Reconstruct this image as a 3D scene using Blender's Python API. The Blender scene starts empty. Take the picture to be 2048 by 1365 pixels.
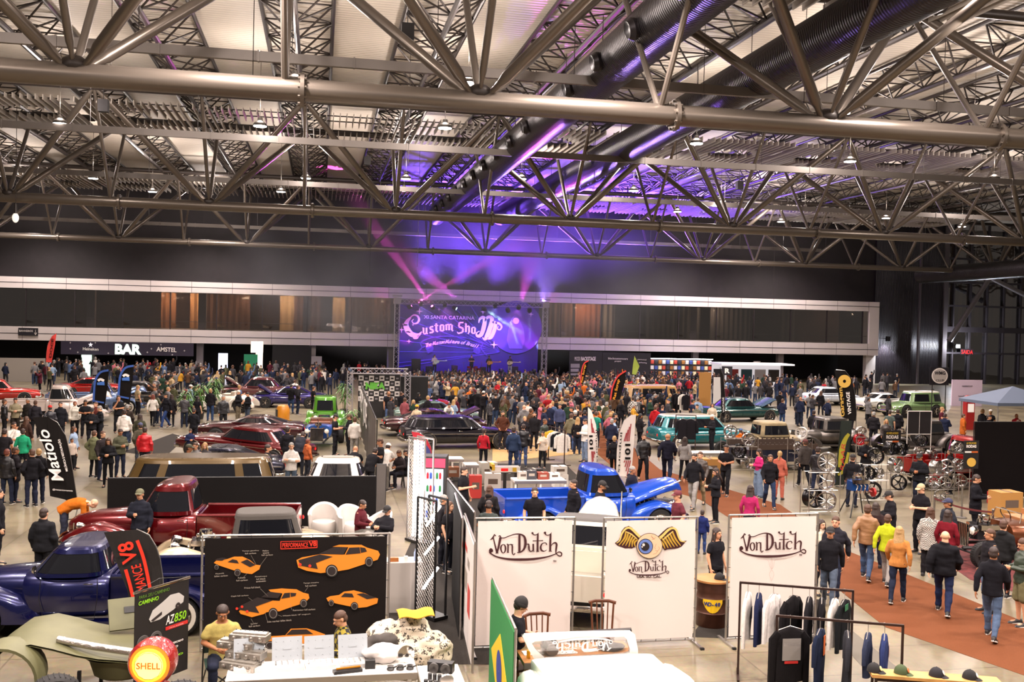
import bpy, bmesh, math, random
from math import sin, cos, pi, radians, atan2, sqrt
from mathutils import Vector, Matrix, Euler, noise
random.seed(7)
SC = bpy.context.scene
COL = SC.collection
# ---------------------------------------------------------------- camera
FPX = 1949.36; YAW = .1951; PITCH = -.0219; ROLL = .024; EYE = Vector((0, 0, 5.9))
cF = Vector((sin(YAW)*cos(PITCH), cos(YAW)*cos(PITCH), sin(PITCH)))
_r = Vector((cos(YAW), -sin(YAW), 0)); _u = _r.cross(cF)
cR = cos(ROLL)*_r + sin(ROLL)*_u; cU = -sin(ROLL)*_r + cos(ROLL)*_u
cd = bpy.data.cameras.new('camera'); cam = bpy.data.objects.new('camera', cd); COL.objects.link(cam)
cd.sensor_width = 36; cd.lens = FPX/2048*36; cd.clip_start = .05; cd.clip_end = 500
m = Matrix((cR, cU, -cF)).transposed().to_4x4(); m.translation = EYE
cam.matrix_world = m; SC.camera = cam
# ---------------------------------------------------------------- world and colour
w = bpy.data.worlds.new('world'); SC.world = w; w.use_nodes = True
w.node_tree.nodes['Background'].inputs[0].default_value = (1.0, .86, .76, 1)
w.node_tree.nodes['Background'].inputs[1].default_value = .08
SC.view_settings.view_transform = 'Standard'; SC.view_settings.look = 'None'
SC.view_settings.exposure = 0.8; SC.view_settings.gamma = 1; SC.view_settings.use_curve_mapping = False
SC.cycles.max_bounces = 5; SC.cycles.diffuse_bounces = 2; SC.cycles.glossy_bounces = 3
SC.cycles.transmission_bounces = 4; SC.cycles.transparent_max_bounces = 10; SC.cycles.volume_bounces = 0
SC.cycles.use_denoising = True; SC.cycles.sample_clamp_indirect = 6; SC.cycles.caustics_reflective = False
SC.cycles.caustics_refractive = False
# ---------------------------------------------------------------- rays through the photo, to find where things stand
def ray(px, py): return (cF + (px-1024)/FPX*cR - (py-682.5)/FPX*cU)
def G(px, py, z=0.0):
 d = ray(px, py); t = (z-5.9)/d.z; p = EYE+d*t; return Vector((p.x, p.y, z))
def AY(px, py, Y):
 d = ray(px, py); p = EYE+d*(Y/d.y); return p
def WX(px, Y, z):
 """world x of the point at depth Y and height z that is seen in column px"""
 k = (px-1024)/FPX; P0 = Vector((0, Y, z))-EYE
 return (k*P0.dot(cF)-P0.dot(cR))/(cR.x-k*cF.x)
def S2L(h, a=1.0):
 if isinstance(h, str):
  h = h.lstrip('#'); c = [int(h[i:i+2], 16)/255 for i in (0, 2, 4)]
 else: c = h
 return tuple((x/12.92 if x <= .04045 else ((x+.055)/1.055)**2.4) for x in c)+(a,)
# ---------------------------------------------------------------- materials
MC = {}
def mat(col, rough=.6, metal=0., emit=0., coat=0., noise_=0., nscale=8., bump=0., bscale=40., spec=.5, trans=0., alpha=1., ecol=None):
 key = (str(col), rough, metal, emit, coat, noise_, nscale, bump, bscale, spec, trans, alpha, str(ecol))
 if key in MC: return MC[key]
 M = bpy.data.materials.new('paint_%d' % len(MC)); M.use_nodes = True; nt = M.node_tree
 b = nt.nodes['Principled BSDF']; c = S2L(col)
 b.inputs['Base Color'].default_value = c; b.inputs['Roughness'].default_value = rough
 b.inputs['Metallic'].default_value = metal; b.inputs['Specular IOR Level'].default_value = spec
 if coat: b.inputs['Coat Weight'].default_value = coat; b.inputs['Coat Roughness'].default_value = .03
 if trans: b.inputs['Transmission Weight'].default_value = trans
 if alpha < 1: b.inputs['Alpha'].default_value = alpha
 if emit:
  b.inputs['Emission Color'].default_value = S2L(ecol or col); b.inputs['Emission Strength'].default_value = emit
 if noise_ or bump:
  tc = nt.nodes.new('ShaderNodeTexCoord')
 if noise_:
  n = nt.nodes.new('ShaderNodeTexNoise'); n.inputs['Scale'].default_value = nscale; n.inputs['Detail'].default_value = 4
  nt.links.new(tc.outputs['Object'], n.inputs['Vector'])
  mx = nt.nodes.new('ShaderNodeMix'); mx.data_type = 'RGBA'; mx.blend_type = 'MIX'
  mx.inputs[6].default_value = tuple(x*(1-noise_) for x in c[:3])+(1,); mx.inputs[7].default_value = tuple(min(1, x*(1+noise_)) for x in c[:3])+(1,)
  mr = nt.nodes.new('ShaderNodeMapRange'); mr.inputs[1].default_value = .3; mr.inputs[2].default_value = .7
  nt.links.new(n.outputs[0], mr.inputs[0]); nt.links.new(mr.outputs[0], mx.inputs[0]); nt.links.new(mx.outputs[2], b.inputs['Base Color'])
 if bump:
  n2 = nt.nodes.new('ShaderNodeTexNoise'); n2.inputs['Scale'].default_value = bscale; n2.inputs['Detail'].default_value = 3
  nt.links.new(tc.outputs['Object'], n2.inputs['Vector'])
  bp = nt.nodes.new('ShaderNodeBump'); bp.inputs['Strength'].default_value = bump; bp.inputs['Distance'].default_value = .02
  nt.links.new(n2.outputs[0], bp.inputs['Height']); nt.links.new(bp.outputs[0], b.inputs['Normal'])
 MC[key] = M; return M
def carpaint(col, metal=.35, rough=.28): return mat(col, rough, metal, coat=1.0)
def wavemat(col, scale, axis='X', bump=.6, rough=.5, metal=0., dark=.0, dist=.05):
 """corrugated sheet: ridges across one object axis"""
 M = bpy.data.materials.new('corrugated'); M.use_nodes = True; nt = M.node_tree; b = nt.nodes['Principled BSDF']
 c = S2L(col); b.inputs['Base Color'].default_value = c; b.inputs['Roughness'].default_value = rough; b.inputs['Metallic'].default_value = metal
 tc = nt.nodes.new('ShaderNodeTexCoord'); wv = nt.nodes.new('ShaderNodeTexWave'); wv.bands_direction = axis
 wv.inputs['Scale'].default_value = scale; nt.links.new(tc.outputs['Object'], wv.inputs['Vector'])
 bp = nt.nodes.new('ShaderNodeBump'); bp.inputs['Strength'].default_value = bump; bp.inputs['Distance'].default_value = dist
 nt.links.new(wv.outputs['Fac'], bp.inputs['Height']); nt.links.new(bp.outputs[0], b.inputs['Normal'])
 if dark:
  mx = nt.nodes.new('ShaderNodeMix'); mx.data_type = 'RGBA'
  mx.inputs[6].default_value = tuple(x*(1-dark) for x in c[:3])+(1,); mx.inputs[7].default_value = c
  nt.links.new(wv.outputs['Fac'], mx.inputs[0]); nt.links.new(mx.outputs[2], b.inputs['Base Color'])
 return M
# ---------------------------------------------------------------- mesh builder
class MB:
 def __init__(s): s.v = []; s.f = []; s.mi = []; s.M = Matrix.Identity(4); s.cur = 0; s.sm = []
 def at(s, loc=(0, 0, 0), rz=0., rx=0., ry=0., sc=1.):
  s.M = Matrix.Translation(loc) @ Euler((rx, ry, rz)).to_matrix().to_4x4() @ Matrix.Scale(sc, 4); return s
 def mat(s, i): s.cur = i; return s
 def add(s, vs, fs, smooth=False):
  o = len(s.v)
  s.v += [tuple(s.M @ Vector(p)) for p in vs]
  for f in fs: s.f.append([i+o for i in f]); s.mi.append(s.cur); s.sm.append(smooth)
  return s
 def box(s, c, d, rz=0.):
  x, y, z = [k/2 for k in d]; R = Matrix.Rotation(rz, 3, 'Z'); c = Vector(c)
  vs = [c+R @ Vector((a*x, b*y, e*z)) for e in (-1, 1) for b in (-1, 1) for a in (-1, 1)]
  return s.add(vs, [(0, 2, 3, 1), (4, 5, 7, 6), (0, 1, 5, 4), (2, 6, 7, 3), (0, 4, 6, 2), (1, 3, 7, 5)])
 def rings(s, rs, cap=True, smooth=True, close=False):
  n = len(rs[0]); vs = [p for r in rs for p in r]; fs = []
  m_ = len(rs)
  for i in range(m_ if close else m_-1):
   j = (i+1) % m_
   for k in range(n):
    l = (k+1) % n; fs.append((i*n+k, i*n+l, j*n+l, j*n+k))
  s.add(vs, fs, smooth)
  if cap and not close:
   o = len(s.v)-len(vs)
   s.f.append([o+k for k in range(n)][::-1]); s.mi.append(s.cur); s.sm.append(False)
   s.f.append([o+(m_-1)*n+k for k in range(n)]); s.mi.append(s.cur); s.sm.append(False)
  return s
 def path(s, pts, r, n=8, cap=True, flat=None):
  """tube along points; r number or list; flat=(sx,sy) squashes the section"""
  pts = [Vector(p) for p in pts]; m_ = len(pts); rs = r if isinstance(r, (list, tuple)) else [r]*m_
  T = [(pts[min(i+1, m_-1)]-pts[max(i-1, 0)]).normalized() for i in range(m_)]
  up = Vector((0, 0, 1)) if abs(T[0].z) < .9 else Vector((0, 1, 0))
  A = T[0].cross(up).normalized(); out = []
  for i in range(m_):
   A = (A-T[i]*A.dot(T[i])); A = A.normalized() if A.length > 1e-6 else T[i].orthogonal().normalized()
   B = T[i].cross(A); fx, fy = flat or (1, 1)
   out.append([pts[i]+rs[i]*(fx*cos(2*pi*k/n)*A+fy*sin(2*pi*k/n)*B) for k in range(n)])
  return s.rings(out, cap)
 def tube(s, a, b, r, r2=None, n=8): return s.path([a, b], [r, r if r2 is None else r2], n)
 def capsule(s, a, b, r1, r2, n=10, q=3):
  a = Vector(a); b = Vector(b); d = (b-a).normalized() if (b-a).length > 1e-6 else Vector((0, 0, 1)); A = d.orthogonal().normalized(); B = d.cross(A); out = []
  for i in range(q+1):
   t = pi/2*i/q; rr = max(r1*sin(t), r1*.03); c = a-d*r1*cos(t); out.append([c+rr*(cos(2*pi*k/n)*A+sin(2*pi*k/n)*B) for k in range(n)])
  for i in range(q+1):
   t = pi/2*(1-i/q); rr = max(r2*sin(t), r2*.03); c = b+d*r2*cos(t); out.append([c+rr*(cos(2*pi*k/n)*A+sin(2*pi*k/n)*B) for k in range(n)])
  return s.rings(out)
 def ell(s, c, r, n=12, m_=8, R=None, cut=None):
  c = Vector(c); out = []; z0, z1 = cut or (-1, 1); t0 = math.asin(z0); t1 = math.asin(z1)
  for i in range(m_+1):
   t = t0+(t1-t0)*i/m_; ct = max(cos(t), .02)
   ring = []
   for k in range(n):
    p = Vector((r[0]*ct*cos(2*pi*k/n), r[1]*ct*sin(2*pi*k/n), r[2]*sin(t)))
    if R is not None: p = R @ p
    ring.append(c+p)
   out.append(ring)
  return s.rings(out)
 def lathe(s, prof, c=(0, 0, 0), n=16, axis='Z', cap=True):
  c = Vector(c); out = []
  if len(prof) == 2 and prof[0][1] == prof[1][1]: cap = False
  for r, z in prof:
   ring = []
   for k in range(n):
    a = 2*pi*k/n
    ring.append(c+({'Z': Vector((r*cos(a), r*sin(a), z)), 'Y': Vector((r*cos(a), -z, r*sin(a))), 'X': Vector((z, r*cos(a), r*sin(a)))}[axis]))
   out.append(ring)
  return s.rings(out, cap)
 def prism(s, poly, y0, y1, plane='XZ'):
  """2-D outline extruded along the third axis"""
  def P(a, b, t): return (a, t, b) if plane == 'XZ' else ((a, b, t) if plane == 'XY' else (t, a, b))
  n = len(poly); vs = [P(a, b, y0) for a, b in poly]+[P(a, b, y1) for a, b in poly]
  fs = [tuple(range(n))[::-1], tuple(range(n, 2*n))]+[(i, (i+1) % n, n+(i+1) % n, n+i) for i in range(n)]
  return s.add(vs, fs)
 def grid(s, fn, nu, nv, smooth=True):
  vs = [fn(i/nu, j/nv) for i in range(nu+1) for j in range(nv+1)]
  return s.add(vs, [(i*(nv+1)+j, (i+1)*(nv+1)+j, (i+1)*(nv+1)+j+1, i*(nv+1)+j+1) for i in range(nu) for j in range(nv)], smooth)
 def mesh(s, name, mats, fix=True, sharp=40):
  used = sorted({i for f_ in s.f for i in f_}); ix = {a: b for b, a in enumerate(used)}
  me = bpy.data.meshes.new(name); me.from_pydata([s.v[i] for i in used], [], [[ix[i] for i in f_] for f_ in s.f])
  for m_ in (mats if isinstance(mats, (list, tuple)) else [mats]): me.materials.append(m_)
  me.polygons.foreach_set('material_index', s.mi); me.polygons.foreach_set('use_smooth', s.sm)
  if fix:
   bm = bmesh.new(); bm.from_mesh(me); bmesh.ops.recalc_face_normals(bm, faces=bm.faces); bm.to_mesh(me); bm.free()
  if any(s.sm): me.set_sharp_from_angle(angle=radians(sharp))
  me.update(); return me
 def build(s, name, mats, parent=None, loc=None, rz=0., label=None, cat=None, group=None, kind=None, fix=True):
  return link(name, s.mesh(name, mats, fix), parent, loc, rz, label, cat, group, kind)
def tag(o, label=None, cat=None, group=None, kind=None):
 if label: o['label'] = label
 if cat: o['category'] = cat
 if group: o['group'] = group
 if kind: o['kind'] = kind
 return o
def link(name, data, parent=None, loc=None, rz=0., label=None, cat=None, group=None, kind=None):
 o = bpy.data.objects.new(name, data); COL.objects.link(o)
 if loc is not None: o.location = loc
 if rz: o.rotation_euler = (0, 0, rz)
 if parent is not None: o.parent = parent
 return tag(o, label, cat, group, kind)
def thing(name, label, cat, loc=(0, 0, 0), rz=0., group=None): return link(name, None, None, loc, rz, label, cat, group)
def copy_tree(o, parent=None, mats=None):
 c = o.copy(); COL.objects.link(c); c.parent = parent
 for ch in KIDS.get(o.name, None) or [x for x in o.children]: copy_tree(ch, c)
 return c
KIDS = {}
def text_mesh(body, size=1., ext=.004, off=0., shear=0., align='CENTER', sx=1., spacing=1., lines=1.):
 cu = bpy.data.curves.new('lettering', 'FONT'); cu.body = body; cu.size = size; cu.extrude = ext; cu.offset = off; cu.shear = shear
 cu.align_x = align; cu.align_y = 'CENTER'; cu.space_character = spacing; cu.space_line = lines; cu.resolution_u = 3
 o = bpy.data.objects.new('t', cu); COL.objects.link(o)
 me = bpy.data.meshes.new_from_object(o.evaluated_get(bpy.context.evaluated_depsgraph_get()))
 bpy.data.objects.remove(o); bpy.data.curves.remove(cu)
 if sx != 1: me.transform(Matrix.Diagonal((sx, 1, 1, 1)))
 return me
def text(body, parent, pos, size, m_, rot=0., ext=.004, off=0., shear=0., sx=1., spacing=1., align='CENTER', name='lettering', rx=pi/2, rz=0., lines=1.):
 """letters on a board whose face looks to -Y in the parent's own frame"""
 me = text_mesh(body, size, ext, off, shear, align, sx, spacing, lines); me.materials.append(m_)
 o = bpy.data.objects.new(name, me); COL.objects.link(o); o.parent = parent
 o.matrix_local = Matrix.Translation(pos) @ Matrix.Rotation(rz, 4, 'Z') @ Matrix.Rotation(rx, 4, 'X') @ Matrix.Rotation(rot, 4, 'Z')
 return o
def ribbon(mb, pts, w, y=0., closed=False, nib=None, smooth_=4):
 """flat stroke in the XZ plane through pts (Catmull-Rom); w = width or list; nib = pen angle for broad-nib lettering"""
 P = [Vector((a, b)) for a, b in pts]; n = len(P); Q = []; W = []
 ws = w if isinstance(w, (list, tuple)) else [w]*n
 for i in range(n-1):
  p0, p1, p2, p3 = P[max(i-1, 0)], P[i], P[i+1], P[min(i+2, n-1)]
  for k in range(smooth_):
   t = k/smooth_
   Q.append(.5*((2*p1)+(p2-p0)*t+(2*p0-5*p1+4*p2-p3)*t*t+(3*p1-p0-3*p2+p3)*t**3)); W.append(ws[i]*(1-t)+ws[i+1]*t)
 Q.append(P[-1]); W.append(ws[-1]); L = []; R = []
 for i, q in enumerate(Q):
  if nib is not None: nrm = Vector((cos(nib), sin(nib)))
  else:
   T = Q[min(i+1, len(Q)-1)]-Q[max(i-1, 0)]; nrm = Vector((-T.y, T.x)); nrm = nrm.normalized() if nrm.length > 0 else Vector((0, 1))
  L.append(q+nrm*W[i]/2); R.append(q-nrm*W[i]/2)
 vs = [(p.x, y, p.y) for p in L]+[(p.x, y, p.y) for p in R]; k = len(L)
 mb.add(vs, [(i, i+1, k+i+1, k+i) for i in range(k-1)])
def light(name, typ, loc, energy, color=(1, 1, 1), size=.3, parent=None, aim=None, spot=None, blend=.5):
 l = bpy.data.lights.new(name, typ); l.energy = energy; l.color = color
 if typ in ('POINT', 'SPOT'): l.shadow_soft_size = size
 if typ == 'AREA': l.size = size
 if spot: l.spot_size = spot; l.spot_blend = blend
 o = bpy.data.objects.new(name, l); COL.objects.link(o); o.location = loc
 if aim is not None: o.rotation_euler = (Vector(aim)-Vector(loc)).to_track_quat('-Z', 'Y').to_euler()
 if parent: o.parent = parent
 return o
# ---------------------------------------------------------------- high-bay lamps: position from the photo, all hung at one height
LZ = 14.0
LAMPS = [(222, 155), (590, 161), (937, 165), (120, 246), (520, 251), (890, 255), (1393, 286), (1700, 322), (1988, 357),
         (186, 356), (612, 356), (812, 357), (1043, 357), (1267, 381), (1442, 402), (1610, 420), (1772, 436), (1924, 453),
         (305, 383), (562, 383), (808, 381), (1355, 423), (1562, 443), (1685, 225), (1948, 262)]
LAMP_POS = [G(x, y, LZ) for x, y in LAMPS]
EXTRA = [Vector((x, y, LZ)) for y in (4, 13.5, 22.5) for x in (-11, -2, 7, 16, 25)] + [Vector((x, 76, LZ)) for x in (-22, -8, 36)] + [Vector((x, 89, LZ)) for x in (-24, -10, 36, 46)] + [Vector((x, 58, LZ)) for x in (-30, 44)]  # bare lights without fixtures; the far rows are added to brighten the gallery bands
LCOL = (1, .87, .8)
def lamp_light(r):
 light('down_light', 'SPOT', (0, 0, -.12), 2600, LCOL, .22, r, aim=(0, 0, -5), spot=radians(150), blend=.6)
 light('up_fill', 'POINT', (0, 0, .9), 400, LCOL, .3, r)  # bare point added above the housing to brighten the ceiling deck
def build_lamps():
 mb = MB(); mb.lathe([(.06, .34), (.1, .33), (.12, .2), (.26, .1), (.3, .02), (.29, -.03)], n=20); mb.path([(0, 0, .34), (0, 0, 3.2)], .012, 5)
 hm = mb.mesh('housing', mat('4a4540', .4, .7))
 gl = MB(); gl.lathe([(.28, -.03), (.275, -.05), (.01, -.055)], n=20); gm = gl.mesh('diffuser', mat('fff4ee', emit=14., ecol='ffeee2'))
 ids = ['leftmost of the lamps over the first truss pipe', 'second from the left above the first truss pipe', 'left of centre close to the first truss pipe', 'far left beneath the slatted baffles', 'second from left beneath the slatted baffles', 'below the baffles just left of the ducts', 'in the round baffle opening right of the ducts', 'in the middle of the right slatted baffle field', 'at the right end of the slatted baffle field', 'far left above the second truss pipe', 'above the middle of the second truss pipe', 'in the haze left of the stage smoke', 'beside the lower end of the round ducts', 'first right of the purple ducts in the far row', 'second right of the purple ducts in the far row', 'third right of the purple ducts in the far row', 'fourth right of the purple ducts in the far row', 'last one at the right end of the far row', 'smallest row at far left under the second truss', 'smallest row left of centre under the second truss', 'smallest row next to the violet smoke', 'deep row right of the violet smoke', 'deep row beyond the second truss on the right', 'small one by the fan of struts of the first truss', 'close to the right end of the first truss pipe']
 for i, p in enumerate(LAMP_POS+EXTRA):
  if i < len(LAMP_POS):
   r = thing('ceiling_lamp', 'glowing round high bay lamp, '+ids[i], 'lamp', p, group=None)
   link('housing', hm, r); link('diffuser', gm, r)
   lamp_light(r)
  else: lamp_light(link('added_light_mount', None, None, p, kind='structure'))  # added light only, no lamp is built here
BUILD_LAMPS = build_lamps()
# ================================================================ the hall
YW = 94.9; ZC = 17.6
def floor_mat():
 M = bpy.data.materials.new('concrete_floor'); M.use_nodes = True; nt = M.node_tree; b = nt.nodes['Principled BSDF']
 tc = nt.nodes.new('ShaderNodeTexCoord'); n1 = nt.nodes.new('ShaderNodeTexNoise'); n1.inputs['Scale'].default_value = .45; n1.inputs['Detail'].default_value = 8; n1.inputs['Roughness'].default_value = .65
 n2 = nt.nodes.new('ShaderNodeTexNoise'); n2.inputs['Scale'].default_value = 14; n2.inputs['Detail'].default_value = 6
 nt.links.new(tc.outputs['Object'], n1.inputs[0]); nt.links.new(tc.outputs['Object'], n2.inputs[0])
 r = nt.nodes.new('ShaderNodeValToRGB'); r.color_ramp.elements[0].position = .35; r.color_ramp.elements[0].color = S2L('5a5142'); r.color_ramp.elements[1].position = .65; r.color_ramp.elements[1].color = S2L('81765f')
 nt.links.new(n1.outputs[0], r.inputs[0])
 mx = nt.nodes.new('ShaderNodeMix'); mx.data_type = 'RGBA'; mx.blend_type = 'OVERLAY'; mx.inputs[0].default_value = .3
 nt.links.new(r.outputs[0], mx.inputs[6]); nt.links.new(n2.outputs[1], mx.inputs[7])
 br = nt.nodes.new('ShaderNodeTexBrick'); br.inputs['Scale'].default_value = .2; br.inputs['Mortar Size'].default_value = .0035; br.offset = 0
 br.inputs['Color1'].default_value = br.inputs['Color2'].default_value = (1, 1, 1, 1); br.inputs['Mortar'].default_value = (.62, .6, .57, 1)
 nt.links.new(tc.outputs['Object'], br.inputs[0])
 m2 = nt.nodes.new('ShaderNodeMix'); m2.data_type = 'RGBA'; m2.blend_type = 'MULTIPLY'; m2.inputs[0].default_value = 1
 nt.links.new(mx.outputs[2], m2.inputs[6]); nt.links.new(br.outputs[0], m2.inputs[7]); nt.links.new(m2.outputs[2], b.inputs['Base Color'])
 b.inputs['Roughness'].default_value = .34; b.inputs['Specular IOR Level'].default_value = .45
 return M
f = MB(); f.box((12, 50, -.1), (150, 112, .2)); f.build('floor', floor_mat(), kind='structure')
# aisle carpet and grey strips lying on the concrete
def floor_poly(name, pix, m_, label, cat, th=.006):
 pts = [G(*p) for p in pix]; mb = MB(); mb.prism([(p.x, p.y) for p in pts], .001, th, 'XY')
 return mb.build(name, m_, label=label, cat=cat)
rust = mat('683d26', .95, noise_=.25, nscale=120, bump=.3, bscale=200, spec=.1)
grey = mat('2e2a27', .9, noise_=.25, nscale=60, spec=.1)
floor_poly('carpet_runner', [(1175, 860), (1225, 860), (1320, 940), (1560, 1010), (1700, 1105), (1790, 1140), (2048, 1245), (2200, 1310), (2300, 1440), (2048, 1352), (1770, 1255), (1640, 1150), (1400, 1000), (1250, 955), (1190, 905)], rust, 'rust orange carpet aisle curving over the concrete from the crowd to the right corner', 'carpet')
floor_poly('floor_strip', [(1640, 1240), (1672, 1236), (1830, 1365), (1800, 1395), (1720, 1330)], mat('5c564d', .8), 'dark grey stripe on the concrete under the clothes rails', 'floor marking', .004)
floor_poly('carpet_patch', [(245, 905), (345, 868), (372, 876), (330, 915)], grey, 'dark grey carpet strip in front of the dark red sedan', 'carpet')
floor_poly('carpet_patch', [(245, 812), (275, 790), (283, 794), (262, 817)], mat('c9591f', .9), 'orange carpet strip beside the feather flags with blue edges', 'carpet')
floor_poly('carpet_patch', [(775, 1190), (860, 1000), (1000, 965), (1000, 1330), (900, 1330), (775, 1330)], grey, 'charcoal carpet behind the glowing mesh tower and parts table', 'carpet')
floor_poly('carpet_patch', [(850, 925), (980, 928), (1130, 928), (1165, 962), (1000, 962), (860, 995)], grey, 'charcoal carpet beneath the boxes of car parts', 'carpet', .005)
floor_poly('carpet_patch', [(985, 880), (1175, 870), (1190, 905), (985, 925)], mat('a07f50', .8, noise_=.15), 'light plywood flooring between the dark wagon and the white flags', 'carpet', .008)
floor_poly('carpet_patch', [(1380, 1275), (1440, 1200), (1560, 1200), (1640, 1200), (1635, 1285)], grey, 'grey carpet behind the white logo banners', 'carpet', .005)
floor_poly('carpet_patch', [(1840, 1090), (2048, 1060), (2160, 1130), (2160, 1200), (2048, 1190), (1940, 1160)], mat('561a1a', .9, noise_=.5, nscale=6), 'worn red carpet under the copper hot rod', 'carpet')
# walls
XE = WX(1745, YW, 6)
Xl = -62
darkw = wavemat('332a32', 3.0, 'X', .3, .55, .1, .25)
b = MB(); b.box(((Xl+XE)/2, YW+.15, (8.7+ZC)/2), (XE-Xl, .3, ZC-8.7)); b.build('wall_back', mat('191317', .75, noise_=.2, nscale=1.5), kind='structure')
b = MB(); b.box(((XE+WX(1882, YW, 6))/2, YW-.15, ZC/2), (WX(1882, YW, 6)-XE, .3, ZC)); b.build('wall_right', wavemat('221c22', 2.2, 'X', .8, .35, .3, .35), kind='structure')
XR = WX(1882, YW, 6)
# gallery: two pale fascia bands, glass between, room behind
panel = mat('d2c8c6', .45, .0, noise_=.04, nscale=.6)
seam = mat('4a4347', .8)
def band(name, z0, z1):
 mb = MB(); mb.box(((Xl+XE)/2, YW-.6, (z0+z1)/2), (XE-Xl, 1.2, z1-z0))
 zm = (z0+z1)/2; mb.mat(1); mb.box(((Xl+XE)/2, YW-1.205, zm), (XE-Xl, .02, .06))
 x = Xl
 while x < XE: mb.box((x, YW-1.202, zm), (.03, .008, z1-z0)); x += 3.6
 mb.build(name, [panel, seam], kind='structure')
band('trim_1', 7.68, 8.68); band('trim_2', 3.03, 4.25)
p = MB(); p.box((XE-.55, YW-.6, 5.35), (1.1, 1.22, 4.66)); p.box((XE-.45, YW-.3, 1.5), (1.1, .6, 3.06)); p.build('trim_3', panel, kind='structure')
# glass front of the gallery
gm = bpy.data.materials.new('window_glass'); gm.use_nodes = True; nt = gm.node_tree
for n in list(nt.nodes):
 if n.type != 'OUTPUT_MATERIAL': nt.nodes.remove(n)
tr = nt.nodes.new('ShaderNodeBsdfTransparent'); tr.inputs[0].default_value = (.62, .6, .6, 1)
gb = nt.nodes.new('ShaderNodeBsdfGlossy'); gb.inputs['Roughness'].default_value = .04; mxs = nt.nodes.new('ShaderNodeMixShader'); mxs.inputs[0].default_value = .22
ns = nt.nodes.new('ShaderNodeTexNoise'); ns.inputs['Scale'].default_value = .35; bp = nt.nodes.new('ShaderNodeBump'); bp.inputs['Strength'].default_value = .25; bp.inputs['Distance'].default_value = .3
tcn = nt.nodes.new('ShaderNodeTexCoord'); nt.links.new(tcn.outputs['Object'], ns.inputs[0]); nt.links.new(ns.outputs[0], bp.inputs['Height']); nt.links.new(bp.outputs[0], gb.inputs['Normal'])
nt.links.new(tr.outputs[0], mxs.inputs[1]); nt.links.new(gb.outputs[0], mxs.inputs[2]); nt.links.new(mxs.outputs[0], nt.nodes['Material Output'].inputs[0])
GLASS = gm
mull = mat('2b2528', .5, .3)
x = WX(-40, YW, 6); wn = 1
while x < XE-1.3:
 x2 = min(x+4.1, XE-1.1)
 root = link('window_%d' % wn, None, kind='structure'); root.location = (x, YW-1.0, 0)
 g = MB(); g.box(((x2-x)/2, 0, 5.96), (x2-x-.08, .03, 3.44)); g.build('pane', gm, root)
 g = MB(); g.box((0, -.02, 5.96), (.09, .12, 3.44)); g.build('window_frame', mull, root)
 x = x2; wn += 1
g = MB(); g.box(((Xl+XE)/2, YW-.95, 5.0), (XE-Xl, .04, .05)); g.build('trim_4', mat('777070', .3, .8), kind='structure')
# room behind the glass
r = MB(); r.box(((Xl+XE)/2, YW+7, 6), (XE-Xl, .2, 3.6)); r.mat(1); r.box(((Xl+XE)/2, YW+3, 4.2), (XE-Xl, 8, .1)); r.mat(2); r.box(((Xl+XE)/2, YW+3, 7.9), (XE-Xl, 8, .1))
r.build('wall_gallery', [mat('5a4338', .8, noise_=.3, nscale=.4), mat('a59b90', .4), mat('6a6260', .8)], kind='structure')
import itertools
for i, (a, bq, c) in enumerate([(322, 352, '8a5a34'), (380, 400, 'b9895a'), (405, 500, '6e4a35'), (560, 590, 'c9a878'), (585, 640, '5f4030'), (665, 690, 'c9a878'), (695, 780, '5b4031'), (1090, 1145, '6b4430'), (1150, 1200, '9a5a38'), (1205, 1230, 'a89a8a'), (1290, 1400, '75706e'), (1420, 1500, '6f6a6b'), (1560, 1590, '8a8078')]):
 xa, xb = WX(a, YW+4, 6), WX(bq, YW+4, 6); q = MB()
 n = max(4, int((xb-xa)*4))
 q.grid(lambda u, v: (xa+(xb-xa)*u, YW+4+.08*sin(u*n*3), 4.3+3.4*v), n*3, 1); q.build('curtain' if c < '8' else 'wall_panel', mat(c, .8), label='tall %s panel in the lit upstairs room, %s pane %d of the glazing' % ({'8': 'brown', 'b': 'tan', '6': 'dark brown', 'c': 'pale cream', '5': 'deep brown', '9': 'orange brown', 'a': 'grey', '7': 'grey'}[c[0]], 'behind', i+1) if 0 else ['orange brown curtain at the left end of the lit upstairs gallery', 'narrow tan panel next to the orange brown upstairs curtain', 'wide dark brown curtain upstairs above the bar sign', 'pale cream doorway panel upstairs left of the stage', 'dark curtain between the two cream panels upstairs', 'cream panel upstairs close to the stage truss', 'dark brown curtain upstairs ending at the stage truss', 'brown curtain upstairs just right of the stage truss', 'orange brown curtain upstairs right of the stage', 'grey upright panel beside the orange curtain right of stage', 'grey wall panel upstairs above the black booth boards', 'grey wall panel upstairs above the lit market stalls', 'small beige panel upstairs towards the gallery end'][i], cat='curtain')
for px in (325, 350, 360, 378, 490, 556, 584, 675, 762, 1150, 1168, 1187, 1436, 1707):
 X = WX(px, YW+2, 7.5); light('gallery_glow', 'POINT', (X, YW+2.5, 7.3), 130, (1, .75, .5), .12)
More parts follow.
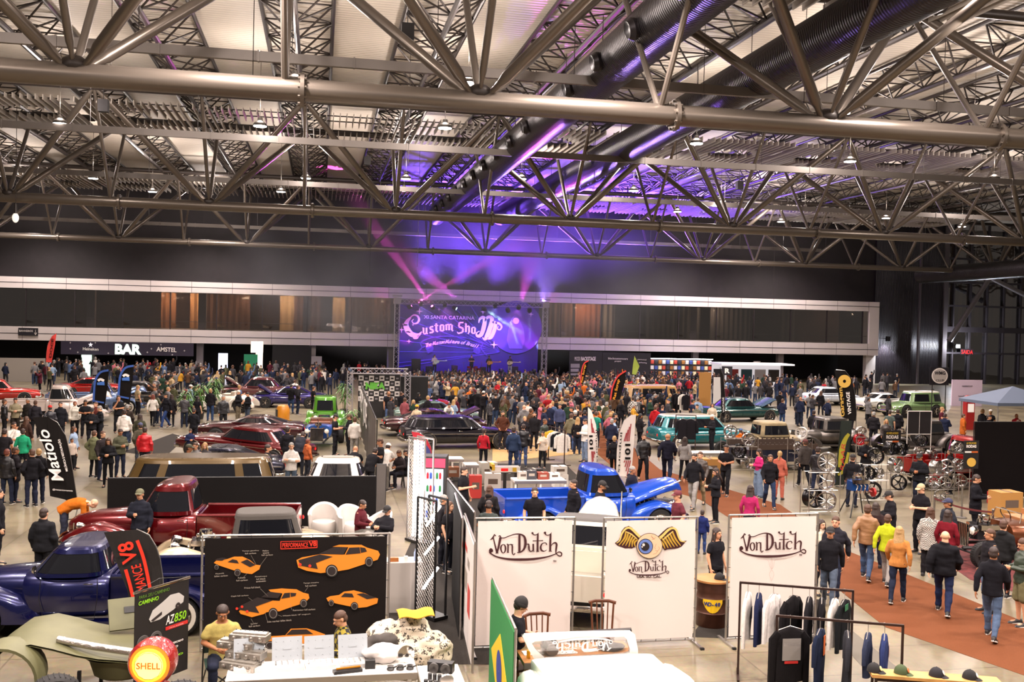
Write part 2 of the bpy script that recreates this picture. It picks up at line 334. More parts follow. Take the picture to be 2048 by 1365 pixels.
# under the gallery: back wall of the ground floor recess, columns
r = MB(); r.box(((Xl+XE)/2, YW+7, 1.6), (XE-Xl, .2, 3.2)); r.build('wall_ground', mat('181317', .7, noise_=.3, nscale=.5), kind='structure')
for i, px in enumerate((183, 400, 625, 780, 1390, 1560)):
 X = WX(px, YW-.3, 2); c = MB(); c.box((X, YW-.2, 1.52), (.6, .6, 3.03)); c.build('column_%d' % i, mat('70686a' if i != 2 else 'a7a0a0', .6), kind='structure')
for i, px in enumerate((183, 405, 614, 1385)):
 X = WX(px, YW+1, 6); c = MB(); c.box((X, YW+1, 6), (.7, .6, 3.5)); c.build('column_%d' % (i+10), mat('8a8284', .6), kind='structure')
# glazed end of the hall at far right
gr = link('wall_glazed', None, kind='structure')
fr = MB()
for i in range(9): fr.box((XR+i*2.1, YW+1, 8.8), (.16, .3, 17.6))
for z in (3.4, 6.0, 8.6, 11.2, 13.8): fr.box((XR+8.4, YW+1, z), (17, .28, .2 if z != 6 else .6))
fr.build('window_frame', mat('3a3438', .5, .4), gr)
fr = MB(); fr.box((XR+8.4, YW+1.2, 8.8), (17, .03, 17.6)); fr.build('pane', gm, gr)
fr = MB()
for i in range(26):
 h = random.uniform(3, 7); fr.box((XR-1+i*.75, YW+7+random.random()*2, 11.3), (random.uniform(.1, .5), .1, 12))
fr.build('wall_panel', [mat('6b5236', .8)], gr)
r = MB(); r.box((XR+10, YW+10, 9), (40, .2, 18)); r.build('wall_outer', mat('161014', .8), kind='structure')
r = MB(); r.box((XR+.2, YW-.2, 8.8), (.5, .5, 17.6)); r.box((XR-3, YW-.5, 8.8), (.2, .2, 17.6)); r.build('column_30', mat('5d5558', .5, .3), kind='structure')
# ceiling deck
cdk = wavemat('c9bfb2', 1.1, 'Y', .5, .6, 0, .18, .06)
c = MB(); c.box((10, 47.5, ZC+.1), (150, 95.5, .2)); c.build('ceiling', cdk, kind='structure')
# ================================================================ roof steel
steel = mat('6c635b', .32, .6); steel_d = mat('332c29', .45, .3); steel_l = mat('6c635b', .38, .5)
HH = 5.5; ZB = 5.9+HH; ZT = 16.3; SB = 1.748*HH
def main_truss(D, x0, k0, k1, label, r=.28):
 root = thing('roof_truss', label, 'truss', (0, 0, 0)); x0 *= HH
 xs = [x0+SB*k for k in range(k0, k1+1)]
 mb = MB(); mb.path([(xs[0]-SB, D, ZB), (xs[-1]+SB, D, ZB)], r, 16); mb.build('bottom_chord', steel, root)
 for s_ in (-1, 1):
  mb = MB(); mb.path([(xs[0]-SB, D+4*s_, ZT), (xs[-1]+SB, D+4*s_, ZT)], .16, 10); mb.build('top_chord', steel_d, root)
 for x in xs:
  fl = MB(); fl.lathe([(r*1.5, -.05), (r*1.5, .05)], (x+SB/2+.42, D, ZB), 16, 'X')
  for k in range(10): a = 2*pi*k/10; fl.tube((x+SB/2+.32, D+r*1.3*cos(a), ZB+r*1.3*sin(a)), (x+SB/2+.52, D+r*1.3*cos(a), ZB+r*1.3*sin(a)), .035, n=6)
  fl.build('flange', steel, root)
  nd = MB(); nd.ell((x, D, ZB+r*.8), (.34, .3, .24), 10, 6); nd.build('node_plate', steel_d, root)
  for s_ in (-1, 1):
   for dx, rr, m_ in ((-.5, .15, steel), (.5, .15, steel), (0, .1, steel_l)):
    mb = MB(); a = Vector((x+dx*.5, D+.12*s_, ZB+r*.7)); b2 = Vector((x+dx*SB, D+4*s_, ZT))
    e = (b2-a).normalized(); mb.path([a, a+e*.35, a+e*.6, b2-e*.6, b2-e*.3, b2], [rr*.5, rr*.6, rr, rr, rr*.6, rr*.5], 10); mb.build('strut', m_, root)
   mb = MB(); mb.tube((x+SB/2, D+.1*s_, ZB+r*.7), (x+SB/2, D+4*s_, ZT), .085, n=8); mb.build('hanger_strut', steel_l, root)
  for xx in (x, x+SB/2):
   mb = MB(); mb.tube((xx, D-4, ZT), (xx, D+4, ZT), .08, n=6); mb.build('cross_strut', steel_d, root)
 return root
DD = [4.4688*HH, 9.5676*HH, 14.5974*HH]
main_truss(DD[0], -1.0465, -1, 4, 'nearest triangular roof truss with thick grey pipe crossing the top of the view')
main_truss(DD[1], -2.7885, -1, 8, 'middle triangular roof truss, grey pipe crossing above the stage haze', .26)
main_truss(DD[2], -2.8019, -2, 11, 'farthest triangular roof truss, thin grey pipe just in front of the dark back wall', .22)
# secondary lattice girders running away from the viewer
def lattice(x, y0, y1, label, w=2.65, h=1.1, z=16.4, sp=2.3):
 root = thing('lattice_girder', label, 'girder')
 for dx, dz in ((-w/2, h), (w/2, h), (0, 0)):
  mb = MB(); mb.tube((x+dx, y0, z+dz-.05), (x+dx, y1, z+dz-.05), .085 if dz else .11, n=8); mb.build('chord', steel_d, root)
 mb = MB(); y = y0; k = 0
 while y < y1-sp*.5:
  for dx in (-w/2, w/2):
   mb.tube((x, y, z), (x+dx, y+sp/2, z+h-.05), .04, n=5); mb.tube((x+dx, y+sp/2, z+h-.05), (x, y+sp, z), .04, n=5)
  a = -w/2 if k % 2 else w/2
  mb.tube((x+a, y+sp/2, z+h-.05), (x-a, y+sp*1.5, z+h-.05), .035, n=5); mb.tube((x-w/2, y+sp/2, z+h-.05), (x+w/2, y+sp/2, z+h-.05), .035, n=5)
  y += sp; k += 1
 mb.build('lacing', steel_d, root)
 for yy in (y0+8, (y0+y1)/2, y1-8):
  mb = MB(); mb.tube((x, yy, z+.05), (x, yy, z+h), .05, n=5); mb.build('post', steel_d, root)
ordn = ['leftmost', 'second from the left', 'third from the left', 'fourth from the left', 'fifth from the left', 'sixth from the left', 'seventh from the left', 'eighth from the left', 'ninth from the left', 'tenth from the left', 'eleventh from the left', 'twelfth from the left', 'thirteenth from the left', 'fourteenth from the left', 'fifteenth from the left', 'sixteenth from the left', 'rightmost', 'outermost on the right']
for k in range(-4, 12):
 x = -1.05+5.32*k
 lattice(x, 20 if k < 6 else 24, 88, 'dark lattice roof girder, %s of the row' % ordn[k+4] + (', magenta light on its tubes' if k in (-1, 2) else ''))
# slatted acoustic baffles hung between the top chords of the main trusses
bafm = mat('a39a90', .6)
HOLES = [(p.x, p.y) for p in LAMP_POS]
def baffle(xa, xb, ya, yb, z, label):
 mb = MB(); x = xa
 while x < xb:
  cx = (xa+xb)/2; cy = (ya+yb)/2; d = abs(x-cx); segs = [(ya, yb)]
  if d < 1.25:
   h = sqrt(1.25**2-d*d); segs = [(ya, cy-h), (cy+h, yb)]
  for a, b2 in segs: mb.box((x, (a+b2)/2, z), (.04, b2-a, .24))
  x += .33
 r = thing('ceiling_baffle', label, 'baffle', (0, 0, 0)); mb.build('slats', bafm, r)
 for y in (ya+1, cy-1.3, cy+1.3, yb-1): mb = MB(); mb.box(((xa+xb)/2, y, z+.16), (xb-xa, .06, .05)); mb.build('rail', steel_d, r)
for k in range(-3, 10):
 x = -1.05+5.32*k; baffle(x+.2, x+5.1, 49, 56.3, 15.75, 'slatted ceiling baffle with round opening over the middle truss, %s' % ordn[k+3])
for k in range(-4, 11):
 x = -1.05+5.32*k; baffle(x+.2, x+5.1, 77, 84.2, 15.75, 'small distant slatted baffle over the far truss, %s of that row' % ordn[k+4])
for k in range(2, 4):
 x = -1.05+5.32*k; baffle(x+.2, x+5.1, 21.5, 28, 15.75, 'slatted baffle above the nearest truss near the top edge, %s' % ['beside the ducts', 'at the right corner'][k-2])
# flat cable trays crossing the hall
tr_m = mat('7a736e', .45, .5)
for i, (Y, z) in enumerate(((31.1, 13.8), (45.6, 13.8), (60.5, 13.8), (72, 13.6), (88, 13.4))):
 r = thing('cable_tray', 'flat grey cable tray under the roof, %s' % ['nearest one above the first pipe', 'one just above the second truss', 'thin one beyond the second truss', 'faint one in front of the far lamps', 'faintest one at the dark back wall'][i], 'cable tray')
 mb = MB(); mb.box((8, Y, z), (80, .16, .3))
 for k in range(28): mb.box((-31+k*2.9, Y-.01, z), (.05, .2, .34))
 mb.build('channel', tr_m, r)
 mb = MB(); mb.tube((0, 0, z+.15), (0, 0, 16.3), .012, n=4); me = mb.mesh('hanger_wire', steel_d)
 for k in range(18): link('hanger_wire', me, r, (-28+k*4.5, Y, 0))
# round spiral air ducts with jet nozzles
duct_m = wavemat('3c383a', 2.6, 'Y', .9, .36, .8, .25, .03)
def duct(x, z, y0, y1, label, side):
 r = thing('air_duct', label, 'duct', (0, 0, 0)); mb = MB(); mb.path([(x, y0, z), (x, y1, z)], .78, 28); mb.build('duct_tube', duct_m, r)
 y = y0+2
 while y < y1:
  mb = MB(); mb.M = Matrix.Translation((x+side*.72, y, z-.2)) @ Euler((0, side*radians(105), 0)).to_matrix().to_4x4()
  mb.lathe([(.3, 0), (.33, .12), (.24, .26), (.1, .2)], n=14); mb.build('nozzle', mat('2a2628', .35, .7), r)
  y += 3.6
 mb = MB(); mb.tube((0, 0, z+.7), (0, 0, 16.28), .015, n=4); me = mb.mesh('hanger_wire', steel_d)
 for k in range(int((y1-y0)/5)): link('hanger_wire', me, r, (x, y0+k*5, 0))
duct(9.2, 14.3, 17, 80, 'left one of two round spiral air ducts, with magenta light and jet nozzles', -1)
duct(14.6, 14.5, 17, 80, 'right one of two round spiral air ducts, dark with bluish light', 1)
pr = G(1950, 530, 12);
duct(WX(1950, 78, 11.2), 11.2, 58, 86, 'pale round air duct low at the far right end of the hall', 1)
# loudspeakers and hanging cables in the roof
for px, py, Y, lab in ((815, 65, 33, 'black speaker box hanging from the roof girder left of the ducts'), (207, 212, 47, 'black box hanging behind the first pipe at left'), (735, 322, 66, 'small black box under the girders left of the stage smoke'), (1479, 371, 62, 'small black box hanging right of the ducts')):
 p = AY(px, py, Y); mb = MB(); mb.box((0, 0, 0), (.42, .4, .55)); mb.tube((0, 0, .27), (0, 0, 17.61-p.z), .015, n=4); mb.build('hanging_speaker', mat('1a1618', .6), loc=p, label=lab, cat='speaker')
for px, Y in ((503, 30), (840, 60), (745, 75), (1605, 30), (1190, 50), (817, 42), (1555, 90)):
 p = AY(px, 300, Y); mb = MB(); mb.tube((p.x, Y, 17.61), (p.x, Y, 9 if Y > 55 else 12.5), .012, n=4)
 mb.build('hanging_cable', steel_d, label='thin dark cable hanging from the roof %s' % {30: 'near the first pipe', 60: 'down past the second truss', 75: 'beside the violet haze', 50: 'between the two ducts', 42: 'left of centre below the first pipe', 90: 'in front of the back wall at right'}[Y] + (' at far right' if px == 1605 else ''), cat='cable')
# dim wall floodlight and the pendant at the left
p = AY(31, 436, 52); mb = MB(); mb.ell((0, 0, 0), (.16, .16, .24), 12, 8); mb.mat(1); mb.tube((0, 0, .2), (0, 0, .7), .07, n=8); mb.tube((0, 0, .7), (0, 0, 17.61-p.z), .015, n=4)
mb.build('pendant_bulb', [mat('e6ddd0', .3, emit=.6), steel_d], loc=p, label='white bulb hanging below the second pipe at far left', cat='lamp')
# ================================================================ people
V = Vector
import numpy as np
S2 = bpy.data.scenes.new('scratch')
def remesh(mb, vox, sm=2, fold=0., seed=0):
 me = bpy.data.meshes.new('m'); me.from_pydata(mb.v, [], mb.f)
 bm = bmesh.new(); bm.from_mesh(me); bmesh.ops.recalc_face_normals(bm, faces=bm.faces); bm.to_mesh(me); bm.free()
 o = bpy.data.objects.new('m', me); S2.collection.objects.link(o)
 r = o.modifiers.new('r', 'REMESH'); r.mode = 'VOXEL'; r.voxel_size = vox
 if sm: s_ = o.modifiers.new('s', 'SMOOTH'); s_.iterations = sm; s_.factor = .5
 with bpy.context.temp_override(scene=S2, view_layer=S2.view_layers[0]): dg = bpy.context.evaluated_depsgraph_get(); dg.update()
 out = bpy.data.meshes.new_from_object(o.evaluated_get(dg), depsgraph=dg)
 bpy.data.objects.remove(o); bpy.data.meshes.remove(me)
 if fold:
  n = len(out.vertices); co = np.empty(n*3, 'f'); nr_ = np.empty(n*3, 'f'); out.vertices.foreach_get('co', co); out.vertices.foreach_get('normal', nr_); co = co.reshape(-1, 3); nr_ = nr_.reshape(-1, 3)
  x, y, z = co.T*9; z = z*2.2; x = x+seed*3.1; y = y+seed*1.7; a = np.zeros(n)
  for A, B, C, D in ((1, .6, .9, 1), (-.7, 1.1, 1.3, .8), (1.6, -1.2, .7, .6), (2.3, 1.9, -1.6, .5), (-2.9, 1.4, 2.4, .4)): a = a+D*np.sin(A*x+B*y+C*z+A*5+1.3*np.sin(C*x-A*z*.5+B))
  co = co+nr_*(a*fold*.4)[:, None]; out.vertices.foreach_set('co', co.ravel().astype('f'))
 out.polygons.foreach_set('use_smooth', [True]*len(out.polygons)); out.update()
 return out
BASE = dict(pel=(0, 0, .93), wst=(0, .0, 1.08), chs=(0, 0, 1.26), shl=(0, .01, 1.41), nck=(0, .01, 1.5), hed=(0, -.015, 1.603),
   sL=(.165, .01, 1.375), sR=(-.165, .01, 1.375), eL=(.235, .03, 1.13), eR=(-.235, .03, 1.13), wL=(.24, -.06, .88), wR=(-.24, -.06, .88),
   hL=(.09, 0, .9), hR=(-.09, 0, .9), kL=(.11, -.02, .49), kR=(-.11, -.02, .49), aL=(.125, .02, .085), aR=(-.125, .02, .085), fL=(.03, -1, 0), fR=(-.03, -1, 0), nod=0.)
def PZ(**k): d = dict(BASE); d.update(k); return d
POSES = {
 'stand': PZ(),
 'stand2': PZ(eL=(.25, .05, 1.14), wL=(.2, -.1, .93), kR=(-.12, -.07, .49), aR=(-.16, -.02, .085), nod=.15),
 'hold': PZ(eL=(.24, .0, 1.14), eR=(-.24, .0, 1.14), wL=(.07, -.26, 1.16), wR=(-.07, -.27, 1.14), nod=.45),
 'drink': PZ(eR=(-.23, -.02, 1.14), wR=(-.06, -.28, 1.2), nod=.1),
 'pockets': PZ(eL=(.29, .08, 1.14), eR=(-.29, .08, 1.14), wL=(.19, -.07, .96), wR=(-.19, -.07, .96), nod=.1),
 'crossed': PZ(eL=(.24, -.06, 1.15), eR=(-.24, -.06, 1.15), wL=(-.1, -.2, 1.2), wR=(.1, -.22, 1.16)),
 'face': PZ(eR=(-.22, -.12, 1.15), wR=(-.05, -.17, 1.46), eL=(.2, -.05, 1.14), wL=(-.05, -.2, 1.14)),
 'phone_up': PZ(eR=(-.22, -.2, 1.28), wR=(-.06, -.34, 1.5), eL=(.22, -.2, 1.28), wL=(.06, -.34, 1.5)),
 'arm_up': PZ(eR=(-.3, -.02, 1.62), wR=(-.28, -.05, 1.88)),
 'walk': PZ(kL=(.1, -.2, .52), aL=(.11, -.28, .1), kR=(-.1, .04, .49), aR=(-.11, .3, .14), eL=(.24, .12, 1.15), wL=(.25, .16, .9), eR=(-.24, -.04, 1.14), wR=(-.22, -.22, .95), fR=(0, -1, -.35), fL=(0, -1, .1)),
 'walk2': PZ(kR=(-.1, -.16, .51), aR=(-.11, -.2, .09), kL=(.1, .06, .49), aL=(.11, .27, .13), eR=(-.24, .1, 1.15), wR=(-.25, .1, .9), eL=(.24, -.02, 1.14), wL=(.22, -.18, .93), fL=(0, -1, -.3), nod=.1),
 'walk_hold': PZ(kL=(.1, -.18, .51), aL=(.11, -.24, .09), kR=(-.1, .05, .49), aR=(-.11, .28, .13), eL=(.24, .0, 1.14), wL=(.08, -.25, 1.12), eR=(-.24, .0, 1.14), wR=(-.06, -.26, 1.1), nod=.3, fR=(0, -1, -.3)),
 'lean': PZ(wst=(0, -.05, 1.06), chs=(0, -.16, 1.2), shl=(0, -.25, 1.32), nck=(0, -.31, 1.38), hed=(0, -.385, 1.45), sL=(.165, -.24, 1.28), sR=(-.165, -.24, 1.28), eL=(.22, -.36, 1.05), eR=(-.22, -.36, 1.05), wL=(.1, -.52, .98), wR=(-.1, -.52, .98), nod=.6),
 'bend': PZ(wst=(0, -.15, 1.04), chs=(0, -.34, 1.08), shl=(0, -.49, 1.08), nck=(0, -.57, 1.08), hed=(0, -.7, 1.06), sL=(.17, -.48, 1.06), sR=(-.17, -.48, 1.06), eL=(.2, -.5, .78), eR=(-.2, -.5, .78), wL=(.13, -.42, .56), wR=(-.13, -.42, .56), nod=1.3),
 'sit': PZ(pel=(0, 0, .53), wst=(0, .01, .68), chs=(0, 0, .86), shl=(0, .0, 1.02), nck=(0, -.02, 1.1), hed=(0, -.055, 1.205), sL=(.165, 0, .975), sR=(-.165, 0, .975), eL=(.24, -.02, .75), eR=(-.24, -.02, .75), wL=(.08, -.28, .74), wR=(-.08, -.28, .72), hL=(.09, 0, .5), hR=(-.09, 0, .5), kL=(.15, -.43, .52), kR=(-.15, -.43, .52), aL=(.14, -.42, .085), aR=(-.14, -.42, .085), nod=.55),
 'recline': PZ(pel=(0, 0, .45), wst=(0, .1, .58), chs=(0, .22, .73), shl=(0, .32, .86), nck=(0, .36, .93), hed=(0, .355, 1.035), sL=(.165, .3, .83), sR=(-.165, .3, .83), eL=(.25, .12, .66), eR=(-.25, .12, .66), wL=(.07, -.1, .72), wR=(-.08, -.1, .72), hL=(.09, -.02, .44), hR=(-.09, -.02, .44), kL=(.16, -.42, .5), kR=(-.05, -.45, .62), aL=(.17, -.62, .09), aR=(.2, -.55, .5), nod=.5),
}
def lerp(a, b, t): return V(a)*(1-t)+V(b)*t
def torso(mb, p, g, lo=0., fem=0.):
 """rings along the spine; g = how far cloth stands off the body"""
 ch = [V(p[k]) for k in ('pel', 'wst', 'chs', 'shl', 'nck')]
 d0 = (ch[1]-ch[0]).normalized(); st = []
 hw = .165+.012*fem; ww = .142-.02*fem; cw = .17-.012*fem
 if lo < 0: st.append((ch[0]+d0*lo, hw+g*1.1, .118+g))
 st += [(ch[0]-d0*.03, hw+g, .12+g), (lerp(ch[0], ch[1], .5), (hw+ww)/2+g, .112+g), (ch[1], ww+g*1.2, .102+g*1.2), (lerp(ch[1], ch[2], .5), (ww+cw)/2+g, .11+g), (ch[2], cw+g, .118+g+.012*fem),
           (lerp(ch[2], ch[3], .6), cw+.006+g*.8, .108+g*.8), (ch[3], .147+g*.8, .085+g), (lerp(ch[3], ch[4], .45), .095+g*.7, .07+g*.8)]
 P = [s_[0] for s_ in st]; out = []
 for i, (c, a, b) in enumerate(st):
  T = (P[min(i+1, len(P)-1)]-P[max(i-1, 0)]).normalized(); X = V((1, 0, 0)); Y = T.cross(X)
  out.append([c+X*a*cos(2*pi*k/20)+Y*b*sin(2*pi*k/20)*(1 if sin(2*pi*k/20) > 0 else 1) for k in range(20)])
 mb.rings(out)
def hand(mb, w_, e_, side, curl):
 w_ = V(w_); d = (w_-V(e_)).normalized(); n = V((side, 0, 0)); n = (n-d*n.dot(d)).normalized(); s_ = d.cross(n).normalized()  # n: back of hand outwards; s_: across
 R = Matrix((s_, n, d)).transposed(); c = w_+d*.05
 mb.ell(c, (.041, .018, .056), 10, 6, R=R)
 th = s_ if (s_.y < 0) else -s_
 for i, L in enumerate((.068, .078, .072, .056)):
  a = c+th*(.03-.0205*i)+d*.035; b = a+(d*cos(curl*.6)-n*sin(curl*.6))*L*.5; e = b+(d*cos(curl*1.5)-n*sin(curl*1.5))*L*.5
  mb.capsule(a, b, .0095, .009, 6, 2); mb.capsule(b, e, .009, .0078, 6, 2)
 a = c-d*.02+th*.028; b = a+(th*.75+d*.6-n*.3).normalized()*.042; mb.capsule(a, b, .012, .0105, 6, 2); mb.capsule(b, b+(d*.9-n*.35).normalized()*.03, .0105, .009, 6, 2)
def headmat(p):
 h = V(p['hed']); nk = V(p['nck']); return Matrix.Translation(h) @ Matrix.Rotation(p['nod']*.7, 4, 'X')
def body_mesh(pose, fem):
 p = POSES[pose]; mb = MB(); torso(mb, p, 0, -.06, fem)
 hm_ = headmat(p); h = hm_ @ V((0, 0, 0))
 mb.capsule(V(p['shl'])+V((0, 0, .02)), h+(hm_.to_3x3() @ V((0, .02, -.06))), .066-.01*fem, .062-.01*fem, 12)
 mb.M = hm_
 mb.ell((0, .012, .03), (.077, .096, .088), 16, 10); mb.ell((0, -.02, -.035), (.058, .068, .078), 14, 8); mb.ell((0, -.05, -.082), (.03, .03, .028), 8, 6)
 mb.capsule((0, -.088, .012), (0, -.112, -.022), .009, .013, 8, 2); mb.ell((0, -.083, .03), (.05, .012, .012), 8, 4); mb.ell((0, -.087, -.052), (.022, .01, .012), 8, 4)
 for s_ in (-1, 1): mb.ell((s_*.08, .012, 0), (.012, .02, .032), 8, 6)
 mb.M = Matrix.Identity(4)
 for s_, S, E, W_ in ((1, 'sL', 'eL', 'wL'), (-1, 'sR', 'eR', 'wR')):
  S, E, W_ = V(p[S]), V(p[E]), V(p[W_]); t = .9 if fem else 1
  mb.capsule(S, E, .052*t, .042*t); mb.capsule(E, lerp(E, W_, .35), .043*t, .041*t); mb.capsule(lerp(E, W_, .35), W_, .041*t, .027*t); hand(mb, W_, E, s_, .5)
 for s_, H, K, A, F_ in ((1, 'hL', 'kL', 'aL', 'fL'), (-1, 'hR', 'kR', 'aR', 'fR')):
  H, K, A = V(p[H]), V(p[K]), V(p[A]); mb.capsule(H, K, .085, .055); c = lerp(K, A, .3)+V((0, .012, 0)); mb.capsule(K, c, .054, .056); mb.capsule(c, A, .055, .036)
  f_ = V(p[F_]).normalized(); mb.capsule(A+V((0, .02, -.035)), A+f_*.14+V((0, 0, -.045)), .035, .03)
 return remesh(mb, .0105, 2)
def top_mesh(pose, fem, kind, seed):
 p = POSES[pose]; mb = MB(); g = {'tee': .02, 'shirt': .023, 'jacket': .03, 'puffer': .05, 'coat': .034, 'hoodie': .034, 'crop': .012, 'polo': .021}[kind]
 torso(mb, p, g, -.26 if kind == 'coat' else (-.1 if kind not in ('crop',) else .0), fem)
 for S, E, W_ in (('sL', 'eL', 'wL'), ('sR', 'eR', 'wR')):
  S, E, W_ = V(p[S]), V(p[E]), V(p[W_]); t = .9 if fem else 1.
  if kind in ('tee', 'polo'):
   mb.capsule(S+V((0, 0, -.01)), lerp(S, E, .55), .052*t+g*.8, .056*t+g)
  else:
   mb.capsule(S+V((0, 0, -.01)), E, .05*t+g*.7, .046*t+g*.8); mb.capsule(E, lerp(W_, E, .06), .047*t+g*.8, .034+g*.5)
 ch = V(p['nck']); sh = V(p['shl'])
 if kind in ('jacket', 'puffer', 'coat', 'polo', 'shirt'):
  r = .062+g*.4; mb.lathe([(r, 0), (r+.012, .005), (r+.008, .04), (r-.004, .045)], lerp(sh, ch, .55)+V((0, .005, 0)), 14)
 if kind == 'hoodie': mb.ell(lerp(sh, ch, .5)+V((0, .085, -.005)), (.105, .06, .06), 12, 8); mb.lathe([(.075, 0), (.088, .01), (.078, .03)], lerp(sh, ch, .55), 14)
 return remesh(mb, .015, 2, {'puffer': .012, 'jacket': .012, 'hoodie': .01, 'coat': .01}.get(kind, .006), seed)
def bot_mesh(pose, fem, kind, seed):
 p = POSES[pose]; mb = MB(); g = {'jeans': .013, 'trousers': .018, 'leggings': .005, 'shorts': .03, 'skirt': .03, 'wide': .03}[kind]
 pe = V(p['pel']); ws = V(p['wst']); hw = .165+.012*fem; out = []; d = (ws-pe).normalized()
 for c, a, b in ((pe-d*.09, hw*.92+g, .115+g), (pe-d*.03, hw+g, .122+g), (lerp(pe, ws, .45), hw*.94+g*.2, .108+g*.2), (lerp(pe, ws, .7), hw*.86, .098)):
  X = V((1, 0, 0)); Y = d.cross(X); out.append([c+X*a*cos(2*pi*k/18)+Y*b*sin(2*pi*k/18) for k in range(18)])
 mb.rings(out)
 for H, K, A in (('hL', 'kL', 'aL'), ('hR', 'kR', 'aR')):
  H, K, A = V(p[H]), V(p[K]), V(p[A])
  if kind == 'shorts': mb.capsule(H, lerp(H, K, .85), .09+g, .075+g); continue
  w2 = .05 if kind == 'wide' else 0
  mb.capsule(H, K, .088+g, .056+g+w2*.5); c = lerp(K, A, .3)+V((0, .01, 0)); mb.capsule(K, c, .056+g+w2*.5, .056+g+w2*.6); mb.capsule(c, lerp(K, A, .97), .056+g+w2*.6, .04+g*1.1+w2)
 return remesh(mb, .015, 2, .003 if kind == 'leggings' else .01, seed)
def shoe_mesh(pose, kind='sneaker'):
 p = POSES[pose]; out = []
 for A, F_ in (('aL', 'fL'), ('aR', 'fR')):
  mb = MB(); A = V(p[A]); f_ = V(p[F_]).normalized(); u = V((1, 0, 0)).cross(f_).normalized()
  if u.z < 0: u = -u
  s_ = f_.cross(u); R = Matrix((s_, f_, u)).transposed(); rr = []
  B0 = A-u*.085
  for t, w_, h in ((-.075, .022, .05), (-.065, .034, .085), (-.03, .04, .11), (.02, .042, .105), (.07, .045, .075), (.12, .05, .06), (.17, .047, .05), (.2, .03, .035), (.212, .012, .02)):
   rr.append([B0+f_*t+s_*w_*cos(2*pi*k/12)+u*(h*.5+h*.5*sin(2*pi*k/12)*(1 if sin(2*pi*k/12) > 0 else .96)) for k in range(12)])
  mb.rings(rr)
  # sole
  mb.mat(1); mb.rings([[B0+f_*(t)+s_*w_*cos(2*pi*k/14)*1.0+u*z_ for k, t, w_ in [(k, .068+.147*sin(2*pi*k/14), .05) for k in range(14)]] for z_ in (-.001, .022)])
  out.append(mb)
 return out
HAIRS = {}
def hair_mesh(kind):
 mb = MB(); m2 = None
 if kind in ('short', 'long', 'bun', 'pony'):
  mb.ell((0, .02, .045), (.086, .102, .088), 16, 8, cut=(-.15, 1)); mb.ell((0, .05, .0), (.082, .076, .085), 14, 8, cut=(-.8, .9))
  if kind == 'long':
   rr = []
   for z, w_, d_, y in ((.08, .07, .05, .04), (0, .095, .06, .045), (-.1, .1, .05, .06), (-.2, .115, .045, .075), (-.3, .105, .04, .085), (-.38, .06, .025, .085)):
    rr.append([V((w_*cos(2*pi*k/16), y+d_*sin(2*pi*k/16), z)) for k in range(16)])
   mb.rings(rr)
   for s_ in (-1, 1): mb.capsule((s_*.078, -.02, .04), (s_*.1, .0, -.2), .022, .025, 8)
  if kind == 'bun': mb.ell((0, .13, .07), (.04, .04, .04), 10, 6)
  if kind == 'pony': mb.capsule((0, .11, .05), (0, .15, -.18), .03, .02, 8)
  return remesh(mb, .011, 2, .006, 3)
 if kind == 'grizzled': return hair_mesh('short')
 if kind == 'cap':
  mb.ell((0, .015, .045), (.088, .104, .092), 16, 8, cut=(-.05, 1)); rr = []
  mb.grid(lambda u, v: V(((u-.5)*.15*(1-.35*v*v), -.075-.085*v*(1-(2*u-1)**2*.35), .052-.012*v+.012*(1-(2*u-1)**2))), 8, 5)
  mb.grid(lambda u, v: V(((u-.5)*.15*(1-.35*v*v), -.075-.085*v*(1-(2*u-1)**2*.35), .046-.012*v+.012*(1-(2*u-1)**2))), 8, 5); mb.ell((0, .015, .136), (.01, .01, .006), 8, 4)
  return mb.mesh('cap', mat('222222'))
 if kind == 'beanie':
  mb.ell((0, .02, .03), (.09, .108, .12), 16, 10, cut=(-.1, 1)); mb.lathe([(.088, .0), (.097, .004), (.1, .025), (.095, .045), (.088, .046)], (0, .018, 0), 18); return mb.mesh('beanie', mat('222222'))
 if kind == 'helm':
  mb.ell((0, .015, .04), (.12, .15, .13), 18, 10, cut=(-.6, 1)); return mb.mesh('helm', mat('222222'))
 if kind == 'beard':
  mb.ell((0, -.045, -.07), (.052, .05, .045), 12, 8); mb.ell((0, -.09, -.045), (.03, .016, .008), 8, 4); return remesh(mb, .009, 1, .003, 1)
def face_mesh():
 mb = MB()
 for s_ in (-1, 1):
  mb.mat(0); mb.ell((s_*.03, -.083, .006), (.0125, .008, .0055), 8, 6); mb.mat(1); mb.ell((s_*.03, -.0895, .006), (.0065, .003, .0058), 8, 4); mb.path([(s_*.014, -.092, .026), (s_*.03, -.094, .032), (s_*.046, -.085, .027)], [.003, .004, .002], 5)
 mb.mat(2); mb.path([(-.022, -.094, -.05), (0, -.0985, -.048), (.022, -.094, -.05)], [.003, .0048, .003], 6)
 return mb.mesh('face', [mat('b5a79c'), mat('1c1210'), mat('8a4038')])
PM = {}
def cached(key, fn):
 if key not in PM: PM[key] = fn()
 return PM[key]
SKINS = ['c58f6f', 'b57f5f', 'd3a182', 'a06a4a', 'cf987a']
HC = {'black': '17100e', 'dark': '2b1a14', 'brown': '4a2d1c', 'blonde': 'a88455', 'grey': '8a8580', 'auburn': '6a3020', 'white': 'c9c4bc'}
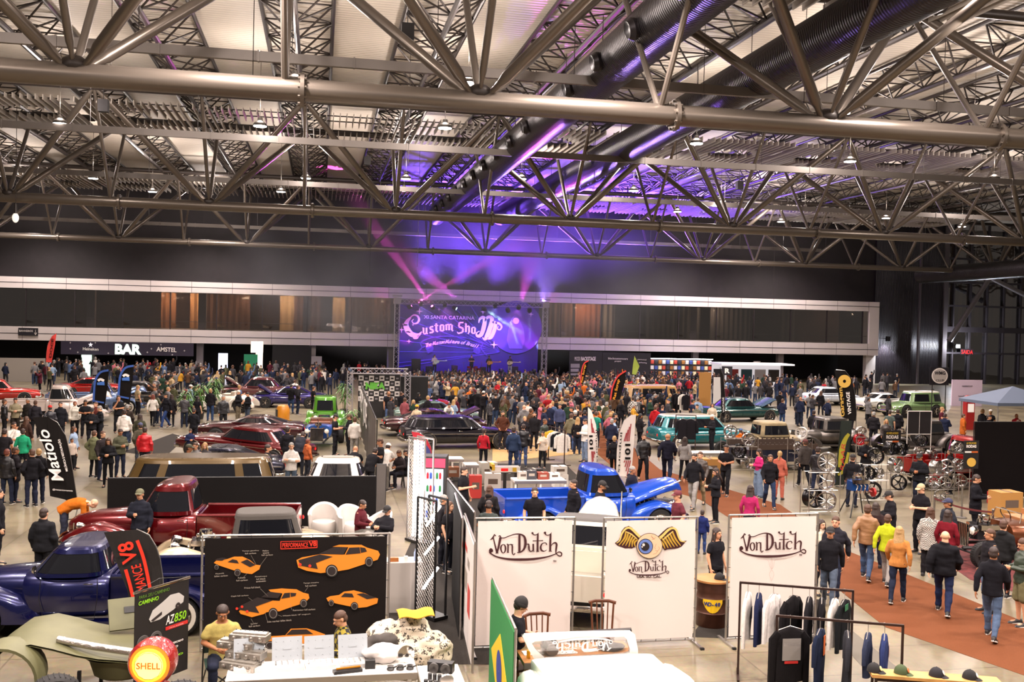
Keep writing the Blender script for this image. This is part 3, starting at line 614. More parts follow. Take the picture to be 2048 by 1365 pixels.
def cloth(c, pat=None):
 if pat is None: return mat(c, .85, noise_=.12, nscale=18, bump=.25, bscale=90, spec=.15)
 key = ('cl', c, pat)
 if key in MC: return MC[key]
 M = bpy.data.materials.new('cloth_'+pat); M.use_nodes = True; nt = M.node_tree; b = nt.nodes['Principled BSDF']; b.inputs['Roughness'].default_value = .85
 tc = nt.nodes.new('ShaderNodeTexCoord'); mx = nt.nodes.new('ShaderNodeMix'); mx.data_type = 'RGBA'; c1, c2 = c.split(',')
 mx.inputs[6].default_value = S2L(c1); mx.inputs[7].default_value = S2L(c2)
 if pat == 'stripe': t = nt.nodes.new('ShaderNodeTexWave'); t.bands_direction = 'Z'; t.inputs['Scale'].default_value = 4; t.wave_profile = 'SIN'
 else: t = nt.nodes.new('ShaderNodeTexChecker'); t.inputs['Scale'].default_value = 42 if pat == 'houndstooth' else 14
 nt.links.new(tc.outputs['Object'], t.inputs['Vector']); nt.links.new(t.outputs['Fac'], mx.inputs[0]); nt.links.new(mx.outputs[2], b.inputs['Base Color'])
 MC[key] = M; return M
leather = lambda c: mat(c, .42, bump=.2, bscale=30)
def pchild(name, me, root, ms, loc=None, lab=None):
 if len(me.materials) < len(ms):
  while len(me.materials) < len(ms): me.materials.append(None)
 o = link(name, me, root)
 for i, m_ in enumerate(ms): o.material_slots[i].link = 'OBJECT'; o.material_slots[i].material = m_
 if loc is not None: o.matrix_local = loc
 if lab: o['label'] = lab
 return o
NP = 0; PEOPLE = []
def person(x, y, rz, pose, top, tc, bot, bc, hair, hc, label, h=1.75, fem=0, hat=None, hatc='1a1616', beard=0, pat=None, shoe='1c1a1c', skin=None, wide=1., z=0., group=None, face=True, cup=None):
 global NP
 NP += 1; k = h/1.75; sd = NP % 3; sk = skin or SKINS[NP*7 % 5]
 root = thing('person', label, 'person', (x, y, z), rz, group); root.scale = (k*wide, k*wide, k)
 PEOPLE.append((x, y))
 body = pchild('body', cached(('b', pose, fem), lambda: body_mesh(pose, fem)), root, [mat(sk, .55, noise_=.06, nscale=20, spec=.3)])
 hm_ = headmat(POSES[pose])
 if top: pchild({'tee': 't_shirt', 'crop': 'crop_top', 'polo': 'polo_shirt'}.get(top, top), cached(('t', pose, fem, top), lambda: top_mesh(pose, fem, top, sd)), root, [leather(tc) if (top == 'jacket' and NP % 4 == 0 and not pat) else cloth(tc, pat)])
 if bot: pchild(bot, cached(('o', pose, fem, bot), lambda: bot_mesh(pose, fem, bot, sd)), root, [cloth(bc)])
 for i in (0, 1):
  pchild('shoe', cached(('s', pose, i), lambda: shoe_mesh(pose)[i].mesh('shoe', [])), root, [mat(shoe, .6), mat('d8d2ca' if NP % 3 else '2a2626', .6)])
 if hair and hair != 'bald': pchild('hair', cached(('h', hair), lambda: hair_mesh(hair)), root, [mat(HC[hc], .5, noise_=.3, nscale=60, bump=.5, bscale=120)], hm_)
 if hat: pchild({'cap': 'cap', 'beanie': 'beanie', 'helm': 'helmet'}[hat], cached(('h', hat), lambda: hair_mesh(hat)), root, [mat(hatc, .8)], hm_ @ Matrix.Scale(1.07, 4))
 if beard: pchild('beard', cached(('h', 'beard'), lambda: hair_mesh('beard')), root, [mat(HC[hc or 'dark'], .8)], hm_)
 if face: pchild('face', cached('face', face_mesh), root, [mat('b5a79c'), mat('1c1210'), mat('8a4038')], hm_)
 return root
def facing(x, y, a):
 """a: 0 looks at the viewer, 180 away, 90 to the picture's right, -90 to its left"""
 return atan2(x, y)*-1+radians(a)
def P(px, py, h, pose, a, top, tc, bot, bc, hair, hc, label, **k):
 zt = {'sit': 1.34, 'recline': 1.18, 'bend': 1.14, 'lean': 1.58}.get(pose, 1.755)*h/1.75+k.get('z', 0)
 g = G(px, py, zt); return person(g.x, g.y, facing(g.x, g.y, a), pose, top, tc, bot, bc, hair, hc, label, h=h, **k)
# ================================================================ vehicles; front looks to +X in a car's own frame
chrome = mat('d9d4cf', .1, 1.); tyre = mat('191718', .75); glass_d = mat('14151a', .04, .0, coat=1.); whitewall = mat('d8d0c4', .6); black = mat('141214', .5); satin = mat('242022', .35)
red_l = mat('c01818', .2, emit=.8); lens = mat('e8e4da', .05, coat=1)
def wheel_meshes(r, w, style):
 k = ('wh', r, w, style)
 def mk():
  t = MB(); n = 28
  t.lathe([(r*.62, -w/2), (r*.9, -w/2), (r*.985, -w*.36), (r, -w*.2), (r, w*.2), (r*.985, w*.36), (r*.9, w/2), (r*.62, w/2)], n=n, axis='Y', cap=False)
  for q in range(36): a = 2*pi*q/36; t.box((r*cos(a), 0, r*sin(a)), (.012, w*.7, .012))
  t.mat(1)
  if style == 'white': t.lathe([(r*.64, w/2+.001), (r*.65, w/2+.006), (r*.84, w/2+.006), (r*.85, w/2+.001)], n=n, axis='Y', cap=False)
  rim = MB(); rim.lathe([(r*.63, -w*.42), (r*.6, -w*.3), (r*.55, 0), (r*.6, w*.38), (r*.66, w*.46), (r*.66, w*.5)], n=n, axis='Y', cap=False)
  f = w*.3
  if style in ('white', 'cap', 'moon'):
   rim.lathe([(r*.62, f), (r*.56, f+.03), (r*.4, f+.05), (r*.2, f+.075), (.004, f+.08)], n=n, axis='Y')
  else:
   ns = {'five': 5, 'mesh': 12, 'six': 6, 'steel': 8, 'ten': 10}.get(style, 5)
   rim.lathe([(r*.16, f-.03), (r*.16, f+.04), (.004, f+.045)], n=14, axis='Y')
   for q in range(ns):
    a = 2*pi*q/ns; c, s_ = cos(a), sin(a)
    rim.path([(r*.12*c, -(f+.005), r*.12*s_), (r*.6*c, -(f+.02), r*.6*s_)], [r*.09*(5/ns)**.5, r*.055*(5/ns)**.5], 6, flat=(1, .6))
   rim.mat(1); rim.lathe([(r*.56, -w*.1), (.01, -w*.1)], n=n, axis='Y'); rim.mat(0)
  return t.mesh('tyre', [tyre, whitewall]), rim.mesh('rim', [chrome, black])
 return cached(k, mk)
def add_wheel(parent, x, y, r, w, style, side, rimm=None, turn=0.):
 t, rm = wheel_meshes(r, w, style); rz = (0 if side < 0 else pi)+turn
 a = link('wheel', t, parent, (x, y, r), rz); b = link('rim', rm, a)
 if rimm: b.material_slots[0].link = 'OBJECT'; b.material_slots[0].material = rimm
 return a
def hull(mb, st, n=22, e=2.6):
 """lower body: stations (x, half width, z bottom, z shoulder, z crown)"""
 out = []
 for x, w_, z0, zs, zc in st:
  ring = []
  for k in range(n):
   a = 2*pi*k/n; c, s_ = cos(a), sin(a)
   y = w_*(abs(c)**(2/e))*(1 if c > 0 else -1); v = (abs(s_)**(2/e))
   z = zs+(zc-zs)*v if s_ >= 0 else zs-(zs-z0)*v
   if s_ >= 0: y *= 1-.06*v
   ring.append((x, y, z))
  out.append(ring)
 mb.rings(out)
def greenhouse(root, x0, x1, w0, zb, zt, rake_f, rake_r, inset, paint, roofm, pillars=(0,), round_=3.2, flat_roof=False, glass=None):
 """cab above the belt line; glass and painted parts are meshes of their own"""
 N = 48; xc = (x0+x1)/2; hl = (x1-x0)/2; lev = []
 def ring(t, z, grow=0.):
  a0 = x0+rake_r*t+ -grow; a1 = x1-rake_f*t+grow; ww = w0-inset*t+grow; c_ = (a0+a1)/2; h = (a1-a0)/2; out = []
  for k in range(N):
   a = 2*pi*k/N; c, s_ = cos(a), sin(a); e = 2/round_
   out.append((c_+h*(abs(c)**e)*(1 if c > 0 else -1), ww*(abs(s_)**e)*(1 if s_ > 0 else -1), z))
  return out
 H = zt-zb; R = [ring(0, zb-.02), ring(.08, zb+.1*H), ring(.78, zb+.76*H), ring(.98, zb+.9*H), ring(1.25, zb+.97*H), ring(1.9 if hl > .8 else 1.6, zt)]
 cab = MB(); allv = [p for r in R for p in r]; isg = {}
 def ang(k): c = (R[0][k][0]-xc)/hl; s_ = R[0][k][1]/w0; return c, s_
 for i in range(5):
  fs = []
  for k in range(N):
   l = (k+1) % N; c, s_ = (ang(k)[0]+ang(l)[0])/2, (ang(k)[1]+ang(l)[1])/2
   g = i == 1 and not ((abs(abs(c)-.93) < .12 and abs(abs(s_)-.85) < .22) or (abs(s_) > .8 and any(abs(c-pp) < .05 for pp in pillars)))
   if not g: fs.append((i*N+k, i*N+l, (i+1)*N+l, (i+1)*N+k))
  cab.mat(1 if i >= 3 else 0); cab.add(allv, fs, True)
 cab.mat(1); cab.add(R[5], [tuple(range(N))], True)
 bm_o = cab.build('cabin', [paint, roofm], root, fix=False)
 gm_ = glass or glass_d
 for nm, test in (('windscreen', lambda c, s_: c > .8 and abs(s_) < .8), ('rear_window', lambda c, s_: c < -.8 and abs(s_) < .8), ('side_window', lambda c, s_: s_ > .7 and abs(c) < .9), ('side_window', lambda c, s_: s_ < -.7 and abs(c) < .9)):
  g = MB(); fs = []
  for k in range(N):
   l = (k+1) % N; c, s_ = (ang(k)[0]+ang(l)[0])/2, (ang(k)[1]+ang(l)[1])/2
   if test(c, s_): fs.append((N+k, N+l, 2*N+l, 2*N+k))
  sh = [(p[0]*1+(xc-p[0])*.012, p[1]*.985, p[2]) for p in allv]
  if fs: g.add(sh, fs, True); g.build(nm, gm_, root, fix=False)
def fender(root, x, y0, y1, r, front, rear, paint, name='fender', top=1.0):
 """pontoon arch over a wheel from the body side y0 out to y1"""
 mb = MB(); out = []; n = 22
 for i in range(n+1):
  a = radians(-8)+radians(196)*i/n; c, s_ = cos(a), sin(a); R = r*1.12
  ext = (front if c > 0 else rear)*abs(c)**1.5
  ro = R+.07*top+ext*max(0, (1-max(0, s_)*.35)); zz = r
  def pt(rr, y): return (x+rr*c, y, max(.1, zz+rr*s_*(1 if rr <= R else (R+.1*top)/rr if abs(c) > .0 and s_ > 0 and ext > 0 and False else 1)))
  q = (R+.09*top+ext*.9); xo = x+q*c; zo = zz+(R+.1*top)*s_
  zo = max(.12, zo)
  def o_(f, y): return (x+(R+(q-R)*f)*c, y, max(.1, zz+(R+(.1*top)*f)*s_))
  sg = 1 if y1 > y0 else -1; w_ = abs(y1-y0)
  out.append([o_(0, y0), o_(1., y0), o_(1, y0+sg*w_*.5), o_(.85, y0+sg*w_*.8), o_(.5, y0+sg*w_*.95), o_(.15, y1), o_(0, y1-sg*.01), o_(0, y0+sg*w_*.5)])
 mb.rings(out); mb.build(name, paint, root)
 d = MB(); d.lathe([(r*1.1, 0), (.01, 0)], (x, (y0+(y1-y0)*.15), r), 20, 'Y'); d.build('wheel_well_shade', black, root)  # black disc behind the wheel stands for the shade under the arch
def bumper(root, x, w_, z, bow=.08, r=.055, m_=None, name='bumper'):
 mb = MB(); s_ = 1 if x > 0 else -1
 mb.path([(x-s_*.35, -w_, z), (x-s_*.12, -w_*.98, z), (x, -w_*.8, z), (x+s_*bow, 0, z), (x, w_*.8, z), (x-s_*.12, w_*.98, z), (x-s_*.35, w_, z)], r, 8, flat=(.45, 1.1)); mb.build(name, m_ or chrome, root)
def headlamp(root, x, y, z, r=.09, m_=None):
 mb = MB(); mb.lathe([(r*.3, -.16), (r*.9, -.08), (r*1.12, 0), (r*1.05, .02), (r, .015)], (x, y, z), 14, 'X'); mb.mat(1); mb.lathe([(r, .012), (r*.6, .035), (.005, .045)], (x, y, z), 14, 'X'); mb.build('headlamp', [m_ or chrome, lens], root)
def grille(root, x, w_, z0, z1, m_=None, vert=False, n=9):
 mb = MB(); mb.box((x, 0, (z0+z1)/2), (.04, w_*2, z1-z0)); mb.mat(1)
 for i in range(n):
  if vert: mb.box((x+.03, -w_+2*w_*(i+.5)/n, (z0+z1)/2), (.03, .015, z1-z0))
  else: mb.box((x+.03, 0, z0+(z1-z0)*(i+.5)/n), (.03, w_*2*(1-.25*i/n), .022))
 mb.mat(1); mb.path([(x+.02, -w_, z0), (x+.02, -w_, z1), (x+.02, w_, z1), (x+.02, w_, z0), (x+.02, -w_, z0)], .022, 6); mb.build('grille', [black, m_ or chrome], root)
def tail(root, x, y, z, r=.05):
 mb = MB(); mb.lathe([(r, 0), (r*.9, -.03), (.005, -.045)], (x, y, z), 12, 'X'); mb.build('tail_lamp', red_l, root)
def seam(root, pts, r=.006):
 mb = MB(); mb.path(pts, r, 4); mb.build('door_gap', black, root)
def place(px, py, z, head, label, name, cat='car', tilt=0., group=None, sc=1.):
 """head: direction of the nose; 0 = picture right, 90 = away from the viewer"""
 g = G(px, py, z); r = thing(name, label, cat, (g.x, g.y, 0), radians(head)-YAW, group); r.scale = (sc, sc, sc)
 if tilt: r.rotation_euler = (0, -radians(tilt), radians(head)-YAW); r.location.z = .12
 return r
def pickup(r, col, L=5.1, hood_open=0., wheel='white', wr=.36, cabw=.86, roof=1.78, roofm=None, grm=None, tailgate=None, metal=.45, dark_in='201c1e'):
 pm = carpaint(col, metal, .25) if isinstance(col, str) else col; rm = roofm or pm
 xf, xr = L/2, -L/2; cx0, cx1 = -.35, .95
 b = MB(); hull(b, [(cx0-.02, cabw-.03, .32, .75, 1.14), (cx0+.05, cabw, .3, .75, 1.15), (cx0+.7, cabw+.02, .3, .75, 1.15), (cx1, cabw, .3, .75, 1.15), (cx1+.15, cabw-.1, .32, .75, 1.14)], 24, 4); b.build('cab_body', pm, r)
 greenhouse(r, cx0, cx1+.08, cabw-.02, 1.12, roof, .42, .16, .13, pm, rm, (), 3.4)
 for s_ in (-1, 1): seam(r, [(.75, s_*(cabw+.022), 1.1), (.78, s_*(cabw+.026), .75), (.7, s_*(cabw+.02), .36), (-.15, s_*(cabw+.02), .36), (-.2, s_*(cabw+.026), .75), (-.2, s_*(cabw+.022), 1.1)]); hd = MB(); hd.capsule((-.12, s_*(cabw+.05), 1.0), (.02, s_*(cabw+.05), 1.0), .014, .012, 6, 2); hd.build('door_handle', chrome, r)
 h = MB(); st = [(cx1+.05, .62, .5, .86, 1.16), (cx1+.4, .58, .5, .86, 1.15), (xf-.65, .47, .5, .84, 1.08), (xf-.25, .36, .5, .8, 1.0), (xf-.06, .26, .5, .76, .88), (xf, .12, .56, .74, .78)]
 if not hood_open: hull(h, st, 24, 2.3); h.build('hood', pm, r)
 else:
  lo = MB(); hull(lo, [(a, b2, c, .74, .82) for a, b2, c, d, e in st[:5]], 20, 3); lo.build('engine_bay', [black], r)
  e = MB(); e.box((cx1+.6, 0, .9), (.6, .5, .2)); e.mat(1)
  for s_ in (-1, 1):
   e.capsule((cx1+.35, s_*.25, .95), (cx1+.85, s_*.25, .95), .07, .07, 8)
   for q in range(4): e.path([(cx1+.4+q*.14, s_*.3, .92), (cx1+.4+q*.14, s_*.42, .88), (cx1+.4+q*.14, s_*.45, .75)], .022, 6)
  e.lathe([(.16, 1.0), (.17, 1.06), (.02, 1.1)], (cx1+.6, 0, 0), 14); e.build('engine', [mat('3a3a40', .4, .6), chrome], r)
  hr = link('hood', None, r, (cx1+.1, 0, 1.15)); hr.rotation_euler = (0, -radians(hood_open), 0)
  n = 14; rings = []
  for x, w_, z0, zs, zc in st:
   up = [(x-cx1-.1, w_*1.08*cos(pi*k/n), (zc-1.15)-.3*(1-abs(sin(pi*k/n))**.8)) for k in range(n+1)]
   rings.append(up+[(p[0], p[1]*.95, p[2]-.03) for p in up[::-1]])
  m2 = MB(); m2.rings(rings); m2.build('hood_shell', pm, hr); t = MB(); t.path([(.5, -.55, -.2), (1.5, -.47, -.25)], .02, 6); t.build('hood_trim', chrome, hr)
 for s_ in (-1, 1):
  y0, y1 = s_*.5, s_*.93; xw = xf-.85
  fender(r, xw, y0, y1, wr, .42, .62, pm, 'front_fender', 1.5); add_wheel(r, xw, s_*.8, wr, .19, wheel, s_); headlamp(r, xf-.38, s_*.62, .82, .09)
  xw = xr+1.05; fender(r, xw, s_*.68, s_*.95, wr, .3, .34, pm, 'rear_fender', 1.3); add_wheel(r, xw, s_*.82, wr, .19, wheel, s_)
  rb = MB(); rb.box((-.15, s_*.82, .3), (2.1, .22, .06)); rb.build('running_board', pm, r)
  sd = MB(); sd.box(((xr+cx0)/2, s_*.68, .82), (cx0-xr-.06, .05, .5)); sd.path([(xr+.03, s_*.69, 1.08), (cx0-.05, s_*.69, 1.08)], .04, 8); sd.build('bed_side', pm, r); tail(r, xr-.02, s_*.74, .75)
  mr = MB(); mr.tube((.8, s_*.86, 1.15), (.8, s_*1.02, 1.28), .012); mr.lathe([(.08, 0), (.06, .04), (.01, .05)], (.8, s_*1.04, 1.3), 12, 'X'); mr.build('mirror', chrome, r)
 f = MB(); f.box(((xr+cx0)/2, 0, .6), (cx0-xr-.06, 1.34, .05)); f.mat(1); f.box((xr+.03, 0, .82), (.06, 1.36, .5)); f.box((cx0-.06, 0, .82), (.05, 1.36, .5)); f.build('bed', [mat(dark_in, .6), pm], r)
 c = MB(); c.box((0, 0, .4), (L-.9, .7, .14)); c.build('frame_rails', black, r)
 grille(r, xf-.22, .34, .5, .82, grm, n=6); bumper(r, xf+.08, .86, .46, .1); bumper(r, xr-.06, .8, .46, .03)
 return r
def car(r, col, kind='muscle', roofc=None, L=4.9, W=.92, belt=.92, roof=1.36, hood=.88, wheel='five', wr=.33, hood_open=0., trunk_open=0., glass=None, metal=.4):
 pm = carpaint(col, metal, .25) if isinstance(col, str) else col; rm = pm if not roofc else (carpaint(roofc, .2, .3) if isinstance(roofc, str) else roofc)
 xf, xr = L/2, -L/2
 tk = {'muscle': belt+.02, 'wagon': belt+.05, 'sedan': belt+.02, 'van': belt, 'suv': belt+.03}[kind]
 b = MB(); st = [(xr, W*.8, .42, .62, .78), (xr+.06, W*.93, .3, .62, tk-.08), (xr+.35, W*.98, .24, .62, tk), (xr+1.1, W, .22, .62, tk+.0), (-.2, W, .22, .62, belt), (.8, W, .22, .62, belt), (1.2, W, .22, .6, hood+.05), (xf-.5, W*.98, .24, .6, hood-.02), (xf-.12, W*.94, .28, .58, hood-.1), (xf, W*.85, .36, .56, .7)]
 if kind == 'van': st = [(xr, W*.8, .4, .8, 1.0), (xr+.08, W*.95, .3, .8, belt), (xr+.5, W, .28, .8, belt), (xf-.5, W, .28, .8, belt), (xf-.1, W*.93, .3, .8, belt), (xf, W*.8, .4, .8, 1.0)]
 hull(b, st, 26, 3.6); b.build('car_body', pm, r)
 cab = {'muscle': (xr+.75, 1.05, .75, .95, ()), 'sedan': (xr+.9, .95, .6, .6, (.05,)), 'wagon': (xr+.12, 1.05, .6, .3, (-.25, .3)), 'van': (xr+.05, xf-.06, .28, .2, (-.5, 0, .5)), 'suv': (xr+.1, .75, .25, .12, (-.2, .3))}[kind]
 greenhouse(r, cab[0], cab[1], W-.06, belt-.02, roof, cab[2], cab[3], .2 if kind != 'van' else .14, pm, rm, cab[4], 3.6, glass=glass)
 xw1, xw2 = xf-.88, xr+1.0
 for s_ in (-1, 1):
  for xw in (xw1, xw2):
   d = MB(); d.lathe([(wr*1.16, 0), (.01, 0)], (xw, s_*(W+.004), wr+.02), 24, 'Y'); d.build('wheel_well_shade', black, r)  # flat black disc on the body side, painted-in shade of a wheel opening
   t = MB(); t.path([(xw+wr*1.17*cos(a), s_*(W+.0), wr+.02+wr*1.17*sin(a)) for a in [radians(-15+210*i/14) for i in range(15)]], .022, 6); t.build('arch_trim', chrome if kind in ('wagon', 'sedan') else pm, r)
   add_wheel(r, xw, s_*(W-.06), wr, .2, wheel, s_)
  if kind != 'van':
   seam(r, [(.85, s_*(W*.985), belt-.03), (.85, s_*(W+.005), .62), (.8, s_*(W-.0), .32), (-.3, s_*W, .32), (-.3, s_*(W+.005), .62), (-.3, s_*(W*.985), belt-.03)])
  t = MB(); t.path([(xr+.1, s_*W*.985, .7), (0, s_*(W+.012), .72), (xf-.15, s_*W*.96, .7)], .014, 6); t.build('side_trim', chrome, r)
  headlamp(r, xf-.02, s_*W*.72, .66, .085); tail(r, xr+.02, s_*W*.6, .68, .06)
  hd = MB(); hd.capsule((-.2, s_*(W+.015), belt-.14), (-.06, s_*(W+.015), belt-.14), .012, .012, 6, 2); hd.build('door_handle', chrome, r)
 grille(r, xf-.01, W*.55, .5, .72, n=6); bumper(r, xf+.08, W*.97, .42); bumper(r, xr-.08, W*.97, .42)
 if hood_open:
  hr = link('hood', None, r, (1.15, 0, hood+.04)); hr.rotation_euler = (0, -radians(hood_open), 0); m2 = MB()
  m2.grid(lambda u, v: V((u*(xf-1.4), (v-.5)*W*1.7, .05*sin(pi*v))), 6, 6); m2.grid(lambda u, v: V((u*(xf-1.4), (v-.5)*W*1.7, .05*sin(pi*v)-.04)), 6, 6); m2.build('hood_shell', [pm], hr)
  e = MB(); e.box((1.2+(xf-1.4)/2, 0, hood-.0), (xf-1.5, W*1.5, .06)); e.mat(1)
  for s_ in (-1, 1): e.capsule((1.4, s_*.22, hood+.06), (1.9, s_*.22, hood+.06), .06, .06, 8)
  e.lathe([(.2, hood+.08), (.21, hood+.13), (.02, hood+.15)], (1.6, 0, 0), 16); e.build('engine', [black, chrome], r)
 if trunk_open:
  hr = link('tailgate', None, r, (xr+.8, 0, belt)); hr.rotation_euler = (0, radians(trunk_open), 0); m2 = MB()
  m2.grid(lambda u, v: V((-u*.9, (v-.5)*W*1.6, .04*sin(pi*v))), 5, 6); m2.grid(lambda u, v: V((-u*.9, (v-.5)*W*1.6, .04*sin(pi*v)-.04)), 5, 6); m2.build('lid_shell', pm, hr)
 return r
def v8(r, x, z, s_=1., m_=None, cols=('3a3a40',)):
 e = MB(); e.box((x, 0, z), (.62*s_, .34*s_, .32*s_)); e.mat(1)
 for q in (-1, 1):
  e.box((x, q*.22*s_, z+.16*s_), (.6*s_, .14*s_, .12*s_))
  for i in range(4): e.path([(x-.22*s_+i*.15*s_, q*.26*s_, z+.08*s_), (x-.22*s_+i*.15*s_, q*.4*s_, z+.05*s_), (x-.3*s_+i*.15*s_, q*.42*s_, z-.2*s_)], .024*s_, 6)
 e.lathe([(.13*s_, z+.3*s_), (.15*s_, z+.34*s_), (.14*s_, z+.44*s_), (.02, z+.45*s_)], (x, 0, 0), 14); e.tube((x-.15*s_, 0, z+.1), (x-.15*s_, 0, z+.34*s_), .05*s_); e.tube((x+.15*s_, 0, z+.1), (x+.15*s_, 0, z+.34*s_), .05*s_)
 e.lathe([(.14*s_, 0), (.14*s_, .03), (.02, .035)], (x+.34*s_, 0, z), 14, 'X'); e.build('engine', [mat(cols[0], .4, .6), chrome], r)
def hotrod(r, col, top=True, fenders=False, L=3.7, roof=1.5, metal=.3, seatc='6a3a24', wheel='steel', topm=None, engine=True, open_=False, wr=(.33, .4), lamps=True):
 pm = carpaint(col, metal, .3) if isinstance(col, str) else col
 b = MB(); hull(b, [(-1.75, .3, .5, .72, .85), (-1.6, .5, .42, .74, .98), (-1.1, .66, .38, .74, 1.04), (-.4, .7, .36, .74, 1.02), (.2, .66, .36, .74, 1.02), (.5, .52, .38, .74, 1.0)], 22, 3); b.build('tub', pm, r)
 if top: greenhouse(r, -1.15, .42, .64, 1.0, roof, .1, .18, .08, topm or pm, topm or pm, (), 4.5)
 elif open_:
  s_ = MB(); s_.box((-.7, 0, 1.06), (.22, 1.0, .3)); s_.box((-.35, 0, 1.03), (.6, 1.0, .08)); s_.build('seat', mat(seatc, .5), r)
  w_ = MB(); w_.path([(.3, -.5, 1.02), (.22, -.46, 1.26), (.22, .46, 1.26), (.3, .5, 1.02)], .016, 6); w_.build('windscreen_frame', chrome, r)
  w_ = MB(); R = Matrix.Rotation(radians(-65), 3, 'Y'); w_.path([V((.1, -.25, 1.13))+R @ V((.17*cos(a), .17*sin(a), 0)) for a in [2*pi*i/16 for i in range(17)]], .013, 6); w_.build('steering_wheel', black, r)
 if engine: v8(r, .95, .72)
 else: h = MB(); hull(h, [(.45, .52, .4, .74, 1.0), (1.2, .42, .42, .72, .96), (1.65, .34, .44, .7, .92)], 20, 3); h.build('hood', pm, r)
 grille(r, 1.62, .27, .42, .98, None, True, 9)
 f = MB()
 for s_ in (-1, 1): f.path([(-1.7, s_*.34, .5), (-.2, s_*.36, .36), (1.8, s_*.3, .4)], .045, 6)
 f.tube((1.72, -.72, wr[0]), (1.72, .72, wr[0]), .03); f.tube((-1.25, -.72, wr[1]), (-1.25, .72, wr[1]), .05); f.build('chassis', black, r)
 for s_ in (-1, 1):
  add_wheel(r, 1.6, s_*.8, wr[0], .17, wheel, s_); add_wheel(r, -1.25, s_*.86, wr[1], .26, wheel, s_)
  if lamps: headlamp(r, 1.62, s_*.42, .86, .1)
  if fenders:
   fender(r, 1.55, s_*.45, s_*.92, wr[0]+.02, .1, .5, pm, 'front_fender', 1.2); fender(r, -1.2, s_*.62, s_*.98, wr[1], .2, .3, pm, 'rear_fender', 1.2)
   q = MB(); q.box((.2, s_*.78, .34), (1.6, .28, .05)); q.build('running_board', pm, r)
  tail(r, -1.72, s_*.3, .7, .045)
 if fenders: bumper(r, 1.98, .8, .42)
 return r
# ================================================================ stage, haze and its lights
YB = 92.2; YS = 88.6
def box_truss(name, pts, label, w=.4, m_=None, parent=None, cat='truss', rad=.028):
 """square lattice beam through pts; every run is a part"""
 r = parent or thing(name, label, cat); m_ = m_ or mat('b5afb5', .35, .7)
 for a, b in zip(pts, pts[1:]):
  a = V(a); b = V(b); d = (b-a); L = d.length; d.normalize(); X = d.orthogonal().normalized() if abs(d.z) < .9 else V((1, 0, 0)); X = V((0, 1, 0)); Y = d.cross(X).normalized(); mb = MB(); n = max(2, int(L/w))
  cs = [X*w/2+Y*w/2, X*w/2-Y*w/2, -X*w/2-Y*w/2, -X*w/2+Y*w/2]
  for c in cs: mb.tube(a+c, b+c, rad, n=6)
  for i in range(n):
   for q in range(4):
    c, e = cs[q], cs[(q+1) % 4]
    if i % 2: c, e = e, c
    mb.tube(a+d*L*i/n+c, a+d*L*(i+1)/n+e, rad*.55, n=4)
  mb.build('truss_run', m_, r)
 return r
def px2(px, py, Y=YB-.05): p = AY(px, py, Y); return (p.x, p.z)
a = AY(797, 606, YB); b = AY(1078, 614, YB); z0 = .8
bd = thing('stage_backdrop', 'huge violet stage backdrop with old-style show lettering and a haloed figure', 'backdrop', (0, 0, 0))
mb = MB(); mb.grid(lambda u, v: V((a.x+(b.x-a.x)*u, YB+.06*sin(u*40)*(1-v)**3, z0+(a.z-.0-z0)*v)), 120, 6); mb.build('printed_cloth', mat('1b0e58', .8, noise_=.35, nscale=.35), bd, fix=False)
lil = mat('cfc4e8', .7); lil2 = mat('3c2c88', .7); lil3 = mat('5a48a8', .7)
def stroke(name, strokes, m_, parent, Y, closed=False, nib=None, k=1.):
 mb = MB()
 for st in strokes:
  pts, w_ = st; P_ = [px2(x, y, Y) for x, y in pts]
  ribbon(mb, P_, [q*k for q in w_] if isinstance(w_, list) else w_*k, Y, nib=nib)
 return mb.build(name, m_, parent, fix=False)
S_ = YB/FPX
def tx(body, x0, x1, py, hpx, m_, parent, Y, name='lettering', off=0., shear=0., rot=0.):
 """one line of letters from column x0 to x1, centred on row py"""
 A = AY(x0, py, Y); B_ = AY(x1, py, Y); me = text_mesh(body, 1, .01, off, shear); xs = [v.co.x for v in me.vertices]; ys = [v.co.y for v in me.vertices]
 sx = (B_.x-A.x)/(max(xs)-min(xs)); sy = hpx*Y/FPX/(max(ys)-min(ys)); cy = (max(ys)+min(ys))/2
 me.transform(Matrix.Diagonal((sx, sy, 1, 1))); me.materials.append(m_)
 o = link(name, me, parent, ((A.x+B_.x)/2, Y, (A.z+B_.z)/2-cy*sy)); o.rotation_euler = (pi/2, 0, 0)
 if rot: o.rotation_euler = (pi/2, rot, 0)
 return o
Yt = YB-.14
tx('XI SANTA CATARINA', 848, 949, 635.5, 7, lil, bd, Yt)
z4 = lambda pts: [(512+x/4, 560+y/4) for x, y in pts]
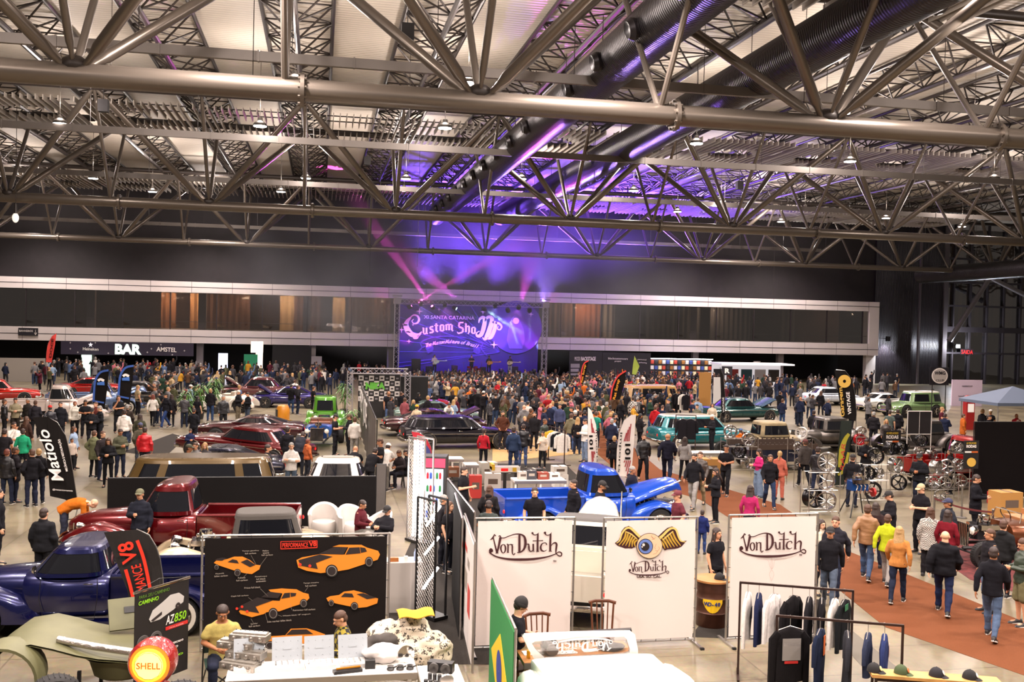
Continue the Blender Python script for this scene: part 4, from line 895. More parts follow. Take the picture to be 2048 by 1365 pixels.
# the big C, its curl, and the blackletter word in broad-nib strokes
stroke('big_letter', [(z4([(1235, 300), (1262, 282), (1292, 290), (1305, 318), (1290, 345), (1262, 350), (1248, 330), (1262, 315)]), [.15, .3, .4, .5, .4, .25, .2, .15]),
 (z4([(1240, 300), (1212, 330), (1200, 365), (1212, 400), (1240, 432), (1275, 445), (1305, 438), (1325, 415)]), [.3, .8, 1.2, 1.3, 1.2, 1.0, .6, .15]),
 (z4([(1300, 440), (1290, 465), (1265, 468), (1255, 455)]), [.3, .4, .3, .15]), (z4([(1172, 352), (1190, 362), (1215, 360)]), [.15, .4, .2]), (z4([(1195, 425), (1215, 415), (1235, 425)]), [.1, .3, .2])], lil, bd, Yt, k=.42)
def bl(x, y, s, glyph):
 """blackletter stem set: glyph is a list of (dx0, dy0, dx1, dy1, width)"""
 return [([(512+(x+a*s)/4, 560+(y+b2*s)/4), (512+(x+c*s)/4, 560+(y+d*s)/4)], w_*.42) for a, b2, c, d, w_ in glyph]
ST = lambda x: (x, -22, x, 22, .42)
word = []
for x, y, s, g_ in ((1352, 405, 1.0, [ST(-12), ST(12), (-12, 22, 0, 30, .3), (12, 22, 22, 28, .3), (-12, -22, -20, -16, .3), (0, 30, 12, 18, .3)]),
 (1404, 398, 1.0, [(14, -24, -10, -20, .35), (-10, -20, -10, -4, .4), (-10, -4, 12, 4, .4), (12, 4, 12, 22, .4), (12, 22, -16, 26, .35)]),
 (1442, 388, 1.0, [(0, -40, 0, 22, .42), (-16, -22, 16, -22, .25), (0, 22, 14, 28, .3)]),
 (1488, 385, 1.0, [ST(-12), ST(12), (-12, -22, 12, -24, .3), (-12, 22, 12, 24, .3)]),
 (1545, 382, 1.0, [ST(-22), ST(0), ST(22), (-22, -22, -2, -26, .3), (0, -22, 20, -26, .3), (22, 22, 32, 28, .3), (-22, -22, -30, -16, .3)]),
 (1640, 385, 1.25, [(16, -34, -10, -34, .35), (-10, -34, -14, -8, .45), (-14, -8, 14, 4, .45), (14, 4, 10, 28, .45), (10, 28, -18, 36, .35), (-18, 36, -24, 26, .25)]),
 (1692, 395, 1.05, [(-12, -44, -12, 22, .45), ST(12), (-12, -18, 12, -24, .3), (12, 22, 4, 36, .3), (-12, -44, -20, -38, .3)]),
 (1740, 405, 1.0, [ST(-12), ST(12), (-12, -22, 12, -24, .3), (-12, 22, 12, 24, .3)])): word += bl(x, y, s, g_)
stroke('blackletter_word', word, lil, bd, Yt)
stroke('big_letter', [(z4([(1782, 345), (1790, 315), (1815, 300), (1830, 320), (1822, 380), (1800, 440), (1770, 450), (1765, 425), (1790, 410)]), [.2, .5, .7, .9, 1.0, .9, .6, .3, .15]),
 (z4([(1832, 330), (1850, 302), (1880, 300), (1888, 330), (1870, 400), (1845, 455), (1830, 478), (1812, 462)]), [.3, .6, .8, 1.0, 1.2, 1.0, .5, .2]), (z4([(1890, 340), (1915, 345), (1905, 400), (1880, 460), (1850, 470)]), [.3, .8, 1.0, .8, .4]),
 (z4([(1915, 345), (1945, 350), (1965, 375), (1950, 400), (1930, 390), (1940, 372)]), [.5, .5, .4, .3, .2, .1])], lil, bd, Yt, k=.42)
# scroll ribbon
rb = [(1290, 578), (1325, 545), (1320, 500), (1400, 465), (1500, 452), (1600, 455), (1700, 470), (1790, 500), (1815, 510), (1800, 545), (1845, 605)]
stroke('scroll_line', [(z4(rb), .1), (z4([(1325, 545), (1400, 515), (1500, 500), (1600, 503), (1700, 520), (1800, 548)]), .1), (z4([(1360, 555), (1400, 535), (1405, 560), (1370, 578)]), .3), (z4([(1735, 545), (1780, 560), (1775, 582), (1740, 565)]), .3)], lil2, bd, Yt)
sc_t = 'The Kustom Kulture of Brazil'
for i, ch in enumerate(sc_t):
 if ch == ' ': continue
 t = i/(len(sc_t)-1); X = 1362+405*t; Yp = 480+34*(2*t-1)**2+6*t; p = AY(512+X/4, 560+Yp/4, Yt)
 me = cached(('ch', ch), lambda: text_mesh(ch, .5, .01, .004, .35)); me.materials.clear(); me.materials.append(lil)
 o = link('script_letter', me, bd, (p.x, Yt, p.z-.15)); o.rotation_euler = (pi/2, (2*t-1)*.28, 0)
# halo disc with hooded figure and rays, stars
c = AY(1032, 655, YB-.1); mb = MB(); mb.lathe([(2.55, 0), (.01, 0)], (c.x, YB-.12, c.z), 40, 'Y'); mb.build('halo_disc', lil2, bd, fix=False)
fg = [(1030, 631), (1037, 635), (1041, 646), (1047, 660), (1049, 680), (1044, 698), (1018, 698), (1013, 680), (1016, 660), (1020, 646), (1024, 635)]
mb = MB(); mb.prism([px2(*q) for q in fg], YB-.2, YB-.15); mb.build('hooded_figure', lil3, bd)
mb = MB(); cc = AY(1031, 642, YB); mb.lathe([(.3, 0), (.01, 0)], (cc.x, YB-.24, cc.z), 20, 'Y'); mb.build('figure_face', lil, bd, fix=False)
mb = MB(); pc = AY(1000, 705, YB)
for i in range(16):
 t = radians(100+i*6.2); L = 9; x1 = max(a.x+.1, pc.x+L*1.9*cos(t)); z1 = min(a.z-.1, max(1.2, pc.z+(x1-pc.x)*math.tan(t) if abs(cos(t)) > .05 else 9)); ribbon(mb, [(pc.x, pc.z), (x1, z1)], [.02, .06], YB-.1, smooth_=1)
mb.build('ray_line', mat('4a35b5', .7), bd, fix=False)
mb = MB()
for x, y, s in ((839, 623, .35), (878, 619, .2), (803, 660, .35), (818, 683, .25), (966, 624, .3), (988, 690, .4), (1062, 629, .3), (826, 650, .15)):
 p = AY(x, y, Yt); mb.add([(p.x+s*k*cos(q*pi/4), Yt, p.z+s*k*sin(q*pi/4)) for q in range(8) for k in ((1 if q % 2 == 0 else .22),)], [tuple(range(8))])
mb.build('star', lil, bd, fix=False)
# stage deck, ground-support truss, band
sx0, sx1 = WX(790, YS, 1), WX(1090, YS, 1)
mb = MB(); mb.box(((sx0+sx1)/2, 89.9, .4), (sx1-sx0+1, 5.0, .8)); mb.build('stage_deck', mat('1a1519', .7), label='black stage deck in front of the violet backdrop', cat='stage')
tl, tr_ = AY(792, 604, YS), AY(1083, 611, YS); zt = (tl.z+tr_.z)/2
box_truss('stage_truss', [(tl.x, YS-1.6, 0), (tl.x, YS-1.6, zt), (tr_.x, YS-1.6, zt), (tr_.x, YS-1.6, 0)], 'square aluminium truss portal standing around the stage', .42)
for x in (tl.x, tr_.x): mb = MB(); mb.box((x, YS-1.6, zt+.05), (.62, .62, .55)); mb.box((x, YS-1.6, zt+.5), (.8, .5, .16)); mb.build('hoist_head', mat('8f8790', .4, .5), label='aluminium truss corner hoist on the %s stage tower' % ('left' if x == tl.x else 'right'), cat='hoist')
PU = (.62, .16, 1.); MG = (1., .08, .62); BL = (.3, .25, 1.); CY = (.35, .8, 1.)
def stage_lamp(px, py, col, aim, e, label, sp=14, em=30, size=.12, Y=YS-1.6):
 p = AY(px, py, Y) if py > 9 else V((WX(px, Y, 1.15), Y, 1.12)); r = thing('stage_light', label, 'stage light', p)
 d = (V(aim)-p).normalized(); q = d.to_track_quat('-Z', 'Y').to_matrix().to_4x4(); mb = MB(); mb.M = q; mb.lathe([(.13, .3), (.2, .22), (.22, -.05), (.2, -.1)], n=14); mb.build('housing', black, r)
 mb = MB(); mb.M = q; mb.lathe([(.19, -.09), (.01, -.11)], n=14); mb.build('lens', mat('ffffff', emit=em, ecol=tuple(min(1, c_**.45*.95) for c_ in col)), r)
 mb = MB(); mb.tube((0, 0, .1), (0, 0, .35 if py > 9 else -.32), .03, n=5); mb.build('yoke', black, r)
 l = light('beam', 'SPOT', d*.16, e, col, size, r, aim=None, spot=radians(sp), blend=.3); l.rotation_euler = d.to_track_quat('-Z', 'Y').to_euler()
 return r
nm = ['magenta stage light at the left end of the truss, beam going up right', 'magenta stage light second on the truss, beam going up left', 'violet light on the truss above the gothic C', 'white beam light over the middle of the backdrop', 'blue light on the truss above the show name', 'cyan white beam light pointing down over the gothic letters', 'blue light on the truss over the singer', 'white beam light pointing down at the haloed figure', 'violet light near the right end of the stage truss', 'blue white beam light at the right of the stage truss']
stage_lamp(821, 613, MG, (28, 84, 19), 150000, nm[0], 7); stage_lamp(865, 614, MG, (2, 80, 16), 150000, nm[1], 7)
for px, py, c_, am, e, k, sp in ((842, 609, BL, (a.x+3, YB, 3), 1700, 2, 60), (911, 617, CY, (20, 84, 3), 16000, 3, 6), (890, 611, PU, (a.x+5, YB, 3), 1700, 4, 60), (969, 619, (.6, .9, 1), AY(1040, 665, 90), 160000, 5, 6), (990, 613, BL, (b.x-5, YB, 3), 1700, 6, 60), (1016, 622, (.75, .85, 1), AY(1045, 725, 90), 160000, 7, 5), (1037, 616, PU, (b.x-3, YB, 3), 1700, 8, 60), (1059, 622, (.7, .75, 1), AY(1060, 740, 91), 120000, 9, 4)):
 stage_lamp(px, py, c_, am, e, nm[k], sp)
for i, (px, c_) in enumerate(((815, MG), (861, MG), (907, PU), (968, PU), (1002, PU), (1068, MG))):
 X = WX(px, 90.6, 1.9); stage_lamp(px, 0, c_, (X, YB, 7), 900, 'floor uplight glowing pink behind the band, %s along the backdrop foot' % ordn[i], 50, 25, Y=90.6)
# strong purple wash up into the smoke over the stage
for k in range(7): light('stage_wash', 'SPOT', (9.5+3.4*k, 93.4, 9.2), 24000, (.2+.02*(k % 3), .08, 1.), .5, aim=(13+3*k, 82, 19), spot=radians(75), blend=1)
light('stage_wash', 'SPOT', (18, 87, 7.6), 40000, (1., .1, .85), .2, aim=(9.5, 36, 16.5), spot=radians(7), blend=.8)
light('stage_wash', 'SPOT', (12, 87, 7.6), 60000, (1., .1, .9), .2, aim=(-6.7, 42, 16.5), spot=radians(7), blend=.8)
light('stage_wash', 'SPOT', (20, 87, 7.6), 70000, (.35, .2, 1.), .2, aim=(13, 50, 14.5), spot=radians(16), blend=.8)
# smoke: one bounded volume of haze over the stage
HZ = (20, 13.5, 8.6)
M = bpy.data.materials.new('haze'); M.use_nodes = True; nt = M.node_tree; nt.nodes.remove(nt.nodes['Principled BSDF'])
vs = nt.nodes.new('ShaderNodeVolumeScatter'); vs.inputs['Anisotropy'].default_value = .0; vs.inputs['Color'].default_value = (.9, .9, 1, 1)
tc = nt.nodes.new('ShaderNodeTexCoord'); gr_ = nt.nodes.new('ShaderNodeTexGradient'); gr_.gradient_type = 'SPHERICAL'
mp = nt.nodes.new('ShaderNodeMapping'); mp.inputs['Scale'].default_value = (1/HZ[0], 1/HZ[1], 1/HZ[2]); nt.links.new(tc.outputs['Object'], mp.inputs[0]); nt.links.new(mp.outputs[0], gr_.inputs[0])
nn = nt.nodes.new('ShaderNodeTexNoise'); nn.inputs['Scale'].default_value = .22; nn.inputs['Detail'].default_value = 3; nt.links.new(tc.outputs['Object'], nn.inputs[0])
mr = nt.nodes.new('ShaderNodeMapRange'); mr.inputs[1].default_value = .36; mr.inputs[2].default_value = .66; mr.inputs[3].default_value = .25; nt.links.new(nn.outputs[0], mr.inputs[0])
mu = nt.nodes.new('ShaderNodeMath'); mu.operation = 'MULTIPLY'; nt.links.new(gr_.outputs[1], mu.inputs[0]); nt.links.new(mr.outputs[0], mu.inputs[1])
m2 = nt.nodes.new('ShaderNodeMath'); m2.operation = 'MULTIPLY'; m2.inputs[1].default_value = .06; nt.links.new(mu.outputs[0], m2.inputs[0]); nt.links.new(m2.outputs[0], vs.inputs['Density'])
nt.links.new(vs.outputs[0], nt.nodes['Material Output'].inputs['Volume'])
SC.cycles.volume_step_rate = 3; SC.cycles.volume_max_steps = 64
mb = MB(); mb.ell((0, 0, 0), HZ, 24, 14); hz = mb.build('stage_haze', M, loc=(WX(930, 82, 11), 80.4, 9.6), label='violet lit smoke hanging over and in front of the stage', cat='haze', kind='stuff')
def amp(px, Y, w_, h_, label, z=.8):
 X = WX(px, Y, z+.5); r = thing('speaker_cabinet', label, 'speaker', (X, Y, z)); mb = MB(); mb.box((0, 0, h_/2), (w_, .6, h_)); mb.build('box', mat('131114', .6), r)
 mb = MB(); mb.box((0, -.305, h_/2), (w_*.86, .02, h_*.86)); mb.lathe([(w_*.3, 0), (w_*.33, .02), (w_*.1, .03)], (0, -.31, h_*.35), 16, 'Y'); mb.build('speaker_grille', mat('262228', .7), r)
for px, Y, w_, h_, l_ in ((832, 89.5, .8, 1.3, 'tall black speaker stack at the left side of the stage'), (816, 89, .5, .6, 'small black case left on the stage'), (858, 90, .55, .6, 'guitar amplifier behind the left guitarist'), (909, 90.3, .5, .7, 'narrow black case at the backdrop foot mid stage'), (966, 90, .5, .6, 'black amplifier beside the drum kit'), (1029, 90, .6, .7, 'black amplifier right of the singer')): amp(px, Y, w_, h_, l_)
def on_stage(px, Y, pose, a_, *r_, **k): x = WX(px, Y, 1.7); return person(x, Y, facing(x, Y, a_), pose, *r_, z=.8, **k)
g1 = [on_stage(869, 88.8, 'hold', 20, 'shirt', 'c8b8c0', 'jeans', '2a2c3a', 'long', 'dark', 'guitarist in pale shirt with light guitar, left on the stage'),
      on_stage(943, 89.6, 'hold', -10, 'tee', '2a2430', 'jeans', '22222a', 'short', 'dark', 'drummer in dark shirt behind the kit on stage'),
      on_stage(978, 88.3, 'hold', 0, 'jacket', '2a242c', 'jeans', '1c1c24', 'short', 'dark', 'singer in black hat and jacket with acoustic guitar at centre stage', hat='cap'),
      on_stage(1020, 88.6, 'hold', -15, 'shirt', '3a2c3a', 'jeans', '9a98a8', 'short', 'dark', 'bass player in hat right of the singer on stage', hat='cap')]
for g_, c_ in ((g1[0], 'cfe0d8'), (g1[2], 'c98a3a'), (g1[3], 'd8c8a8')):
 mb = MB(); mb.lathe([(.01, -.04), (.19, -.04), (.2, 0), (.19, .04), (.01, .04)], (0, 0, 0), 16, 'Y'); mb.lathe([(.01, -.035), (.14, -.035), (.14, .035), (.01, .035)], (.2, 0, .03), 14, 'Y'); mb.box((.6, 0, .1), (.75, .03, .06), 0); mb.box((1.02, 0, .13), (.16, .03, .1))
 R = g_.rotation_euler.z; mb.build('guitar', mat(c_, .3, coat=1), loc=(g_.location.x+.3*sin(R), g_.location.y-.3*cos(R), g_.location.z+1.08), rz=R, label='%s guitar held across the body of the %s' % (('pale green electric', 'left guitarist') if c_ == 'cfe0d8' else (('orange acoustic', 'singer in hat') if c_ == 'c98a3a' else ('cream electric', 'bass player'))), cat='guitar')
dk = thing('drum_kit', 'sparkling drum kit at the back of the stage', 'drum kit', (WX(945, 88.9, 1.4), 88.9, .8))
for x, y, z, r_, h_, ax in ((0, 0, .3, .3, .4, 'Y'), (-.35, -.1, .62, .17, .2, 'Z'), (.3, -.1, .62, .17, .2, 'Z'), (.6, .2, .35, .22, .35, 'Z')):
 mb = MB(); mb.lathe([(r_, -h_/2), (r_, h_/2)], (x, y, z), 16, ax); mb.build('drum', mat('8a2a3a', .25, .4), dk)
for x, z in ((-.8, 1.05), (.85, 1.1)): mb = MB(); mb.lathe([(.26, 0), (.05, .03), (.01, .03)], (x, .1, z), 18); mb.tube((x, .1, 0), (x, .1, z), .015); mb.build('cymbal', mat('d8b050', .2, 1.), dk)
for px in (862, 976, 1018): X = WX(px, 87.7, 1); mb = MB(); mb.path([(0, 0, 0), (0, 0, 1.25), (.15, .3, 1.55)], .014, 5); mb.lathe([(.16, 0), (.15, .02), (.02, .03)], n=12); mb.ell((.15, .3, 1.56), (.03, .03, .04), 8, 6); mb.build('microphone_stand', black, loc=(X, 87.7, .8), label='thin black microphone stand before the %s' % {862: 'left guitarist', 976: 'singer', 1018: 'bass player'}[px], cat='microphone stand')
# ================================================================ boards, banners and flags
class Board:
 """upright plane through two floor points seen at (x0,y0) and (x1,y1); uv() turns a pixel into a point of that plane"""
 def __init__(s, x0, y0, x1, y1, z=0., Y=None):
  a, b = (G(x0, y0, z), G(x1, y1, z)) if Y is None else (AY(x0, y0, Y), AY(x1, y1, Y))
  s.o = V((a.x, a.y, 0)); d = V((b.x-a.x, b.y-a.y, 0)); s.w = d.length; s.d = d.normalized(); s.n = V((s.d.y, -s.d.x, 0)); s.rz = atan2(s.d.y, s.d.x)
 def uv(s, px, py):
  r = ray(px, py); t = (s.o-EYE).dot(s.n)/r.dot(s.n); p = EYE+r*t; return ((p-s.o).dot(s.d), p.z)
 def root(s, name, label, cat): s.r = thing(name, label, cat, s.o, s.rz); return s.r
 def poly(s, name, pix, y0, y1, m_, parent=None):
  mb = MB(); mb.prism([s.uv(*q) for q in pix], y0, y1); return mb.build(name, m_, parent or s.r)
 def strokes(s, name, st, m_, y=-.012, k=1., parent=None):
  mb = MB()
  for pts, w_ in st: ribbon(mb, [s.uv(*q) for q in pts], [a*k for a in w_] if isinstance(w_, list) else w_*k, y)
  return mb.build(name, m_, parent or s.r, fix=False)
 def text(s, body, p0, p1, hpx, m_, y=-.012, off=0., shear=0., name='lettering', parent=None, ext=.004):
  """letters along the pixel baseline p0 -> p1, hpx tall"""
  a = V(s.uv(*p0)); b = V(s.uv(*p1)); d = b-a; up_px = (p0[0]+(p1[1]-p0[1])/max(1e-6, math.hypot(p1[0]-p0[0], p1[1]-p0[1]))*hpx, p0[1]-(p1[0]-p0[0])/max(1e-6, math.hypot(p1[0]-p0[0], p1[1]-p0[1]))*hpx)
  h = (V(s.uv(*up_px))-a).length; me = text_mesh(body, 1, ext, off, shear, 'LEFT'); xs = [v.co.x for v in me.vertices]; ys = [v.co.y for v in me.vertices]
  X = d.normalized(); Y = V((-X.y, X.x)); sx = d.length/(max(xs)-min(xs)); sy = h/(max(ys)-min(ys)); x0, y0 = min(xs), min(ys)
  for v in me.vertices:
   q = a+X*(v.co.x-x0)*sx+Y*(v.co.y-y0)*sy; v.co = (q.x, y+v.co.z*-1, q.y)
  me.materials.append(m_); return link(name, me, parent or s.r)
pipe_m = mat('a8a29e', .3, .8); blackcloth = mat('0d0a0a', .8, bump=.4, bscale=3, spec=.15); maroon = mat('3a1015', .8)
def banner(b, x0, x1, yt, yb, m_, frame=True, legs=True, eyelets=True):
 """cloth panel laced into a tube frame; corners in pixels"""
 (ax, az), (bx, bz) = b.uv(x0, yb[0]), b.uv(x1, yb[1]); (cx, cz), (dx, dz) = b.uv(x1, yt[1]), b.uv(x0, yt[0]); zt = (cz+dz)/2; z0 = max(.12, (az+bz)/2); ax = (ax+dx)/2; bx = (bx+cx)/2
 mb = MB(); mb.grid(lambda u, v: V((ax+(bx-ax)*u, .006*sin(u*9+v*4), z0+(zt-z0)*v)), 16, 12); mb.build('printed_cloth', m_, b.r, fix=False)
 mb = MB(); g = .045
 mb.path([(ax-g, .02, 0.03), (ax-g, .02, zt+g)], .02, 8); mb.build('frame_post', pipe_m, b.r); mb = MB(); mb.path([(bx+g, .02, 0.03), (bx+g, .02, zt+g)], .02, 8); mb.build('frame_post', pipe_m, b.r)
 for z in (zt+g, z0-g): mb = MB(); mb.tube((ax-g, .02, z), (bx+g, .02, z), .018); mb.build('frame_rail', pipe_m, b.r)
 if legs:
  for x in (ax-g, bx+g): mb = MB(); mb.box((x, 0, .02), (.05, .7, .035)); mb.mat(1); mb.box((x, -.36, .02), (.07, .05, .04)); mb.build('foot', [pipe_m, black], b.r)
 if eyelets:
  mb = MB()
  for i in range(6):
   for (x, z, dx_, dz_) in ((ax+(bx-ax)*(i+.5)/6, zt, 0, g), (ax, z0+(zt-z0)*(i+.5)/6, -g, 0), (bx, z0+(zt-z0)*(i+.5)/6, g, 0), (ax+(bx-ax)*(i+.5)/6, z0, 0, -g)): mb.tube((x, -.01, z), (x+dx_, 0, z+dz_), .006, n=4)
  mb.build('lacing', black, b.r)
VD = [([(245, 180), (215, 250), (160, 290)], [8, 34, 3]), ([(245, 180), (268, 215)], [8, 26]), ([(225, 250), (255, 380), (292, 530)], [18, 24, 34]), ([(362, 240), (330, 400), (295, 540)], [48, 38, 30]), ([(265, 545), (325, 540)], [10, 12]), ([(322, 225), (350, 212), (372, 245)], [10, 24, 16]),
      ([(370, 250), (440, 250), (540, 210), (650, 178), (740, 182), (810, 220), (838, 300), (835, 400), (800, 480), (740, 525), (680, 530)], [16, 16, 15, 17, 24, 36, 46, 46, 34, 20, 14]), ([(724, 190), (724, 520)], [38, 42]),
      ([(412, 375), (380, 400), (368, 450), (382, 510), (412, 540), (445, 515), (458, 455), (445, 395), (412, 375)], [12, 24, 30, 24, 12, 24, 30, 24, 12]), ([(478, 375), (505, 385), (503, 530)], [8, 28, 28]), ([(485, 532), (525, 530)], [10, 10]), ([(505, 400), (550, 375), (585, 395), (588, 480), (590, 540), (612, 575), (640, 545)], [10, 16, 28, 28, 22, 14, 22]), ([(560, 378), (605, 378)], [8, 12]),
      ([(860, 375), (900, 370), (905, 430), (915, 490), (950, 510), (985, 480)], [10, 20, 34, 26, 16, 12]), ([(988, 365), (990, 500)], [30, 30]), ([(975, 512), (1015, 510)], [10, 10]),
      ([(955, 165), (975, 160), (985, 180), (1020, 195), (1060, 185), (1095, 150)], [28, 40, 18, 14, 16, 8]), ([(1078, 170), (1072, 330), (1070, 510)], [28, 34, 36]), ([(1045, 512), (1100, 510)], [10, 12]), ([(978, 308), (1080, 306), (1175, 303)], [16, 9, 18]),
      ([(1245, 385), (1230, 350), (1185, 350), (1145, 380), (1130, 440), (1150, 490), (1200, 505), (1245, 480)], [22, 16, 14, 26, 36, 30, 14, 8]), ([(1200, 170), (1215, 150), (1225, 185), (1260, 200), (1310, 185), (1340, 145)], [34, 42, 18, 14, 16, 8]), ([(1320, 170), (1315, 330), (1312, 500)], [30, 38, 38]), ([(1285, 508), (1345, 506)], [10, 12]),
      ([(1330, 400), (1370, 355), (1415, 345), (1435, 380), (1425, 470), (1420, 545)], [10, 18, 28, 36, 32, 16]), ([(1410, 560), (1480, 520), (1530, 545), (1520, 595), (1470, 590), (1430, 555)], [14, 20, 24, 22, 20, 14]),
      ([(150, 505), (175, 470), (200, 500), (160, 520), (190, 560), (300, 615), (500, 655), (750, 665), (1000, 655), (1250, 615), (1400, 565), (1440, 550)], [30, 44, 44, 40, 22, 26, 36, 46, 42, 26, 18, 14])]
def vd_logo(b, ox, oy, s, m_, y=-.012, flip=False, name='logo_lettering', parent=None, skew=0.):
 """the scripted logo: zoom coordinates scaled by s and moved to (ox, oy) in the picture"""
 f = (lambda x, y_: (ox+(1680-x)*s, oy+(760-y_)*s)) if flip else (lambda x, y_: (ox+x*s, oy+y_*s+skew*(x*s)))
 a = b.uv(ox, oy); c = b.uv(ox+100, oy); pm_ = abs(c[0]-a[0])/100
 return b.strokes(name, [([f(*q) for q in pts], [w_*s*pm_*1.05 for w_ in ws]) for pts, ws in VD], m_, y, parent=parent)
cream = mat('d9ccc6', .75, bump=.1, bscale=4)
b1 = Board(947, 1306, 1138, 1300); b1.root('logo_banner', 'left white cloth banner with the maroon scripted logo, behind the table', 'banner'); banner(b1, 953, 1142, (1043, 1041), (1300, 1296), cream)
vd_logo(b1, 963, 1050, .1045, maroon); b1.text('TM', (1106, 1124), (1112, 1124), 3, maroon)
b2 = Board(1206, 1296, 1384, 1288); b2.root('logo_banner', 'middle white cloth banner with winged eyeball above the scripted logo', 'banner'); banner(b2, 1210, 1388, (1042, 1040), (1290, 1284), cream)
k2 = lambda pts: [(1220+x/10.5, 1040+y/10.5) for x, y in pts]
pmm = abs(b2.uv(1300, 1100)[0]-b2.uv(1200, 1100)[0])/100
def wing(pix_edge, feathers, tips):
 b2.poly('wing_outline', k2(pix_edge), -.008, -.004, maroon)
 b2.strokes('wing_gold', [(k2(f_), [4.*pmm*.8, 4.5*pmm*.8, 1.2*pmm]) for f_ in feathers], mat('b8902c', .7), -.014)
 b2.strokes('wing_arch', [(k2(t), [w_*pmm for w_ in ws]) for t, ws in tips], mat('d9b96a', .7), -.018)
LW = [(100, 490), (180, 430), (215, 350), (240, 240), (300, 165), (390, 130), (460, 165), (560, 270), (650, 350), (600, 430), (530, 570), (455, 605), (390, 600), (315, 605), (245, 578), (160, 550)]
RW = [(960, 420), (1010, 350), (1110, 250), (1200, 175), (1300, 140), (1380, 180), (1420, 290), (1450, 400), (1520, 450), (1610, 440), (1500, 565), (1425, 598), (1350, 612), (1270, 618), (1210, 620), (1150, 645), (1080, 560), (1040, 450)]
wing(LW, [[(330-i*2+(i*52), 240+i*35), (300+i*42, 380+i*20), (180+i*70, 535+i*6 if i < 3 else 570)] for i in range(6)], [([(130, 490), (200, 430), (240, 300), (310, 200), (390, 165), (470, 210), (570, 310), (630, 370)], [1.2, 2.6, 3.4, 3.6, 4, 4.4, 4.8, 4]), ([(330, 250), (440, 300), (560, 400)], [1.5, 2.5, 1.5])])
wing(RW, [[(1300-i*52, 240+i*38), (1370-i*52, 400+i*22), (1480-i*66, 545+i*12)] for i in range(6)], [([(1580, 465), (1480, 440), (1430, 350), (1380, 210), (1300, 175), (1210, 220), (1110, 320), (1020, 400)], [1.2, 2.8, 3.4, 3.8, 4, 4.6, 5, 6]), ([(1320, 240), (1220, 320), (1100, 430)], [1.5, 2.5, 1.5])])
def disc(b, cx, cy, rx, ry, m_, y, name):
 return b.poly(name, [(cx+rx*cos(2*pi*i/36), cy+ry*sin(2*pi*i/36)) for i in range(36)], y-.003, y, m_)
disc(b2, 1220+820/10.5, 1040+545/10.5, 26, 25.5, maroon, -.02, 'eye_outline'); disc(b2, 1220+820/10.5, 1040+545/10.5, 25, 24.5, mat('d8b896', .7), -.024, 'eyeball'); disc(b2, 1220+735/10.5, 1040+555/10.5, 14.8, 15.4, mat('1a1426', .7), -.028, 'iris_rim'); disc(b2, 1220+735/10.5, 1040+555/10.5, 13.5, 14, mat('5f76b5', .7), -.032, 'iris'); disc(b2, 1220+725/10.5, 1040+555/10.5, 8.4, 8.6, mat('1a0f12', .6), -.036, 'pupil')
disc(b2, 1220+690/10.5, 1040+518/10.5, 2.6, 2.8, cream, -.04, 'eye_glint'); disc(b2, 1220+660/10.5, 1040+562/10.5, 1.4, 1.6, cream, -.04, 'eye_glint')
b2.strokes('iris_ray', [([(1290+13*cos(t), 1092.8+13.5*sin(t)), (1290+9.6*cos(t), 1092.8+10*sin(t))], .5*pmm) for t in [2*pi*i/30 for i in range(30)]], mat('a9b8dc', .7), -.034)
b2.strokes('eye_vein', [(k2(p_), .45*pmm) for p_ in ([(860, 320), (875, 370), (920, 400)], [(940, 360), (920, 400), (870, 405)], [(960, 500), (930, 580), (950, 610)], [(1010, 560), (1025, 600), (1000, 650)], [(990, 640), (960, 700), (890, 720)], [(935, 640), (985, 650)], [(900, 380), (860, 350)])], mat('a03a2a', .7), -.028)
vd_logo(b2, 1249, 1112.5, .0575, maroon); b2.text('USA. SO. CAL.', (1273.5, 1156), (1322, 1155.5), 5, maroon, off=.01)
b3 = Board(1453, 1287, 1626, 1279); b3.root('logo_banner', 'right white cloth banner with the maroon scripted logo, behind the clothes rail', 'banner'); banner(b3, 1460, 1629, (1036, 1033), (1284, 1276), cream)
vd_logo(b3, 1465, 1050, .0952, maroon); b3.text('TM', (1598, 1111.5), (1603, 1111.5), 2.6, maroon)
b3.strokes('pinstripe', [([(1465+x/10.5, 1050+y/10.5) for x, y in p_], .3*pmm) for p_ in ([(500, 720), (620, 725), (740, 750), (780, 880), (815, 930)], [(1130, 700), (980, 715), (880, 750), (860, 880), (815, 930)], [(820, 700), (800, 820), (820, 930), (835, 820), (820, 700)], [(815, 940), (770, 1040), (815, 1180)], [(815, 940), (865, 1040), (815, 1180)])], mat('a88078', .8))
# the big parts poster
bp = Board(402, 1308, 776, 1296); bp.root('parts_poster', 'big black poster of orange muscle cars with red framed heading, behind the seated sellers', 'poster'); banner(bp, 408, 772, (1079, 1072), (1306, 1292), mat('130d0c', .8, bump=.15, bscale=3, spec=.2), legs=False)
q = lambda pts, ox=400., oy=1065., k=5.39: [(ox+x/k, oy+y/k) for x, y in pts]
orange = mat('d9801c', .65); dkp = mat('241a1a', .6); redp = mat('d8301c', .65); offw = mat('a89c90', .7); silv = mat('8d8680', .5)
bp.strokes('heading_frame', [(q([(870, 100), (1150, 95), (1265, 90)]), 1.*pmm), (q([(870, 180), (1265, 165)]), 1.6*pmm), (q([(872, 98), (872, 182)]), 1.4*pmm), (q([(1262, 92), (1262, 168)]), 1.4*pmm)], redp)
bp.text('PERFORMANCE', q([(888, 165)])[0], q([(1165, 158)])[0], 9, redp, off=.01); bp.text('V8', q([(1175, 155)])[0], q([(1255, 150)])[0], 10.5, redp, off=.03)
